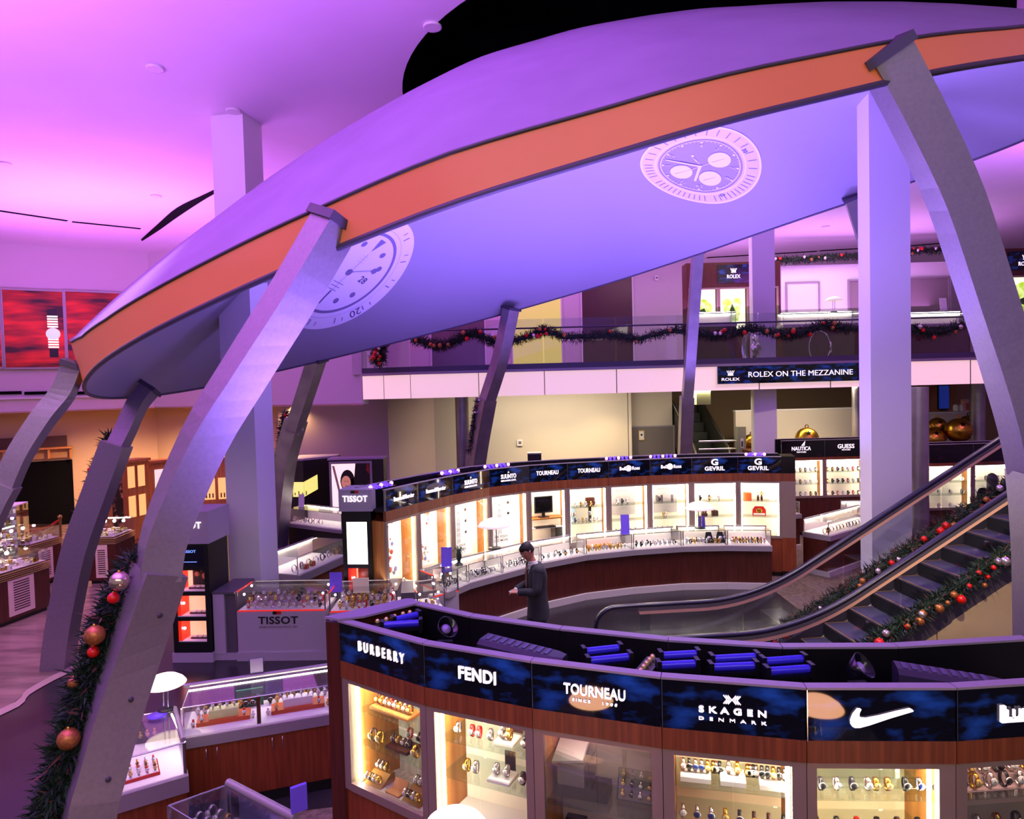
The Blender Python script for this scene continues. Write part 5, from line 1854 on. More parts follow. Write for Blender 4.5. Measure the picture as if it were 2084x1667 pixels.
# lamp, acrylic box, card holder, violet disc
p = F(338, 1446, 1.06)
dome_lamp('large white dome lamp on the lower left counter, just right of the nearest leg', tuple(p), .95, 0, True, None, mat('lamp_shade_mid', (252, 242, 236), .4, es=1.8, ecol=(255, 226, 206)))
b = MB()
b.lathe([(0, 0), (.08, 0), (.085, .008), (0, .012)], (0, 0, 0), PURPLEC, 20)
o = b.build('round_pad')
o.location = F(322, 1452, 1.06) + Vector((.02, -.05, 0))
tag(o, 'small violet round pad beside the foot of the large dome lamp', 'pad')
p = a0 + va * (La * .47) + ua * (dA - .06)
b = MB()
b.obox((0, 0, .08), va * .075, ua * .022, (0, 0, .08), glass_mat('acrylic', (.86, .84, .92), .2))
b.obox((0, 0, .08), va * .062, ua * .004, (0, 0, .072), PAPER)
o = b.build('leaflet_box')
o.location = (p.x, p.y, 1.085)
tag(o, 'clear acrylic leaflet box on the top rail of the long lower left counter', 'leaflet box')
p = c1.lerp(c2, .93)
b = MB()
b.obox((0, 0, .09), (.045, .03, 0), (-.008, .012, 0), (0, 0, .09), PURPLEC)
b.obox((.004, -.010, .085), (.036, .024, 0), (-.001, .0015, 0), (0, 0, .06), PAPER)
o = b.build('leaflet_box')
o.location = (p.x + .03, p.y, 1.087)
tag(o, 'violet leaflet box on the rail of the showcase at the bottom picture edge', 'leaflet box')
# lamps standing on the customer counter in front of the near cabinet
lq = W(925, 1653, 2.4)
dome_lamp('white dome lamp whose shade just enters at the bottom picture edge', (lq.x, lq.y, .985), .60, 0, True, None, mat('lamp_shade_soft', (252, 242, 236), .4, es=1.2, ecol=(255, 232, 220)), lq.z - .985 - .36 * .60)
tq, w_ = showcase('showcase counter in front of the near curved cabinet, below the picture edge', (lq.x - .75, 2.34), (lq.x + .7, 2.10), d=.34, h=.975, ledge=.72, zled=.62)


def mirrored(i, px, py, D):
    p, q_ = NP[i], NP[i + 1]
    d = Vector((q_.x - p.x, q_.y - p.y, 0)).normalized()
    n_ = Vector((d.y, -d.x, 0))
    v = W(px, py, D)
    return v - n_ * (2 * (v - Vector((p.x, p.y, v.z))).dot(n_))


for i, px, py, D, wh in ((2, 1203, 1416, 6.0, 'left'), (4, 1664, 1430, 5.5, 'right')):
    v = mirrored(i, px, py, D)
    tt, w_ = showcase(f'showcase counter nearest the viewer carrying a dome lamp, {wh} of two', (v.x - .5, v.y - .27), (v.x + .5, v.y - .27), d=.55, h=v.z - .31, ledge=v.z - .55, zled=v.z - .65)
    dome_lamp(f'bright dome lamp mirrored as an orange oval in a dark sign, {wh} of two', (v.x, v.y, v.z - .302), 1.0, 0, True, None, LAMPN)


# ================================================================ mezzanine
MZ0, MZ1 = 3.75, 4.40
b = MB()
fl = [(C.x, 18.4), (W(835, 780, 18.0).x, 18.0), (16.0, 18.0), (16.0, 25.3), (-4.6, 25.3)]
b.prism([(p[0], p[1] + .05) for p in fl[:3]] + fl[3:], MZ0, MZ1 - .04, WALLB)
mz = struct('mezzanine_floor', b)
fx = [835, 974, 1108, 1255, 1400, 1545, 1690, 1835, 1975, 2110]
pts = [Vector((C.x, 18.4, 0)), Vector((C.x, 18.4, 0)).lerp(Vector((fl[1][0], 18.0, 0)), .45), Vector((fl[1][0], 18.0, 0))] + [Vector((W(x, 780, 18.0).x, 18.0, 0)) for x in fx[1:]]
for i in range(len(pts) - 1):
    p, q = pts[i], pts[i + 1]
    d = (q - p).normalized()
    s_ = Vector((-d.y, d.x, 0)) * .04
    p, q = p + d * .012, q - d * .012
    m = MB()
    m.prism([(p.x, p.y), (q.x, q.y), ((q + s_).x, (q + s_).y), ((p + s_).x, (p + s_).y)], MZ0 - .02, MZ1 - .05, FASCIA)
    struct('fascia_panel', m, mz)
    m = MB()
    m.prism([(p.x - d.x * .012, p.y), (p.x, p.y - .004), ((p + s_).x, (p + s_).y), (p.x - d.x * .012, p.y + s_.y)], MZ0 - .02, MZ1 - .05, DTRIM)
    struct('fascia_joint', m, mz)
m = MB()
for i in range(len(pts) - 1):
    if i == 1:
        continue
    p, q = pts[0 if i == 0 else i], pts[2 if i == 0 else i + 1]
    m.prism([(p.x, p.y - .06), (q.x, q.y - .06), (q.x, q.y + .12), (p.x, p.y + .12)], MZ1 - .05, MZ1 + .02, LEDGE)
struct('edge_trim', m, mz)

rail = thing('glass_balustrade', 'clear glass balustrade with a thin dark handrail along the mezzanine edge', 'balustrade', (pts[0].x, 18.05, MZ1 + .02))
for i in range(len(pts) - 1):
    if i == 1:
        continue
    p, q = pts[i], pts[2 if i == 0 else i + 1]
    d = (q - p).normalized() * .012
    m = MB()
    m.prism([(p.x + d.x, p.y + .03), (q.x - d.x, q.y + .03), (q.x - d.x, q.y + .045), (p.x + d.x, p.y + .045)], MZ1 + .02, MZ1 + 1.32, GLASSR)
    m.build('glass_panel', rail, True)
hp = [Vector((pts[0].x, pts[0].y + .0, MZ1 + 1.08)), Vector((pts[2].x, 18.0, MZ1 + 1.08)), Vector((pts[-1].x, 18.0, MZ1 + 1.08))]
MB().tube(hp, .022, DTRIM, 8).build('handrail', rail, True)
m = MB()
m.prism([(pts[0].x, pts[0].y + .02), (pts[2].x, 18.02), (pts[-1].x, 18.02), (pts[-1].x, 18.06), (pts[2].x, 18.06), (pts[0].x, pts[0].y + .06)], MZ1 + .0201, MZ1 + .16, mat('shoe_rail', (74, 66, 88), .4))
m.build('base_rail', rail, True)


def garland(label, path, r, n, baubles, leaf=.06, blades=3, seed=1, name='garland', group=None, sprigs=.08):
    rr = random.Random(seed)
    P = resample(path, 60)
    t = thing(name, label, 'garland', tuple(P[-1] if P[-1].z < P[0].z else P[0]), 0, group)
    m = MB()
    for k in range(n):
        u = rr.random() * 60
        i = min(int(u), 59)
        c = P[i].lerp(P[i + 1], u - i)
        rad = r if not callable(r) else r(u / 60)
        for _ in range(blades):
            d = Vector((rr.gauss(0, 1), rr.gauss(0, 1), rr.gauss(0, 1))).normalized()
            o = c + d * rad * rr.uniform(.25, .8)
            e = Vector((rr.gauss(0, 1), rr.gauss(0, 1), rr.gauss(0, 1))).normalized()
            tip = o + (d * .7 + e * .7) * leaf * rr.uniform(.6, 1.3)
            s_ = (tip - o).cross(e).normalized() * leaf * .13
            mt = PINEB if rr.random() < sprigs else PINE
            m.add([o - s_, o + s_, tip], [(0, 1, 2)], mt)
    m.tube([P[j] for j in range(0, 61, 2)], (r if not callable(r) else r(.5)) * .38, PINE, 6)
    o = m.build('foliage', t, True)
    for c, rad, mt in baubles:
        b_ = MB()
        b_.ball(tuple(c), rad, mt, 14)
        b_.lathe([(.16 * rad, 0), (.16 * rad, .2 * rad), (0, .22 * rad)], tuple(Vector(c) + Vector((0, 0, rad * .96))), GOLD, 8)
        b_.build('bauble', t, True)
    return t


def scatter_baubles(path, n, r, rads, mats_, seed, front=(0, -1, 0)):
    rr = random.Random(seed)
    P = resample(path, 60)
    out = []
    for k in range(n):
        i = rr.randrange(0, 60)
        c = P[i] + Vector(front) * r * rr.uniform(.5, .95) + Vector((rr.uniform(-.6, .6) * r, 0, rr.uniform(-.8, .8) * r))
        out.append((c, rr.choice(rads), rr.choice(mats_)))
    return out


BMIX = [REDB, GOLDB, SILB, REDB, GOLDB]
YG = 17.86
sw = [(840, 690), (880, 700), (900, 704), (935, 690), (965, 678), (1000, 695), (1040, 695), (1090, 680), (1110, 672), (1160, 688), (1240, 680), (1300, 690), (1380, 670), (1440, 682), (1490, 680), (1530, 668), (1590, 680), (1630, 678), (1680, 660), (1720, 668), (1850, 668), (1900, 678), (1960, 660)]
path = [W(x, y, YG) for x, y in sw]
garland('long swagged pine garland with baubles hanging along the mezzanine balustrade', path, .17, 4600, scatter_baubles(path, 46, .17, (.04, .05, .06), BMIX, 3), .095, 3, 2)
path = [W(772, 688, 17.9), W(771, 712, 17.9), W(769, 735, 17.9)]
garland('drooping bushy garland end with red baubles at the left end of the mezzanine balustrade', path, .27, 800, scatter_baubles(path, 16, .25, (.045, .06), BMIX, 4), .095, 3, 5)
# rooms behind the balustrade
def recess(name, px0, px1, py0, py1, Y, m, label=None, frame=None):
    p, q = W(px0, py1, Y), W(px1, py0, Y)
    z0 = max(MZ1, p.z) if Y > 17.9 and q.z > MZ1 else p.z
    b_ = MB()
    b_.box(p.x, q.x, Y - .03, Y - .005, z0, q.z, m)
    b_.box(p.x - .05, p.x, Y - .06, Y - .005, z0, q.z + .05, frame or WHITE).box(q.x, q.x + .05, Y - .06, Y - .005, z0, q.z + .05, frame or WHITE).box(p.x, q.x, Y - .06, Y - .005, q.z, q.z + .05, frame or WHITE)
    return struct(name, b_)


recess('door_1', 1045, 1140, 590, 745, 25.3, mat('yellow_glow_wall', (222, 222, 110), .7, es=.4, ecol=(206, 222, 84)))  # niche wall glows in place of the light falling on it
recess('door_2', 1187, 1285, 560, 745, 25.3, mat('lift_door_bronze', (86, 58, 62), .3, .4))
recess('door_3', 880, 985, 640, 745, 25.3, mat('grey_opening', (96, 84, 100), .6))
b = MB()
p = W(1336, 566, 25.25)
b.box(p.x - .06, p.x + .06, 25.2, 25.25, p.z - .09, p.z + .09, PAPER).box(p.x - .03, p.x + .03, 25.19, 25.2, p.z - .02, p.z + .03, DTRIM)
solo(b, 'wall_sensor', 'small white wall sensor on the upper lilac wall left of the green-lit cabinets', 'sensor')
# partition with doors, garland on top
pw0, pw1 = W(1590, 540, 22.2), W(1935, 520, 22.2)
b = MB()
b.box(pw0.x, pw1.x, 22.2, 22.4, MZ1, pw0.z - .02, WHITE)
struct('wall_partition_mezzanine', b)
recess('door_4', 1602, 1664, 576, 645, 22.2, WHITE, frame=LEDGE)
recess('door_5', 1728, 1752, 572, 645, 22.2, mat('grey_opening2', (130, 120, 118), .6), frame=LEDGE)
recess('door_6', 1848, 1928, 566, 645, 22.2, mat('grey_opening2', (0, 0, 0)), frame=LEDGE)
path = [W(x, y, 21.95) for x, y in ((1580, 530), (1640, 528), (1690, 524), (1745, 522), (1800, 518), (1860, 511), (1925, 508))]
garland('pine garland lying along the top of the white mezzanine partition', path, .15, 1600, scatter_baubles(path, 20, .15, (.035, .05), BMIX, 6), .095, 3, 7)


# green-lit cabinets
def crown_sign(m, x, y, z, s):
    for k in range(5):
        m.obox((x + (k - 2) * .035 * s, y - .008, z + .10 * s), (.008 * s, 0, 0), (0, .006, 0), ((k - 2) * .012 * s, 0, .05 * s), LETW)
    m.box(x - .07 * s, x + .07 * s, y - .014, y, z + .02 * s, z + .05 * s, LETW)


def rolex_case(label, px0, px1, py0, Y, n_, text_at):
    p, q = W(px0, py0, Y), W(px1, py0, Y)
    w_ = q.x - p.x
    t = thing('display_cabinet', label, 'display cabinet', (p.x, Y, MZ1), 0, 'green-lit mezzanine cabinets')
    H = p.z - MZ1
    b_ = MB()
    b_.box(0, w_, .25, .5, 0, H, WOODD).box(0, .06, 0, .25, 0, H, WOODD).box(w_ - .06, w_, 0, .25, 0, H, WOODD).box(.06, w_ - .06, 0, .25, H - .75, H, WOODD).box(.06, w_ - .06, 0, .25, 0, 1.05, WOODD)
    b_.build('carcass', t)
    ww = (w_ - .12) / n_
    for k in range(n_):
        x0 = .06 + ww * k
        b_ = MB()
        b_.box(x0 + .04, x0 + ww - .04, .2, .245, 1.06, H - .76, mat('lit_cream_panel', (250, 244, 214), .5, es=1.1, ecol=(244, 240, 200)))
        b_.build('lit_back', t)
        b_ = MB()
        b_.box(x0, x0 + .05, -.01, .03, 1.05, H - .75, FRAMEM).box(x0 + ww - .05, x0 + ww, -.01, .03, 1.05, H - .75, FRAMEM).box(x0 + .05, x0 + ww - .05, -.01, .03, 1.05, 1.10, FRAMEM).box(x0 + .05, x0 + ww - .05, -.01, .03, H - .80, H - .75, FRAMEM)
        b_.build('window_frame', t)
        b_ = MB()
        zc, r = (1.06 + H - .76) / 2 + .04, min(ww * .34, (H - 1.8) * .42)
        if k % 2 == 0:
            b_.lathe([(0, .03), (r, .03), (r, 0)], (x0 + ww / 2, .19, zc), GREENL, 24, axis=(0, -1, 0))
            b_.slab([(x0 + ww / 2 - r * .8, .158, zc - r * .3), (x0 + ww / 2 + r * .6, .158, zc - r * .75), (x0 + ww / 2 + r * .2, .158, zc + r * .1)], (0, -.004, 0), mat('leaf_green', (60, 120, 40), .5))
        else:
            b_.slab([(x0 + ww / 2 - r, .17, zc + r), (x0 + ww / 2 - r * .6, .17, zc - r * 1.2), (x0 + ww / 2 + r * .6, .17, zc - r * 1.2), (x0 + ww / 2 + r, .17, zc + r)], (0, -.02, 0), GREENL)
            b_.slab([(x0 + ww / 2 - r * .4, .148, zc - r * .6), (x0 + ww / 2 + r * .4, .148, zc - r * .5), (x0 + ww / 2, .148, zc + r * .5)], (0, -.004, 0), mat('leaf_green', (60, 120, 40), .5))
        b_.build('green_display', t)
    b_ = MB()
    b_.box(text_at - .48, text_at + .48, -.02, 0, H - .62, H - .08, SIGNB)
    sg = b_.build('sign_panel', t)
    m = MB()
    text(m, 'ROLEX', (text_at, -.021, H - .43), (1, 0, 0), (0, 0, 1), .40, .11, LETW, .01, .01)
    crown_sign(m, text_at, -.02, H - .34, 1.0)
    m.build('lettering', sg)
    return t


rolex_case('dark wood cabinet with three green-lit windows behind the mezzanine glass', 1396, 1588, 536, 20.8, 3, 1.42)
rolex_case('second green-lit wood cabinet on the mezzanine, cut by the right picture edge', 2046, 2240, 506, 19.2, 2, .55)
for i, (x0, x1, Y, wh) in enumerate(((1412, 1500, 19.3, 'left, in front of the green-lit cabinets'), (1594, 1752, 19.3, 'middle, under the small mezzanine lamp'), (1845, 1978, 19.3, 'right of the tall white column'))):
    p, q = W(x0, 650, Y), W(x1, 650, Y)
    zt = W((x0 + x1) / 2, 634, Y).z - MZ1
    t, w_ = showcase('mezzanine glass counter on dark wood base, ' + wh, (p.x, Y), (q.x, Y), d=.5, h=zt, ledge=zt - .34, zled=zt - .42, group='mezzanine counters', wood=WOODD)
    t.location.z = MZ1
p = W(1697, 636, 19.5)
dome_lamp('small white dome lamp on the mezzanine counter', tuple(p), 1.25, 0, True)
card_stand('white card stand on the right mezzanine counter', tuple(W(1921, 632, 19.5)), .2, .36, PAPER)
# big sign on the fascia
p, q = W(1460, 782, 17.93), W(1762, 738, 17.93)
t = thing('hanging_sign', 'long blue-black sign with white lettering about the mezzanine on the fascia', 'sign', (p.x, 17.93, p.z))
w_, h = q.x - p.x, q.z - p.z
MB().box(0, w_, -.05, .02, 0, h, SIGNB).build('sign_board', t)
m = MB()
text(m, 'ROLEX ON THE MEZZANINE', (w_ * .555, -.051, h * .5), (1, 0, 0), (0, 0, 1), w_ * .70, h * .30, LETW, .012, .0)
m.build('lettering', t)
m = MB()
text(m, 'ROLEX', (w_ * .085, -.051, h * .26), (1, 0, 0), (0, 0, 1), w_ * .12, h * .16, LETW, .012, .008)
crown_sign(m, w_ * .085, -.05, h * .42, 1.0)
m.build('crown_emblem', t)
# big watch models leaning behind the balustrade
for px, Y, rz, wh in ((1527, 18.35, .3, 'small, below the garland left of the white column'), (1668, 18.5, 1.2, 'bare ring, right of the sign lettering')):
    c = W(px, 716, Y)
    t = thing('giant_watch_model', 'large model wristwatch on the mezzanine floor, ' + wh, 'watch model', (c.x, Y, MZ1), rz)
    ring = [(0, .26 * math.cos(k * PI / 10), .42 + .42 * math.sin(k * PI / 10)) for k in range(21)]
    MB().sweep(ring, [(-.09, -.012), (.09, -.012), (.09, .012), (-.09, .012)], (1, 0, 0), SILV, caps=False, smooth=True).build('strap', t)
    MB().lathe([(0, .05), (.14, .05), (.16, .02), (.16, 0)], (0, -.24, .40), SILV, 24, axis=(0, -1, 0)).build('watch_case', t)

# ================================================================ rooms below the mezzanine
b = MB()
x0, x1 = W(1279, 860, 22.6).x, 5.38
b.box(x0, x1, 23.1, 23.3, 0, MZ0, WALLB).box(x0 - .02, x0 + .10, 22.6, 23.1, 0, MZ0, WALLB)
struct('wall_niche_lower', b)
recess('door_7', 1286, 1369, 868, 1010, 23.1, mat('grey_door', (120, 112, 110), .5), frame=LEDGE)
p = W(1306, 887, 23.0)
t = thing('wall_notice', 'small framed notice with a dark symbol on the grey door below the mezzanine', 'notice', (p.x, 23.05, p.z - .16))
MB().box(-.1, .1, -.02, .01, 0, .34, mat('gold_frame', (190, 160, 90), .4)).build('frame', t)
MB().box(-.075, .075, -.024, -.02, .03, .31, PAPER).build('sheet', t)
MB().lathe([(0, .004), (.035, .004), (.03, 0)], (0, -.024, .19), BLACK, 12, axis=(0, -1, 0)).build('symbol', t)
b = MB()
p = W(1058, 901, 22.58)
b.box(p.x - .09, p.x + .09, 22.53, 22.59, p.z - .10, p.z + .10, PAPER).box(p.x - .05, p.x + .05, 22.52, 22.53, p.z - .04, p.z + .05, LETG)
solo(b, 'wall_thermostat', 'small white thermostat box on the beige back wall', 'thermostat')
b = MB()
p = W(1088, 942, 20.4)
b.box(p.x - .20, p.x + .20, 20.3, 20.7, 0, p.z + .26, mat('dark_post', (36, 30, 40), .5)).box(p.x - .21, p.x + .21, 20.29, 20.71, p.z + .26, p.z + .30, PURPT)
solo(b, 'pedestal_terminal', 'dark boxy terminal standing in front of the beige wall, seen above the far cabinets', 'terminal')
m = MB()
for x0, x1, wh in ((952, 1092, 'left'), (1098, 1225, 'right')):
    p, q = W(x0, 798, 22.4), W(x1, 797, 22.4)
    s = MB()
    s.box(p.x, q.x, 22.3, 22.45, MZ0 - .05, MZ0 - .012, BLACKM)
    solo(s, 'ceiling_vent', f'dark linear air slot under the mezzanine at the top of the beige wall, {wh} one', 'vent', 'air slots under the mezzanine')
# ascending escalator far behind
p0, p1 = W(1420, 925, 20.2), W(1496, 925, 20.2)
t = thing('far_escalator', 'dark escalator seen from behind below the mezzanine, silver bars at its foot', 'escalator', (p0.x, 20.2, 0))
w_ = p1.x - p0.x
b = MB()
for k in range(9):
    b.box(.06, w_ - .12, .3 + k * .42, .72 + k * .42, .5 + .30 * k, .8 + .30 * k, mat('step_dark', (46, 50, 42), .6))
b.build('steps', t)
for x, nm in ((0, 1), (w_ - .1, 2)):
    m = MB()
    m.slab([(x, .0, .1), (x, .4, 1.9), (x, 4.0, 3.6), (x, 4.0, 2.6)], (.05, 0, 0), mat('escalator_side', (70, 70, 60), .4, .4))
    m.tube([(x + .02, 0, 1.5), (x + .02, .4, 2.0), (x + .02, 4.0, 3.7)], .035, CHROME, 6)
    m.build('balustrade', t)
for z_ in (W(1450, 898, 20.2).z, W(1450, 914, 20.2).z):
    m = MB()
    m.tube([(.02, -.05, z_), (w_ + .02, -.05, z_)], .035, CHROME, 8)
    m.build('barrier_bar', t)
b = MB()
b.box(w_ + .05, w_ + .28, -.15, .1, 0, W(1500, 868, 20.2).z, mat('post_grey', (150, 150, 130), .5))
b.build('control_post', t)
b = MB()
b.box(w_ + .12, w_ + .20, -.16, -.151, 2.0, 2.28, PAPER).box(w_ + .14, w_ + .18, -.17, -.16, 2.04, 2.2, BLACK)
b.build('control_plate', t)
b = MB()
p, q = W(1418, 824, 19.9), W(1446, 788, 19.9)
b.box(p.x, q.x, 19.9, 20.3, p.z, MZ0, mat('pale_green_box', (196, 202, 150), .6))
struct('trim_2', b)
# low wall and the dark wall above it
p, q = W(1497, 838, 21.6), W(1738, 838, 21.6)
b = MB()
b.box(p.x, q.x, 21.6, 21.8, 0, p.z, WALLB).box(p.x - .02, q.x + .02, 21.58, 21.82, p.z, p.z + .04, WHITE)
struct('wall_low_partition', b)
p, q = W(1884, 842, 21.0), W(1990, 842, 21.0)
b = MB()
b.box(p.x, q.x, 21.0, 21.2, 0, p.z, WALLB).box(p.x - .02, q.x + .02, 20.98, 21.22, p.z, p.z + .04, WHITE)
struct('wall_low_partition_right', b)
b = MB()
b.box(W(1880, 800, 23).x, 15, 23.2, 23.4, 0, MZ0, mat('rear_shop_brown', (140, 84, 50), .6, c2=(170, 110, 70), scale=(1.5, 1.5, 1)))
struct('wall_rear_shop', b)
p = W(1920, 836, 21.1)
t = thing('upright_screen', 'tall dark blue screen standing on the low wall right of the white column', 'screen', tuple(p))
MB().box(-.18, .18, -.03, .03, .04, .80, BLACK).build('housing', t)
MB().box(-.155, .155, -.035, -.031, .07, .77, mat('blue_screen', (16, 36, 110), .3, es=.35, ecol=(20, 50, 150))).build('display', t)
MB().box(-.1, .1, -.06, .06, 0, .04, BLACK).build('foot', t)
for px, wh, m_ in ((1945, 'left', PAPER), (1956, 'right', PAPER)):
    b = MB()
    b.lathe([(.06, 0), (.075, .02), (.075, .16), (.05, .18), (.05, .2), (0, .2)], (0, 0, 0), m_, 14)
    o = b.build('candle_jar')
    o.location = W(px, 838, 21.05) + Vector((0, 0, .02))
    tag(o, f'pale jar on the low wall right of the blue screen, {wh} of two', 'jar', 'pale jars on the low wall')
b = MB()
b.box(-.13, .13, -.08, .08, 0, .42, mat('pinkish_box', (226, 168, 150), .5)).box(-.08, .08, -.09, -.08, .1, .3, mat('orange_print', (206, 92, 50), .5))
o = b.build('carton')
o.location = W(1971, 842, 20.98) + Vector((0, .08, .02))
tag(o, 'pinkish carton standing on the low wall beside the jars', 'carton')


def bell(px, py, rpx, Y, label, tilt=.0):
    c = W(px, py, Y)
    r = rpx * Y / FPX
    t = thing('jingle_bell', label, 'bell', (c.x, c.y, c.z - r), 0, 'giant gold jingle bells')
    m = MB()
    prof = [(r * math.cos(a), r * math.sin(a)) for a in [PI * (-.5 + k / 18) for k in range(19)]]
    m.lathe([(max(x, .001), z_ + r) for x, z_ in prof], (0, 0, 0), mat('polished_gold', (196, 150, 52), .28, 1.0), 28)
    m.build('shell', t)
    MB().lathe([(r * .98, r - .04 * r), (r * 1.07, r - .02 * r), (r * 1.07, r + .02 * r), (r * .98, r + .04 * r)], (0, 0, 0), mat('polished_gold', (0, 0, 0)), 28).build('rim_band', t)
    m = MB()
    st = []
    for k in range(10):
        a_ = PI / 2 + k * PI / 5
        rr_ = r * (.26 if k % 2 == 0 else .11)
        st.append((rr_ * math.cos(a_), rr_ * math.sin(a_)))
    dv_ = Vector((-.18, -.82, .55)).normalized()
    sx = Vector((0, 0, 1)).cross(dv_).normalized() * -1
    sz = dv_.cross(sx) * -1
    m.slab([Vector((0, 0, r)) + dv_ * r * .985 + sx * x + sz * y for x, y in st], dv_ * (r * .025), BLACKM)
    m.build('star_cutout', t)
    m = MB()
    m.sweep([(r * .14 * math.cos(k * PI / 6), 0, 2 * r + r * .10 + r * .14 * math.sin(k * PI / 6)) for k in range(13)], [(-.01, -.01), (.01, -.01), (.01, .01), (-.01, .01)], (0, 1, 0), GOLD, caps=False)
    m.build('hanging_loop', t)


bell(1642, 893, 23, 19.9, 'giant gold jingle bell with star cut-out, left of the tall white column')
bell(1578, 908, 14, 19.95, 'gold jingle bell half hidden beside the lilac mezzanine column')
bell(1529, 899, 16, 20.6, 'dark gold jingle bell hidden behind the left edge of the lilac mezzanine column')
bell(1908, 868, 18, 19.95, 'upper left bell of the gold bell cluster behind the escalator')
bell(1951, 876, 25, 19.3, 'biggest front bell of the gold bell cluster behind the escalator')
bell(1972, 868, 23, 20.3, 'rear right bell of the gold bell cluster behind the escalator')
bell(1899, 893, 23, 19.5, 'lower left bell of the gold bell cluster behind the escalator')
# bells rest on cabinet tops / a hidden shelf
b = MB()
p, q = W(1590, 917, 19.4), W(1705, 917, 19.4)
b.box(W(1524, 917, 19.5).x, q.x, 19.45, 20.9, 0, p.z, WOODD)
solo(b, 'storage_plinth', 'dark plinth carrying the gold bells left of the tall column', 'plinth')
p, q = W(1880, 918, 19.4), W(1998, 918, 19.4)
b = MB()
b.box(p.x, q.x, 19.0, 20.7, 0, p.z, WOODD)
solo(b, 'storage_plinth', 'dark plinth carrying the gold bell cluster behind the escalator', 'plinth')


# second cabinet group (white lit shelves)
def wall_cabinet(label, px0, px1, py_top, Y, n_, signs, group, zb=.98):
    p, q = W(px0, py_top, Y), W(px1, py_top, Y)
    zt = p.z
    out = []
    for k in range(n_):
        a_, c_ = p.lerp(q, k / n_), p.lerp(q, (k + 1) / n_)
        t, sg, w_ = bay(label[k], a_, c_, (.1, zb, zt - .52, zt - .50, zt - .44, zt), d=.45, el=0, er=0, posts=(.05, .05), shelves=(zb + .32, zb + .62), sign=SIGNP, group=group, wood=WOODD)
        if signs[k]:
            sign_text(sg, signs[k](zt), w_)
        out.append((t, w_))
    return out


WC = wall_cabinet(['lit cabinet under the sign with a sail emblem, right of the far curved row', 'lit cabinet left of the tall white column, three shelves of watches'], 1590, 1765, 897, 17.3, 2,
                  [lambda zt: [('NAUTICA', .46, zt - .21, .48, .10, .015), ('WATCHES', .46, zt - .30, .24, .035, .0)], lambda zt: [('GUESS', .50, zt - .18, .42, .11, .02), ('WATCHES', .5, zt - .27, .22, .03, .0)]], 'lit cabinets behind the far row')
m = MB()
zt = W(1590, 897, 17.3).z
m.slab([(.50, -.004, zt - .14), (.58, -.004, zt - .14), (.60, -.004, zt - .02)], (0, -.01, 0), LETW)
m.build('sail_emblem', WC[0][0])
WC2 = wall_cabinet(['lit white cabinet behind the escalator, left of the hooded person', 'lit white cabinet behind the hooded person at the right picture edge'], 1882, 2078, 905, 15.9, 2, [None, None], 'lit cabinets behind the escalator', zb=.86)
rr = random.Random(12)
for (t, w_), wh in zip(WC + WC2, ('sail-sign cabinet', 'cabinet left of the tall column', 'cabinet behind the escalator', 'cabinet behind the hooded person')):
    zb = .98 if (t, w_) in WC else .86
    for r, z_ in enumerate((zb + .006, zb + .321, zb + .621)):
        n_ = 7 if 'sail' in wh or 'tall' in wh else 4
        watch_row(t, [rr.choice(['black', 'steel', 'black-strapped', 'brown-strapped', 'red-strapped' if 'tall' in wh else 'steel']) for _ in range(n_)], (.14, w_ - .16), .16, z_,
                  f'on the {["deck", "lower shelf", "upper shelf"][r]} of the {wh}', f'{["deck", "lower shelf", "upper shelf"][r]} of the {wh}', False, 1.5)
# low glass counters on the carpet
for px, py, px2, py2, d, wh, rz in ((1690, 1092, 1800, 1060, .6, 'slanting in front of the tall white column', 0), (1722, 1050, 1778, 1050, .45, 'small, right below the lit cabinet left of the tall column', 0),
                                    (1838, 1078, 1892, 1062, .5, 'just right of the tall white column', 0), (1600, 1050, 1632, 1046, .4, 'peeping out behind the right end of the far row', 0)):
    p, q = F(px, py, .84), F(px2, py2, .84)
    t, w_ = showcase('low lit glass counter, ' + wh, (p.x, p.y), (q.x, q.y), d=d, h=1.12, group='low glass counters on the carpet')
    n_ = max(3, int(w_ / .13))
    watch_row(t, [rr.choice(['brown-strapped', 'steel', 'gold', 'black']) for _ in range(n_)], (.08, w_ - .08), .16, .853, 'in the low counter ' + wh.split(',')[0], 'watches in the low counter ' + wh.split(',')[0], False, 1.5, .5)


# ================================================================ escalator
EA = math.radians(5)
ED = Vector((math.cos(EA), math.sin(EA), 0))
EN = Vector((-ED.y, ED.x, 0))
E0 = F(1384, 1298, 1.0)
E0 = Vector((E0.x, E0.y, 0))
S_IN, SLOPE = 1.45, math.tan(math.radians(30))
X_END = 8.2


def esc_z(s):
    """rise of the step line along the run s (0 at the pixel start of the flat rail)"""
    a, b_ = S_IN - .75, S_IN + .75
    if s <= a:
        return 0.0
    if s >= b_:
        return (s - S_IN) * SLOPE
    u = (s - a)
    return SLOPE * u * u / (2 * (b_ - a))


def EP(s, n_, z):
    return E0 + ED * s + EN * n_ + Vector((0, 0, z))


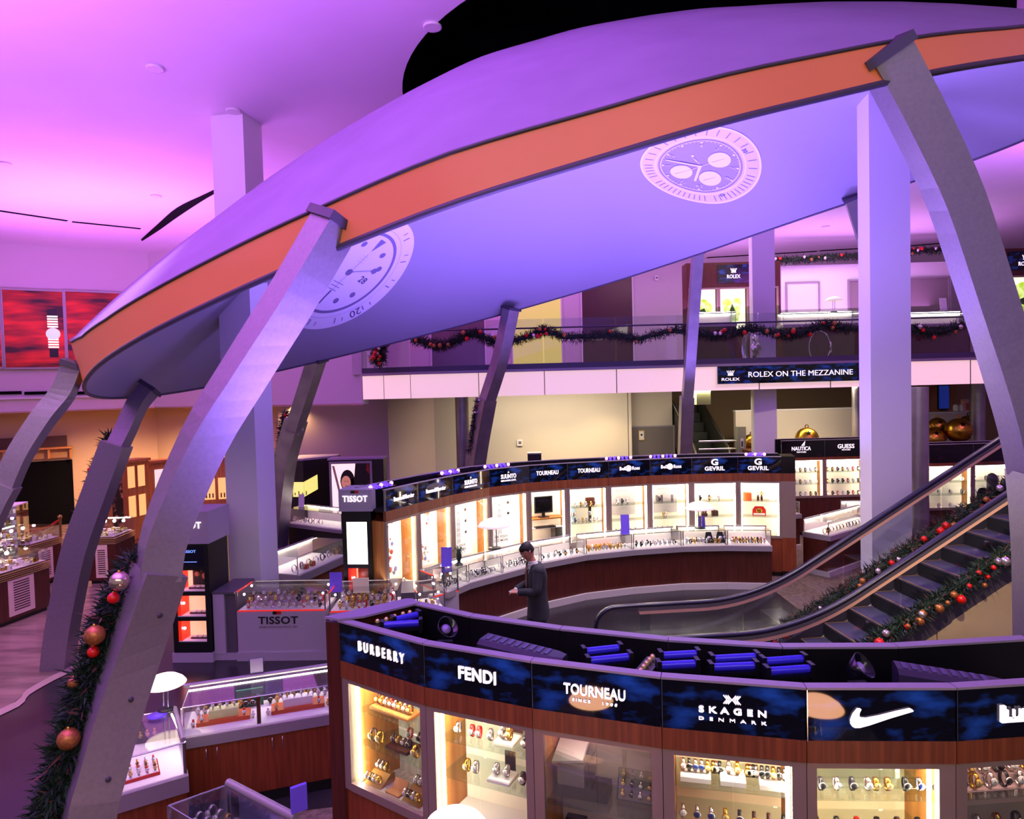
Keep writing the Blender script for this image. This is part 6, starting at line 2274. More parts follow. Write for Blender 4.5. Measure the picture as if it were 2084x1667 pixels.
SS = [-.15 + .12 * k for k in range(int((X_END + .15) / .12) + 1)]
WID = 1.22
esc = thing('escalator', 'escalator rising to the right with black handrails, glass sides and pine garlands on its skirts', 'escalator', tuple(E0 + ED * 2))
RUB = mat('handrail_rubber', (26, 20, 46), .3)
ALU = mat('rail_aluminium', (190, 180, 186), .25, .9)
COP = mat('rail_copper_light', (255, 200, 164), .35, .2)
for n_, far in ((0, 0), (WID, 1)):
    cen = [EP(s, n_, 1.0 + esc_z(s)) for s in SS]
    s0 = -.15 - (.38 if far else .12)
    arc = []
    r_ = .26
    for k in range(13):
        a_ = PI / 2 + PI * k / 12
        arc.append(EP(-.15 - (.0 if not far else .30) + r_ * 1.15 * math.cos(a_), n_, 1.0 - r_ + r_ * math.sin(a_)))
    lead = [EP(s, n_, 1.0) for s in ((-.15, -.30) if far else (-.15,))]
    path = list(reversed(cen)) + (lead[1:] if far else []) + arc[1:] + [EP(.1, n_, 1.0 - 2 * r_)]
    sec = lambda w_, z0, z1: [(-w_, z0), (w_, z0), (w_, z1), (-w_, z1)]
    MB().sweep(path, [(-.04, -.02), (.04, -.02), (.045, 0), (.035, .018), (-.035, .018), (-.045, 0)], EN, RUB, smooth=True).build('handrail', esc, True)
    up_ = [p - Vector((0, 0, .045)) for p in cen]
    MB().sweep(up_, sec(.03, -.024, .024), EN, ALU).build('handrail_guide', esc, True)
    lo_ = [p - Vector((0, 0, .092)) for p in cen]
    MB().sweep(lo_, sec(.028, -.022, .022), EN, COP).build('rail_light_trim', esc, True)
    # glass panels
    for k in range(0, len(SS) - 1, 12):
        seg = SS[k:k + 13]
        g = MB()
        vs = []
        for s in seg:
            s_ = s + (.01 if s == seg[0] else (-.01 if s == seg[-1] else 0))
            zb, zt = esc_z(s_) + .16, esc_z(s_) + .90
            vs += [EP(s_, n_ - .005, zb), EP(s_, n_ - .005, zt), EP(s_, n_ + .005, zt), EP(s_, n_ + .005, zb)]
        fs = []
        for j in range(len(seg) - 1):
            o = 4 * j
            fs += [(o, o + 1, o + 5, o + 4), (o + 1, o + 2, o + 6, o + 5), (o + 2, o + 3, o + 7, o + 6)]
        g.add(vs, fs, GLASSR).build('glass_panel', esc, True)
    if True:
        g = MB()
        e_ = -.15 - (.30 if far else 0)
        ring = [EP(e_ + r_ * .98 * math.cos(PI / 2 + PI * k / 12) * 1.1, n_, .74 + r_ * .9 * math.sin(PI / 2 + PI * k / 12)) for k in range(13)]
        g.slab(ring + [EP(e_ + .45, n_, .5), EP(e_ + .45, n_, .95)], EN * .01, GLASSR)
        g.build('newel_glass', esc, True)
    sk = []
    for s in [-.45] + SS:
        sk.append(EP(s, n_, esc_z(s) + .08))
    MB().sweep(sk, [(-.06, -.14), (.06, -.14), (.06, .08), (-.06, .08)], EN, DTRIM).build('skirt', esc, True)
    MB().sweep([p + Vector((0, 0, .085)) for p in sk], [(-.065, -.012), (.065, -.012), (.065, .012), (-.065, .012)], EN, mat('deck_purple_grey', (150, 140, 160), .35, .4)).build('deck_board', esc, True)
STEPM = mat('step_tread_grey', (92, 88, 118), .55, c2=(78, 74, 102), scale=(60, 60, 60))
YEL = mat('yellow_edge', (206, 160, 40), .5)
RISER = mat('step_riser_black', (12, 11, 14), .5)
RUN = .34
k = 0
s = .35
while s < X_END - .3:
    z = max(.012, round(esc_z(s + RUN / 2) / (RUN * SLOPE)) * RUN * SLOPE)
    z = esc_z(s + RUN * .5) + .012
    b_ = MB()
    a_, c_ = EP(s, .10, 0), EP(s + RUN, .10, 0)
    d_, e_ = EP(s + RUN, WID - .10, 0), EP(s, WID - .10, 0)
    q = lambda v, zz: (v.x, v.y, zz)
    b_.slab([q(a_, z), q(c_, z), q(d_, z), q(e_, z)], (0, 0, -.02), STEPM)
    b_.slab([q(e_, z - .19), q(a_, z - .19), q(a_, z - .021), q(e_, z - .021)], ED * .02, RISER)
    st = b_.build('step', esc, True)
    b_ = MB()
    ew = .012
    for u0, u1, v0, v1 in ((0, RUN, .10, .10 + ew), (0, RUN, WID - .10 - ew, WID - .10), (0, ew, .10, WID - .10)):
        P_ = [EP(s + u0, v0, z + .003), EP(s + u1, v0, z + .003), EP(s + u1, v1, z + .003), EP(s + u0, v1, z + .003)]
        b_.slab(P_, (0, 0, -.002), YEL)
    o = b_.build('yellow_edge', None)
    me = o.data
    o.parent = st
    M_ = PINV[esc.name]
    for v in me.vertices:
        v.co = M_ @ v.co
    s += RUN
    k += 1
b_ = MB()
b_.slab([EP(-.45, .06, .012), EP(.35, .06, .012), EP(.35, WID - .06, .012), EP(-.45, WID - .06, .012)], (0, 0, -.01), mat('comb_plate', (120, 114, 118), .35, .6))
b_.build('comb_plate', esc, True)
# stainless cladding below the near skirt, in sheets
CLAD = mat('cladding_steel', (206, 184, 146), .42, .35, c2=(184, 162, 128), scale=(.7, .7, 1.6), bump=.25)
s0 = S_IN + .55
while s0 < X_END - .1:
    s1 = min(s0 + 1.15, X_END)
    m = MB()
    z0, z1 = esc_z(s0 + .008) - .06, esc_z(s1 - .008) - .06
    nn = 8
    rings = []
    for j in range(nn + 1):
        ss = s0 + .008 + (s1 - s0 - .016) * j / nn
        zt = esc_z(ss) - .06
        bulge = -.05 - .02 * math.sin(j / nn * PI)
        rings.append([EP(ss, bulge, zt), EP(ss, bulge - .03, zt * .5), EP(ss, bulge + .02, 0.0), EP(ss, .05, 0.0), EP(ss, .05, zt)])
    m.loft(rings, CLAD, smooth=False)
    m.build('cladding_sheet', esc, True)
    s0 = s1
m = MB()
for n_ in (.06, WID - .06):
    pass
rings = []
for j in range(20):
    ss = S_IN + .4 + (X_END - S_IN - .4) * j / 19
    zt = max(.05, esc_z(ss) - .22)
    rings.append([EP(ss, .08, zt), EP(ss, WID + .04, zt), EP(ss, WID + .04, 0), EP(ss, .08, 0)])
m.loft(rings, mat('truss_dark', (18, 16, 20), .6), smooth=False)
m.build('truss', esc, True)
# garlands
ss = [.95 + k * .42 for k in range(16)]
path = [EP(s, WID - .02, esc_z(s) + .30) for s in ss if s < 6.2]
garland('pine garland with baubles along the far side of the escalator', path, .14, 2700, scatter_baubles(path, 40, .12, (.03, .04, .05), [REDB, GOLDB, GOLDB, SILB, REDB], 8), .072, 3, 9, sprigs=.2)
path = [EP(s, -.10, esc_z(s) + .33) for s in [1.75 + k * .4 for k in range(13)]]
garland('pine garland with baubles along the near steel side of the escalator', path, .13, 2700, scatter_baubles(path, 44, .12, (.03, .045, .055), [REDB, GOLDB, SILB, GOLDB, REDB], 11), .08, 3, 10)

# garland climbing the nearest left leg
lp = [(284, 1148, 4.35), (262, 1190, 4.3), (240, 1240, 4.26), (215, 1300, 4.22), (190, 1370, 4.16), (168, 1440, 4.1), (143, 1520, 4.02), (118, 1600, 3.96), (92, 1680, 3.92), (78, 1760, 3.9), (70, 1850, 3.88), (66, 1990, 3.87)]
path = [W(*p) for p in lp]
bb = []
for px, py, r, m_ in ((243, 1183, 20, mat('pearl_bauble', (214, 190, 170), .18, .85)), (231, 1217, 12, REDB), (193, 1293, 21, GOLDB), (190, 1327, 12, REDB), (147, 1435, 11, REDB), (166, 1425, 7, GOLDB),
                      (140, 1504, 22, GOLDB), (123, 1591, 12, REDB), (100, 1638, 20, SILB), (150, 1390, 13, GOLDB)):
    bb.append((W(px, py, 3.95 if py > 1450 else 4.08), r * 4.0 / FPX, m_))
garland('thick pine garland with red, bronze and silver baubles climbing the nearest left leg', path, .125, 4300, bb, .08, 3, 12, sprigs=.06)
# the same on two far legs, seen as dark fringes
for lp, wh, sd in (([(222, 885, 10.3), (200, 940, 10.25), (186, 985, 10.25), (172, 1030, 10.2), (160, 1075, 10.2), (150, 1110, 10.2)], 'thin dark garland along the leg beside the marble floor', 13),
                   ([(582, 838, 15.75), (574, 870, 15.8), (570, 905, 15.9), (566, 935, 16.0)], 'small garland fringe on the far leg right of the left column', 14),
                   ([(975, 815, 17.1), (967, 850, 17.15), (962, 885, 17.2), (957, 920, 17.3)], 'small garland fringe on the far leg before the steel column', 15)):
    path = [W(*p) for p in lp]
    garland(wh, path, .07, 330, scatter_baubles(path, 4, .07, (.04,), [SILB, REDB], sd), .1, 3, sd)


# ================================================================ neighbouring shop at the far left
def on_left(px, py):       # point of the recessed left wall plane
    P, Q = A + off, B + off
    n_ = Vector((-(Q - P).y, (Q - P).x, 0)).normalized()
    d = ray(px, py)
    t_ = (P - EYE).dot(n_) / d.dot(n_)
    return EYE + d * t_


def on_upper(px, py):
    n_ = Vector((-(B - A).y, (B - A).x, 0)).normalized()
    d = ray(px, py)
    return EYE + d * ((A - EYE).dot(n_) / d.dot(n_))


LD = (B - A)
LD.z = 0
LD = LD.normalized()
LN = Vector((LD.y, -LD.x, 0))     # towards the room
# red light boxes on the upper wall
for i, (x0, x1, y0, y1, wh) in enumerate(((-130, 5, 590, 752, 'left one, mostly outside the picture'), (6, 133, 592, 752, 'middle one showing an upright bracelet watch'), (134, 262, 596, 746, 'right one, half behind the dome rim'))):
    p, q = on_upper(x0, y1), on_upper(x1, y0)
    w_, h = (q - p).xy.length, q.z - p.z
    t = thing('light_box', 'red streaked backlit panel on the upper left wall, ' + wh, 'light box', (p.x + LN.x * .02, p.y + LN.y * .02, p.z), math.atan2(LD.y, LD.x), 'red light boxes')
    MB().box(0, .05, -.10, 0, 0, h, LEDGE).box(w_ - .05, w_, -.10, 0, 0, h, LEDGE).box(.05, w_ - .05, -.10, 0, 0, .05, LEDGE).box(.05, w_ - .05, -.10, 0, h - .05, h, LEDGE).build('frame', t)
    m = MB()
    m.box(.05, w_ - .05, -.06, -.01, .05, h - .05, mat('red_streak_print', (46, 4, 8), .5, es=.3, c2=(240, 36, 18), scale=(.45, .45, 2.6), lo=.4, hi=.66, detail=3))
    pr = m.build('printed_panel', t)
    if i == 1:
        m = MB()
        wt = mat('print_white', (250, 240, 226), .5, es=1.0, ecol=(255, 244, 230))
        xc = w_ * .78
        for k in range(13):
            z_ = .62 + k * .075
            if 4 <= k <= 7:
                continue
            m.box(xc - .13, xc + .13, -.068, -.061, z_, z_ + .045, wt)
        m.lathe([(0, .008), (.17, .008), (.18, 0)], (xc, -.061, 1.03), mat('print_dial', (190, 200, 200), .5, es=.7, ecol=(200, 210, 210)), 24, axis=(0, -1, 0))
        m.box(xc - .12, xc + .12, -.066, -.061, 1.56, 1.76, mat('print_black', (10, 8, 10), .5)).box(xc - .11, xc + .11, -.066, -.061, .34, .60, mat('print_black', (0, 0, 0)))
        m.build('printed_watch', pr)
# dark ledge slots below the light boxes
for x0, x1, wh in ((-40, 44, 'left'), (50, 96, 'middle'), (136, 174, 'right')):
    p, q = on_upper(x0, 803), on_upper(x1, 797)
    m = MB()
    m.obox((p + q) / 2 + LN * .02, LD * ((q - p).length / 2), LN * .03, (0, 0, .045), BLACKM)
    solo(m, 'wall_vent', f'dark horizontal wall slot below the red light boxes, {wh} one', 'vent', 'wall slots under the light boxes')
m = MB()
p, q = on_upper(-60, 815), on_upper(330, 802)
m.obox((p + q) / 2 + LN * .05, LD * ((q - p).length / 2), LN * .06, (0, 0, .02), WHITE)
struct('trim_3', m)
# dark shop opening with brown header
for nm, x0, x1, y0, y1, m_, th in (('door_8', -60, 147, 935, 1100, BLACKM, .02), ('header_left_shop', -60, 136, 886, 918, mat('header_brown', (74, 44, 28), .6), .10)):
    p, q = on_left(x0, y1), on_left(x1, y0)
    m = MB()
    z0 = 0 if nm.startswith('door') else p.z
    c_ = (p + q) / 2
    c_.z = (z0 + q.z) / 2
    m.obox(c_ + LN * th, LD * ((q - p).xy.length / 2), LN * th * .9, (0, 0, (q.z - z0) / 2), m_)
    struct(nm, m)
m = MB()
p, q = on_left(-60, 917), on_left(148, 912)
m.obox((p + q) / 2 + LN * .25, LD * ((q - p).length / 2), LN * .12, (0, 0, .03), WOODO)
for k in range(5):
    c = p.lerp(q, .1 + .22 * k)
    m.obox(c + LN * .22 - Vector((0, 0, .15)), LD * .03, LN * .1, (0, 0, .14), WOODO)
struct('trim_4', m)
m = MB()
p, q = on_left(-60, 925), on_left(146, 921)
m.obox((p + q) / 2 + LN * .12 - Vector((0, 0, .06)), LD * ((q - p).length / 2), LN * .02, (0, 0, .13), mat('frosted_pane', (170, 128, 74), .5))
struct('window_1', m)


# honey wood wall cabinets with lit windows
def wood_cabinet(label, x0, x1, ytop, Y0, Y1, kind):
    p, q = W(x0, ytop, Y0), W(x1, ytop, Y1)
    v = (q - p)
    v.z = 0
    w_ = v.length
    t = thing('wall_cabinet', label, 'wall cabinet', (p.x, p.y, 0), math.atan2(v.y, v.x), 'honey wood wall cabinets')
    H = p.z
    MB().box(0, w_, .06, .5, .08, H, WOODO).box(0, w_, .08, .48, 0, .08, WOODD).box(-.03, w_ + .03, .0, .52, H, H + .07, WOODO).build('carcass', t)
    if kind == 'panes':
        for r in range(2):
            for c in range(2):
                x = w_ * (.40 + .27 * c)
                z_ = H - .86 - r * .78 + .2
                m = MB()
                m.box(x, x + w_ * .20, .045, .06, z_, z_ + .56, mat('amber_lit_pane', (250, 206, 130), .5, es=.75, ecol=(255, 190, 104)))
                f_ = m.build('lit_window', t)
                m = MB()
                m.box(x - .03, x, .03, .06, z_ - .03, z_ + .59, WOODO).box(x + w_ * .2, x + w_ * .2 + .03, .03, .06, z_ - .03, z_ + .59, WOODO)
                m.build('window_frame', f_)
        m = MB()
        m.box(.02, w_ * .26, .03, .06, H - 1.95, H - .35, mat('collage_dark', (40, 26, 22), .5, c2=(226, 170, 110), scale=(3, 3, 4), lo=.5, hi=.6))
        m.build('collage_picture', t)
        m = MB()
        m.box(.06, w_ - .06, .05, .06, .2, H - 2.1, mat('wood_lower_panel', (160, 92, 40), .5))
        m.build('lower_panel', t)
    elif kind == 'watch':
        m = MB()
        m.box(.10, w_ - .12, .04, .06, H - 1.75, H - .18, mat('white_poster_lit', (250, 240, 226), .5, es=.6, ecol=(255, 236, 214)))
        P = m.build('lit_poster', t)
        m = MB()
        xc = w_ * .42
        m.lathe([(.20, 0), (.20, .006), (.22, .006), (.22, 0)], (xc, .04, H - 1.15), LETG, 24, axis=(0, -1, 0)).lathe([(.12, 0), (.12, .006), (.14, .006), (.14, 0)], (xc, .04, H - 1.15), LETG, 24, axis=(0, -1, 0))
        m.box(xc - .10, xc + .10, .034, .04, H - .80, H - .62, LETK).box(xc - .055, xc + .055, .03, .034, H - .78, H - .66, PAPER)
        m.box(xc - .15, xc + .15, .036, .04, H - .40, H - .385, LETG)
        m.build('printed_watch', P)
    else:
        for r in range(2):
            for c in range(2):
                x = w_ * (.12 + .44 * c)
                z_ = H - 1.15 - r * .80
                m = MB()
                m.box(x, x + w_ * .36, .045, .06, z_, z_ + .62, mat('amber_lit_pane', (0, 0, 0)))
                for j in range(4):
                    m.box(x + w_ * (.05 + .08 * j), x + w_ * (.08 + .08 * j), .036, .045, z_ + .05, z_ + .18, BRNW)
                f_ = m.build('lit_window', t)
    return t


wood_cabinet('honey wood cabinet with four lit panes and a dark collage picture at its left', 228, 306, 948, 17.4, 18.6, 'panes')
wood_cabinet('honey wood cabinet with a bright white watch poster behind the nearest leg', 308, 392, 944, 18.7, 19.6, 'watch')
T3 = wood_cabinet('honey wood cabinet with amber windows between the nearest leg and the left column', 394, 478, 938, 19.7, 19.9, 'win')
m = MB()
text(m, 'TAMPA', (1.15, -.01, W(394, 938, 19.7).z + .32), (1, 0, 0), (0, 0, 1), .9, .16, LETW, .01, .02)
m.build('lettering', T3)


# glittering counters on the marble floor
GLIT = mat('painted_glints', (150, 120, 70), .25, .3, c2=(255, 246, 230), scale=(26, 26, 60), lo=.5, hi=.6, es=.5)  # glints of the glass cases painted as glowing pale specks
CREAMP = mat('cream_vent_panel', (226, 200, 180), .5)


def stall(label, x0, y0, x1, y1, d, h, hg, vents=True):
    p, q = F(x0, y0, 0), F(x1, y1, 0)
    v = q - p
    w_ = v.length
    t = thing('jewellery_counter', label, 'counter', (p.x, p.y, 0), math.atan2(v.y, v.x), 'glittering counters on the marble floor')
    MB().box(.04, w_ - .04, .05, d, 0, .08, BLACK).build('plinth', t)
    MB().box(0, w_, 0, d, .08, h, WOODD).build('base_cabinet', t)
    m = MB()
    for k in range(4):
        m.box(-.02, w_ + .02, -.02, d + .02, h + k * .035, h + k * .035 + .015, mat('gold_trim_strip', (226, 186, 130), .25, .6))
    m.build('stepped_trim', t)
    m = MB()
    m.box(.03, w_ - .03, .03, d - .03, h + .14, h + .15, CASEW)
    rr_ = random.Random(int(x0))
    for k in range(120):
        x, y = rr_.uniform(.08, w_ - .08), rr_.uniform(.08, d - .08)
        s_ = rr_.uniform(.012, .03)
        m.obox((x, y, h + .16 + s_), (s_, s_ * .3, 0), (-s_ * .3, s_, 0), (0, 0, s_ * rr_.uniform(.6, 2)), rr_.choice([GOLD, SILV, GLIT, CASEW]))
    o = m.build('jewellery_display', t)
    o['kind'] = 'stuff'
    m = MB()
    m.box(0, w_, 0, .006, h + .14, hg, GLASS).box(0, w_, 0, d, hg, hg + .008, GLASS).box(0, .006, .006, d, h + .14, hg, GLASS).box(w_ - .006, w_, .006, d, h + .14, hg, GLASS)
    m.build('glass_top', t)
    for k in range(3):
        MB().ball((w_ * (k + .5) / 3, d * .7, hg - .05), .035, SPOTB, 8).build('spot_bulb', t)
    MB().box(.06, w_ - .06, d - .05, d - .03, hg - .03, hg - .01, TUBEC).build('light_strip', t)
    if vents:
        m = MB()
        m.box(w_ * .30, w_ * .72, -.012, 0, .14, h - .02, CREAMP)
        for k in range(12):
            m.box(w_ * .38, w_ * .64, -.015, -.012, .22 + k * .045, .24 + k * .045, mat('vent_dark', (60, 40, 36), .6))
        m.build('vent_panel', t)
    return t


stall('glittering jewellery counter nearest to the left picture edge, cream vent panel on its end', -20, 1288, 104, 1240, 1.0, .80, 1.16)
stall('second glittering jewellery counter behind the first, cut off by the leaning leg', 60, 1205, 128, 1180, 1.1, .82, 1.22)
SRE = stall('rear glittering jewellery counter before the dark shop opening', -40, 1190, 60, 1172, 1.0, .84, 1.30, False)
stall('glittering jewellery counter right of the leaning leg, tall vent panel on its corner', 180, 1190, 238, 1188, .8, .86, 1.30)
# tall glass case with goods, card and queue rope by the dark opening
p = W(6, 1085, 13.6)
t = thing('tower_showcase', 'tall narrow glass case full of glittering goods at the left picture edge', 'showcase', (p.x, 13.6, 0), .2)
MB().box(-.25, .25, 0, .5, 0, .9, WOODD).build('base_cabinet', t)
MB().box(-.25, .25, 0, .006, .9, 1.85, GLASS).box(.244, .25, .006, .5, .9, 1.85, GLASS).box(-.25, .25, 0, .5, 1.85, 1.87, CASEW).build('glass_case', t)
m = MB()
for z_ in (.95, 1.2, 1.45, 1.68):
    m.box(-.23, .23, .05, .45, z_, z_ + .01, GLASSG)
    for k in range(7):
        m.obox((-.2 + k * .066, .2, z_ + .05), (.02, .01, 0), (-.01, .02, 0), (0, 0, .04), [GOLD, SILV, CASEW][k % 3])
o = m.build('jewellery_display', t)
o['kind'] = 'stuff'
MB().ball((.05, .1, 1.76), .03, SPOTB, 8).build('spot_bulb', t)
card_stand('grey picture card on the rear glittering counter before the dark opening', tuple(w2(SRE, ((F(60, 1172) - F(-40, 1190)).length - .22, .45, 1.309))), .26, .30, mat('grey_card', (170, 160, 156), .5))
p = W(128, 1180, 16.9)
t = thing('rope_post', 'small brass queue post holding a red rope before the dark opening', 'queue post', (p.x, 16.9, 0))
MB().lathe([(0, 0), (.16, 0), (.16, .02), (.03, .04), (.03, 1.0), (.05, 1.02), (.05, 1.08), (0, 1.1)], (0, 0, 0), mat('brass', (170, 140, 80), .3, .9), 16).build('post', t)
m = MB()
m.tube([(0, 0, .98), (-.3, 0, .80), (-.6, 0, .70), (-1.0, 0, .68)], .03, REDM, 8)
m.build('rope', t)

# ================================================================ dark cabinets behind the far row, left of the wall corner
DCB = mat('dark_cabinet', (34, 24, 26), .4)
p, q = W(586, 938, 18.6), W(640, 938, 18.0)
t = thing('corner_display_cabinet', 'dark corner cabinet with a folded yellow-lit window', 'display cabinet', (p.x, p.y, 0), 0)
H = p.z
pp = [(0, 0), (.42, -.05), (1.15, .62), (1.15, 1.1), (0, 1.1)]
MB().prism(pp, 0, H, DCB).prism([(x * 1.0, y) for x, y in pp], H, H + .05, PURPT).build('carcass', t)
YLM = mat('yellow_lit_window', (240, 234, 140), .5, es=.8, ecol=(240, 232, 120))
m = MB()
m.slab([(.12, -.03, H - .98), (.42, -.065, H - .98), (.42, -.065, H - .58), (.12, -.03, H - .58)], (0, -.012, 0), YLM)
m.slab([(.425, -.06, H - .98), (.72, .212, H - .82), (.72, .212, H - .42), (.425, -.06, H - .58)], (.008, -.01, 0), YLM)
for k in range(4):
    m.box(.18 + .1 * k, .20 + .1 * k, -.09, -.07, H - .93, H - .86 + .04 * (k % 2), BRNW)
m.build('lit_window', t)
p, q = W(668, 937, 18.2), W(780, 937, 18.2)
t = thing('poster_cabinet', 'dark cabinet with a big lit poster of a woman with long dark hair', 'display cabinet', (p.x, p.y, 0), 0)
w_ = q.x - p.x
H = p.z
MB().box(0, w_, 0, .5, 0, H, DCB).box(-.02, w_ + .02, -.02, .52, H, H + .04, PURPT).build('carcass', t)
MB().box(.02, .08, -.03, 0, H - 2.0, H - .04, LEDGE).box(1.10, 1.16, -.03, 0, H - 2.0, H - .04, LEDGE).box(.08, 1.10, -.03, 0, H - .10, H - .04, LEDGE).build('poster_frame', t)
m = MB()
m.box(.08, 1.10, -.02, -.001, H - 2.0, H - .10, mat('poster_backlit', (250, 232, 222), .5, es=.8, ecol=(255, 226, 214)))
P = m.build('lit_poster', t)
SKP = mat('print_skin', (226, 150, 120), .6, es=.35)
HRP = mat('print_hair', (36, 18, 16), .6)
m = MB()
m.slab([(.62, -.021, H - 1.0), (1.10, -.021, H - .95), (1.10, -.021, H - .10), (.72, -.021, H - .10)], (0, -.001, 0), mat('print_dark_scene', (30, 14, 16), .5, c2=(170, 30, 24), scale=(4, 4, 3), lo=.55, hi=.62))
m.slab([(.50 + .19 * math.cos(a_), -.0225, H - .56 + .30 * math.sin(a_)) for a_ in [k * PI / 10 for k in range(20)]], (0, -.001, 0), HRP)
m.slab([(.30 + .02 * k, -.0225, H - .56 - .05 * k) for k in range(9)] + [(.68, -.0225, H - .95), (.66, -.0225, H - .5)], (0, -.001, 0), HRP)
m.slab([(.46 + .125 * math.cos(a_), -.0245, H - .60 + .18 * math.sin(a_)) for a_ in [k * PI / 10 for k in range(20)]], (0, -.001, 0), SKP)
m.slab([(.36, -.0245, H - .86), (.56, -.0245, H - .80), (.72, -.0245, H - .98), (.74, -.0245, H - 1.2), (.26, -.0245, H - 1.2), (.24, -.0245, H - .98)], (0, -.001, 0), SKP)
m.box(.415, .445, -.0275, -.0262, H - .575, H - .56, HRP).box(.48, .515, -.0275, -.0262, H - .575, H - .56, HRP).box(.435, .495, -.0275, -.0262, H - .70, H - .685, REDM)
m.slab([(.10, -.021, H - .15), (.16, -.021, H - .15), (.34, -.021, H - 1.0), (.28, -.021, H - 1.0)], (0, -.001, 0), mat('print_beige', (206, 176, 140), .6))
m.build('printed_portrait', P)
# glass counters before the dark cabinets
t, w_ = showcase('dark glass counter with bright light tubes, in front of the yellow-lit corner cabinet', tuple(W(582, 1066, 16.6).xy), tuple(W(694, 1100, 15.6).xy), d=.7, h=1.16, ledge=.80, zled=.72, wood=DCB)
tdk = t
watch_row(t, ['steel', 'gold', 'steel', 'black', 'steel', 'steel'], (.1, 1.0), .2, .812, 'in the dark counter before the yellow-lit cabinet', 'watches in the dark counter', False, 1.8, .6)
t, w_ = showcase('slanting glass counter between the left column and the grey tower, red boxes inside', tuple(F(610, 1172, .78).xy), tuple(F(706, 1130, .78).xy), d=.8, h=1.10, ledge=.78, zled=.64, wood=WOOD)
watch_row(t, ['steel', 'steel', 'gold', 'steel', 'black', 'steel', 'gold'], (.12, w_ - .1), .2, .792, 'in the slanting counter left of the grey tower', 'watches in the slanting counter', False, 1.8, .6)
for k in range(2):
    block(t, 'watch_box', f'small red cube box in the slanting counter, {["left", "right"][k]} of two', 'watch box', .36 + .2 * k, .44 + .2 * k, .12, .20, .792, .88, REDM)
card_stand('pale card standing at the dark counter next to the far left leg', tuple(w2(tdk, (.16, .35, 1.161))), .14, .30, PAPER)
card_stand('violet card standing behind the grey tower near the woman poster', tuple(w2(tdk, (tdk['w'] - .14, .38, 1.161))), .12, .30, PURPLEC)


# ================================================================ people
def ellipse(c, rx, ry, n=16, rot=0.0, ax=None):
    c = Vector(c)
    a, b_ = (Vector((math.cos(rot), math.sin(rot), 0)), Vector((-math.sin(rot), math.cos(rot), 0))) if ax is None else ax
    return [c + a * (rx * math.cos(2 * PI * k / n)) + b_ * (ry * math.sin(2 * PI * k / n)) for k in range(n)]


def limb(mb, pts, rs, m, n=12):
    P = resample(pts, 14)
    R = [float(np.interp(k / 14 * (len(rs) - 1), range(len(rs)), rs)) for k in range(15)]
    mb.tube(P, R, m, n)


def hand(mb, wrist, d, up_, m, curl=.6, thumb=1):
    d, up_ = Vector(d).normalized(), Vector(up_).normalized()
    s = d.cross(up_).normalized()
    w = Vector(wrist)
    secs = [(0, .024, .017), (.03, .034, .017), (.06, .042, .016), (.09, .041, .014)]
    mb.loft([[w + d * q + s * (a * math.cos(2 * PI * k / 10)) + up_ * (b_ * math.sin(2 * PI * k / 10)) for k in range(10)] for q, a, b_ in secs], m)
    for i, (off_, L) in enumerate(((-.031, .062), (-.010, .074), (.011, .069), (.031, .052))):
        b0 = w + d * .088 + s * off_
        p1 = b0 + (d * math.cos(curl * .5) - up_ * math.sin(curl * .5)) * L * .45
        p2 = p1 + (d * math.cos(curl * 1.4) - up_ * math.sin(curl * 1.4)) * L * .32
        p3 = p2 + (d * math.cos(curl * 2.2) - up_ * math.sin(curl * 2.2)) * L * .25
        mb.tube([b0 - d * .015, b0, p1, p2, p3], [.009, .0095, .009, .008, .006], m, 7)
    t0 = w + d * .035 + s * (.03 * thumb)
    mb.tube([t0, t0 + s * (.02 * thumb) + d * .025, t0 + s * (.028 * thumb) + d * .055 - up_ * .012, t0 + s * (.02 * thumb) + d * .075 - up_ * .022], [.013, .012, .0105, .007], m, 7)


def head_mesh(mb, c, fwd, m, tilt):
    """head centred on c looking along fwd (already tilted)"""
    f = Vector(fwd).normalized()
    s = f.cross(Vector((0, 0, 1))).normalized()
    u = s.cross(f).normalized()
    c = Vector(c)
    rings = []
    for z, rx, ry, fo in ((-.125, .028, .030, .050), (-.115, .046, .052, .036), (-.09, .058, .070, .022), (-.05, .068, .086, .010), (0, .074, .096, 0), (.05, .074, .097, -.004), (.085, .064, .084, -.008), (.11, .042, .056, -.012), (.122, .012, .016, -.014)):
        ring = []
        for k in range(20):
            a = 2 * PI * k / 20
            x, y = math.sin(a), math.cos(a)
            p = c + u * z + s * (rx * x) + f * (ry * y + fo)
            ring.append(p)
        rings.append(ring)
    mb.loft(rings, m)
    mb.loft([[c + f * (.085 + k_) + u * z_ + s * (w_ * math.cos(2 * PI * q / 8)) + u * (h_ * math.sin(2 * PI * q / 8)) for q in range(8)] for k_, z_, w_, h_ in ((0, .012, .010, .02), (.012, .0, .013, .024), (.024, -.018, .014, .014), (.018, -.030, .012, .006))], m)
    for q in (-1, 1):
        mb.ball(tuple(c + s * (.076 * q) - f * .008 - u * .004), .022, m, 8, (.6, .9, 1.4))
    return f, s, u


def face_bits(parent, c, f, s, u, hairm):
    m = MB()
    for q in (-1, 1):
        m.ball(tuple(c + s * (.030 * q) + f * .088 + u * .012), .010, PAPER, 8)
        m.ball(tuple(c + s * (.030 * q) + f * .097 + u * .011), .005, BLACK, 6)
    m.build('eyes', parent, True)
    m = MB()
    for q in (-1, 1):
        m.obox(c + s * (.031 * q) + f * .096 + u * .032, s * .016, f * .004, u * .0035, hairm)
    m.build('eyebrows', parent, True)
    m = MB()
    m.obox(c + f * .094 - u * .060, s * .020, f * .006, u * .005, mat('lips', (150, 80, 76), .5))
    m.build('mouth', parent, True)


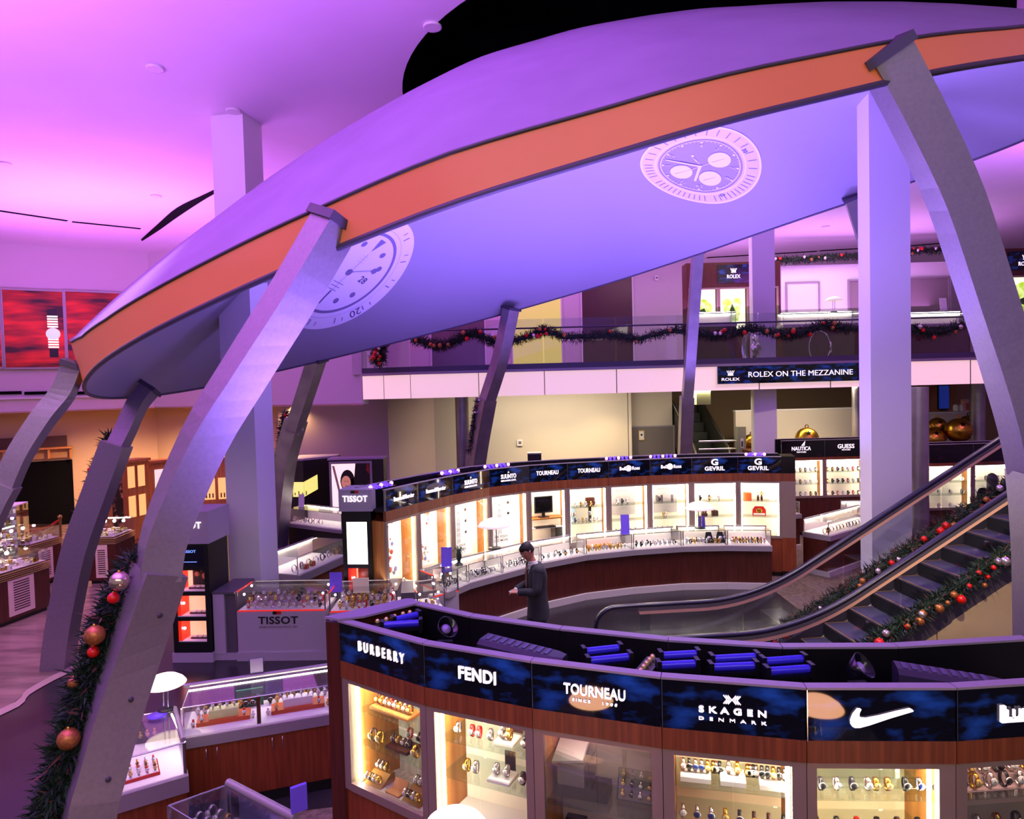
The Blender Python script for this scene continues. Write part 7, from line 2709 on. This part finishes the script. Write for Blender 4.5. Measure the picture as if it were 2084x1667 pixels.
# man in the charcoal suit, walking left with bowed head, looking at something in his hands
FT = F(1096, 1352, 0)
fw_ang = math.radians(198)         # facing direction in plan
fwd = Vector((math.cos(fw_ang), math.sin(fw_ang), 0))
sd = Vector((fwd.y, -fwd.x, 0))     # his right hand side
man = thing('person', 'man in charcoal suit and dark red tie looking down at his hands', 'person', (FT.x, FT.y, 0))
O = Vector((FT.x, FT.y, 0))
Pt = lambda a, b_, z: O + fwd * a + sd * b_ + Vector((0, 0, z))
body = MB()
# continuous body: trunk, neck, head, arms, legs
body.loft([ellipse(Pt(a, 0, z), rx, ry, 16, 0, (sd, fwd)) for a, z, rx, ry in ((0, .86, .14, .10), (0, 1.0, .15, .11), (.01, 1.15, .15, .11), (.02, 1.3, .17, .11), (.02, 1.40, .16, .09), (.03, 1.46, .07, .06), (.05, 1.50, .052, .055), (.075, 1.55, .05, .055), (.09, 1.58, .05, .06))], SKIN)
hc = Pt(.125, 0, 1.645)
hf = (fwd * .80 - Vector((0, 0, .60)))
f_, s_, u_ = head_mesh(body, hc, hf, SKIN, 0)
shR, shL = Pt(.0, .20, 1.40), Pt(.03, -.20, 1.40)
elR, elL = Pt(.03, .26, 1.12), Pt(.10, -.25, 1.13)
wrR, wrL = Pt(.27, .12, 1.08), Pt(.30, -.09, 1.10)
limb(body, [shR, elR, wrR], [.05, .043, .028], SKIN)
limb(body, [shL, elL, wrL], [.05, .043, .028], SKIN)
hand(body, wrR, fwd * .8 - sd * .6, Vector((0, 0, 1)), SKIN, .7, -1)
hand(body, wrL, fwd * .8 + sd * .5, Vector((0, 0, 1)), SKIN, .7, 1)
for q, a_ in ((1, .10), (-1, -.12)):
    limb(body, [Pt(0, .09 * q, .90), Pt(.03 + a_ * .3, .10 * q, .48), Pt(a_, .10 * q, .09)], [.085, .058, .042], SKIN)
bo = body.build('body', man, True)
face_bits(man, hc, f_, s_, u_, HAIRM)
m = MB()
rings = []
for z, r1, r2, fo in ((-.03, .079, .072, -.030), (.02, .080, .088, -.020), (.06, .080, .102, -.008), (.095, .070, .094, -.008), (.12, .048, .064, -.012), (.134, .012, .018, -.014)):
    rings.append([hc + u_ * (z + (.028 if math.cos(2 * PI * k / 20) > .55 and z < .06 else 0)) + s_ * (r1 * math.sin(2 * PI * k / 20)) + f_ * (r2 * math.cos(2 * PI * k / 20) * (.93 if math.cos(2 * PI * k / 20) > 0 and z < .05 else 1) + fo) for k in range(20)])
m.loft(rings, HAIRM)
m.build('hair', man, True)
# jacket: trunk and sleeves
m = MB()
m.loft([ellipse(Pt(a, 0, z), rx, ry, 20, 0, (sd, fwd)) for a, z, rx, ry in ((-.02, .70, .215, .155), (-.02, .80, .205, .15), (-.01, .92, .19, .145), (0, 1.05, .185, .14), (.0, 1.18, .20, .145), (.0, 1.30, .225, .145), (.0, 1.38, .225, .125), (.0, 1.43, .17, .10), (.005, 1.47, .09, .078))], SUIT)
for sh, el, wr in ((shR, elR, wrR), (shL, elL, wrL)):
    limb(m, [sh + Vector((0, 0, .0)), sh.lerp(el, .5), el, el.lerp(wr, .5), wr], [.082, .072, .064, .056, .048], SUIT, 14)
    m.ball(tuple(sh), .085, SUIT, 12)
m.build('jacket', man, True)
m = MB()
for k in range(2):
    q = 1 if k else -1
    m.slab([Pt(.128, .0, 1.12), Pt(.118, .075 * q, 1.36), Pt(.06, .085 * q, 1.46), Pt(.10, .04 * q, 1.40)], fwd * .012, mat('suit_lapel', (34, 34, 40), .8))
m.build('lapels', man, True)
m = MB()
m.slab([Pt(.140, 0, 1.14), Pt(.128, .045, 1.36), Pt(.09, .055, 1.47), Pt(.09, -.055, 1.47), Pt(.128, -.045, 1.36)], fwd * .006, PAPER)
m.loft([ellipse(Pt(.03, 0, 1.44), .078, .072, 16, 0, (sd, fwd)), ellipse(Pt(.055, 0, 1.505), .064, .066, 16, 0, (sd, fwd))], PAPER)
for wr in (wrR, wrL):
    m.ball(tuple(wr), .036, PAPER, 10)
m.build('shirt', man, True)
m = MB()
m.slab([Pt(.150, 0, 1.10), Pt(.150, .030, 1.16), Pt(.138, .016, 1.40), Pt(.118, .022, 1.445), Pt(.118, -.022, 1.445), Pt(.138, -.016, 1.40), Pt(.150, -.030, 1.16)], fwd * .010, mat('dark_red_tie', (84, 18, 26), .6))
m.build('tie', man, True)
MB().ball(tuple(Pt(.125, .10, 1.33)), .012, GOLD, 8).build('lapel_pin', man, True)
m = MB()
m.loft([ellipse(Pt(0, 0, z), rx, ry, 16, 0, (sd, fwd)) for z, rx, ry in ((.72, .185, .135), (.86, .17, .12), (.98, .165, .12))], SUIT)
for q, a_ in ((1, .10), (-1, -.12)):
    limb(m, [Pt(0, .09 * q, .88), Pt(.01 + a_ * .15, .10 * q, .68), Pt(.03 + a_ * .3, .10 * q, .48), Pt(a_ * .8, .10 * q, .25), Pt(a_, .10 * q, .06)], [.105, .092, .078, .07, .066], SUIT, 14)
m.build('trousers', man, True)
for q, a_ in ((1, .10), (-1, -.12)):
    m = MB()
    m.loft([[Pt(a_ + x, .10 * q + w_ * math.cos(2 * PI * k / 12), max(0.002, .04 + h_ * math.sin(2 * PI * k / 12))) for k in range(12)] for x, w_, h_ in ((-.09, .028, .035), (-.04, .042, .042), (.05, .046, .038), (.12, .045, .034), (.17, .028, .026))], BLACK)
    m.build('shoe', man, True)
m = MB()
c = (wrR + wrL) / 2 + fwd * .085 + Vector((0, 0, -.005))
m.obox(c, sd * .05, fwd * .03, (0, 0, .004), mat('small_device', (150, 160, 170), .3))
solo(m, 'small_card', 'small pale card held in the hands of the man in the charcoal suit', 'card')

# hooded person in black behind the escalator, seen from behind
FT = F(2036, 1205, 0)
FT = W(2021, 1000, 14.85)
O = Vector((FT.x, FT.y, 0))
fwd = Vector((.25, .97, 0)).normalized()
sd = Vector((fwd.y, -fwd.x, 0))
p2 = thing('person', 'person in a black hooded jacket and pale trousers standing behind the escalator, back turned', 'person', (O.x, O.y, 0))
body = MB()
body.loft([ellipse(Pt(a, 0, z), rx, ry, 16, 0, (sd, fwd)) for a, z, rx, ry in ((0, .88, .14, .10), (0, 1.15, .15, .11), (.0, 1.4, .17, .10), (.02, 1.47, .07, .06), (.03, 1.52, .052, .055), (.05, 1.60, .05, .06))], SKIN)
hc = Pt(.07, 0, 1.68)
f_, s_, u_ = head_mesh(body, hc, fwd - Vector((0, 0, .25)), SKIN, 0)
for q in (1, -1):
    sh, el, wr = Pt(0, .20 * q, 1.42), Pt(.04, .27 * q, 1.14), Pt(.22, .14 * q, 1.10)
    limb(body, [sh, el, wr], [.05, .043, .028], SKIN)
    hand(body, wr, fwd - sd * (.4 * q), Vector((0, 0, 1)), SKIN, .7, -q)
    limb(body, [Pt(0, .09 * q, .9), Pt(.03, .10 * q, .48), Pt(0, .10 * q, .09)], [.085, .058, .042], SKIN)
body.build('body', p2, True)
face_bits(p2, hc, f_, s_, u_, HAIRM)
m = MB()
m.loft([ellipse(Pt(0, 0, z), rx, ry, 20, 0, (sd, fwd)) for z, rx, ry in ((.78, .21, .16), (.95, .20, .155), (1.15, .21, .16), (1.34, .235, .16), (1.42, .21, .13), (1.48, .11, .10))], BLACKM)
for q in (1, -1):
    sh, el, wr = Pt(0, .20 * q, 1.42), Pt(.04, .27 * q, 1.14), Pt(.22, .14 * q, 1.10)
    limb(m, [sh, sh.lerp(el, .5), el, el.lerp(wr, .5), wr], [.09, .08, .072, .06, .05], BLACKM, 14)
    m.ball(tuple(sh), .09, BLACKM, 12)
m.build('jacket', p2, True)
m = MB()
m.loft([ellipse(Pt(a, 0, z), rx, ry, 18, 0, (sd, fwd)) for a, z, rx, ry in ((-.02, 1.44, .13, .12), (-.01, 1.52, .12, .13), (.03, 1.62, .105, .13), (.04, 1.72, .10, .125), (.045, 1.79, .075, .09), (.045, 1.825, .02, .03))], mat('hood_black', (16, 14, 18), .7))
m.build('hood', p2, True)
PALET = mat('pale_trousers', (150, 156, 146), .8)
m = MB()
m.loft([ellipse(Pt(0, 0, z), rx, ry, 16, 0, (sd, fwd)) for z, rx, ry in ((.74, .18, .13), (.98, .165, .12))], PALET)
for q in (1, -1):
    limb(m, [Pt(0, .09 * q, .88), Pt(.02, .10 * q, .48), Pt(0, .10 * q, .06)], [.105, .085, .075], PALET, 14)
m.build('trousers', p2, True)
for q in (1, -1):
    m = MB()
    m.loft([[Pt(x, .10 * q + w_ * math.cos(2 * PI * k / 12), max(.002, .04 + h_ * math.sin(2 * PI * k / 12))) for k in range(12)] for x, w_, h_ in ((-.09, .03, .035), (.05, .046, .038), (.17, .028, .026))], BLACK)
    m.build('shoe', p2, True)

flush_watches()
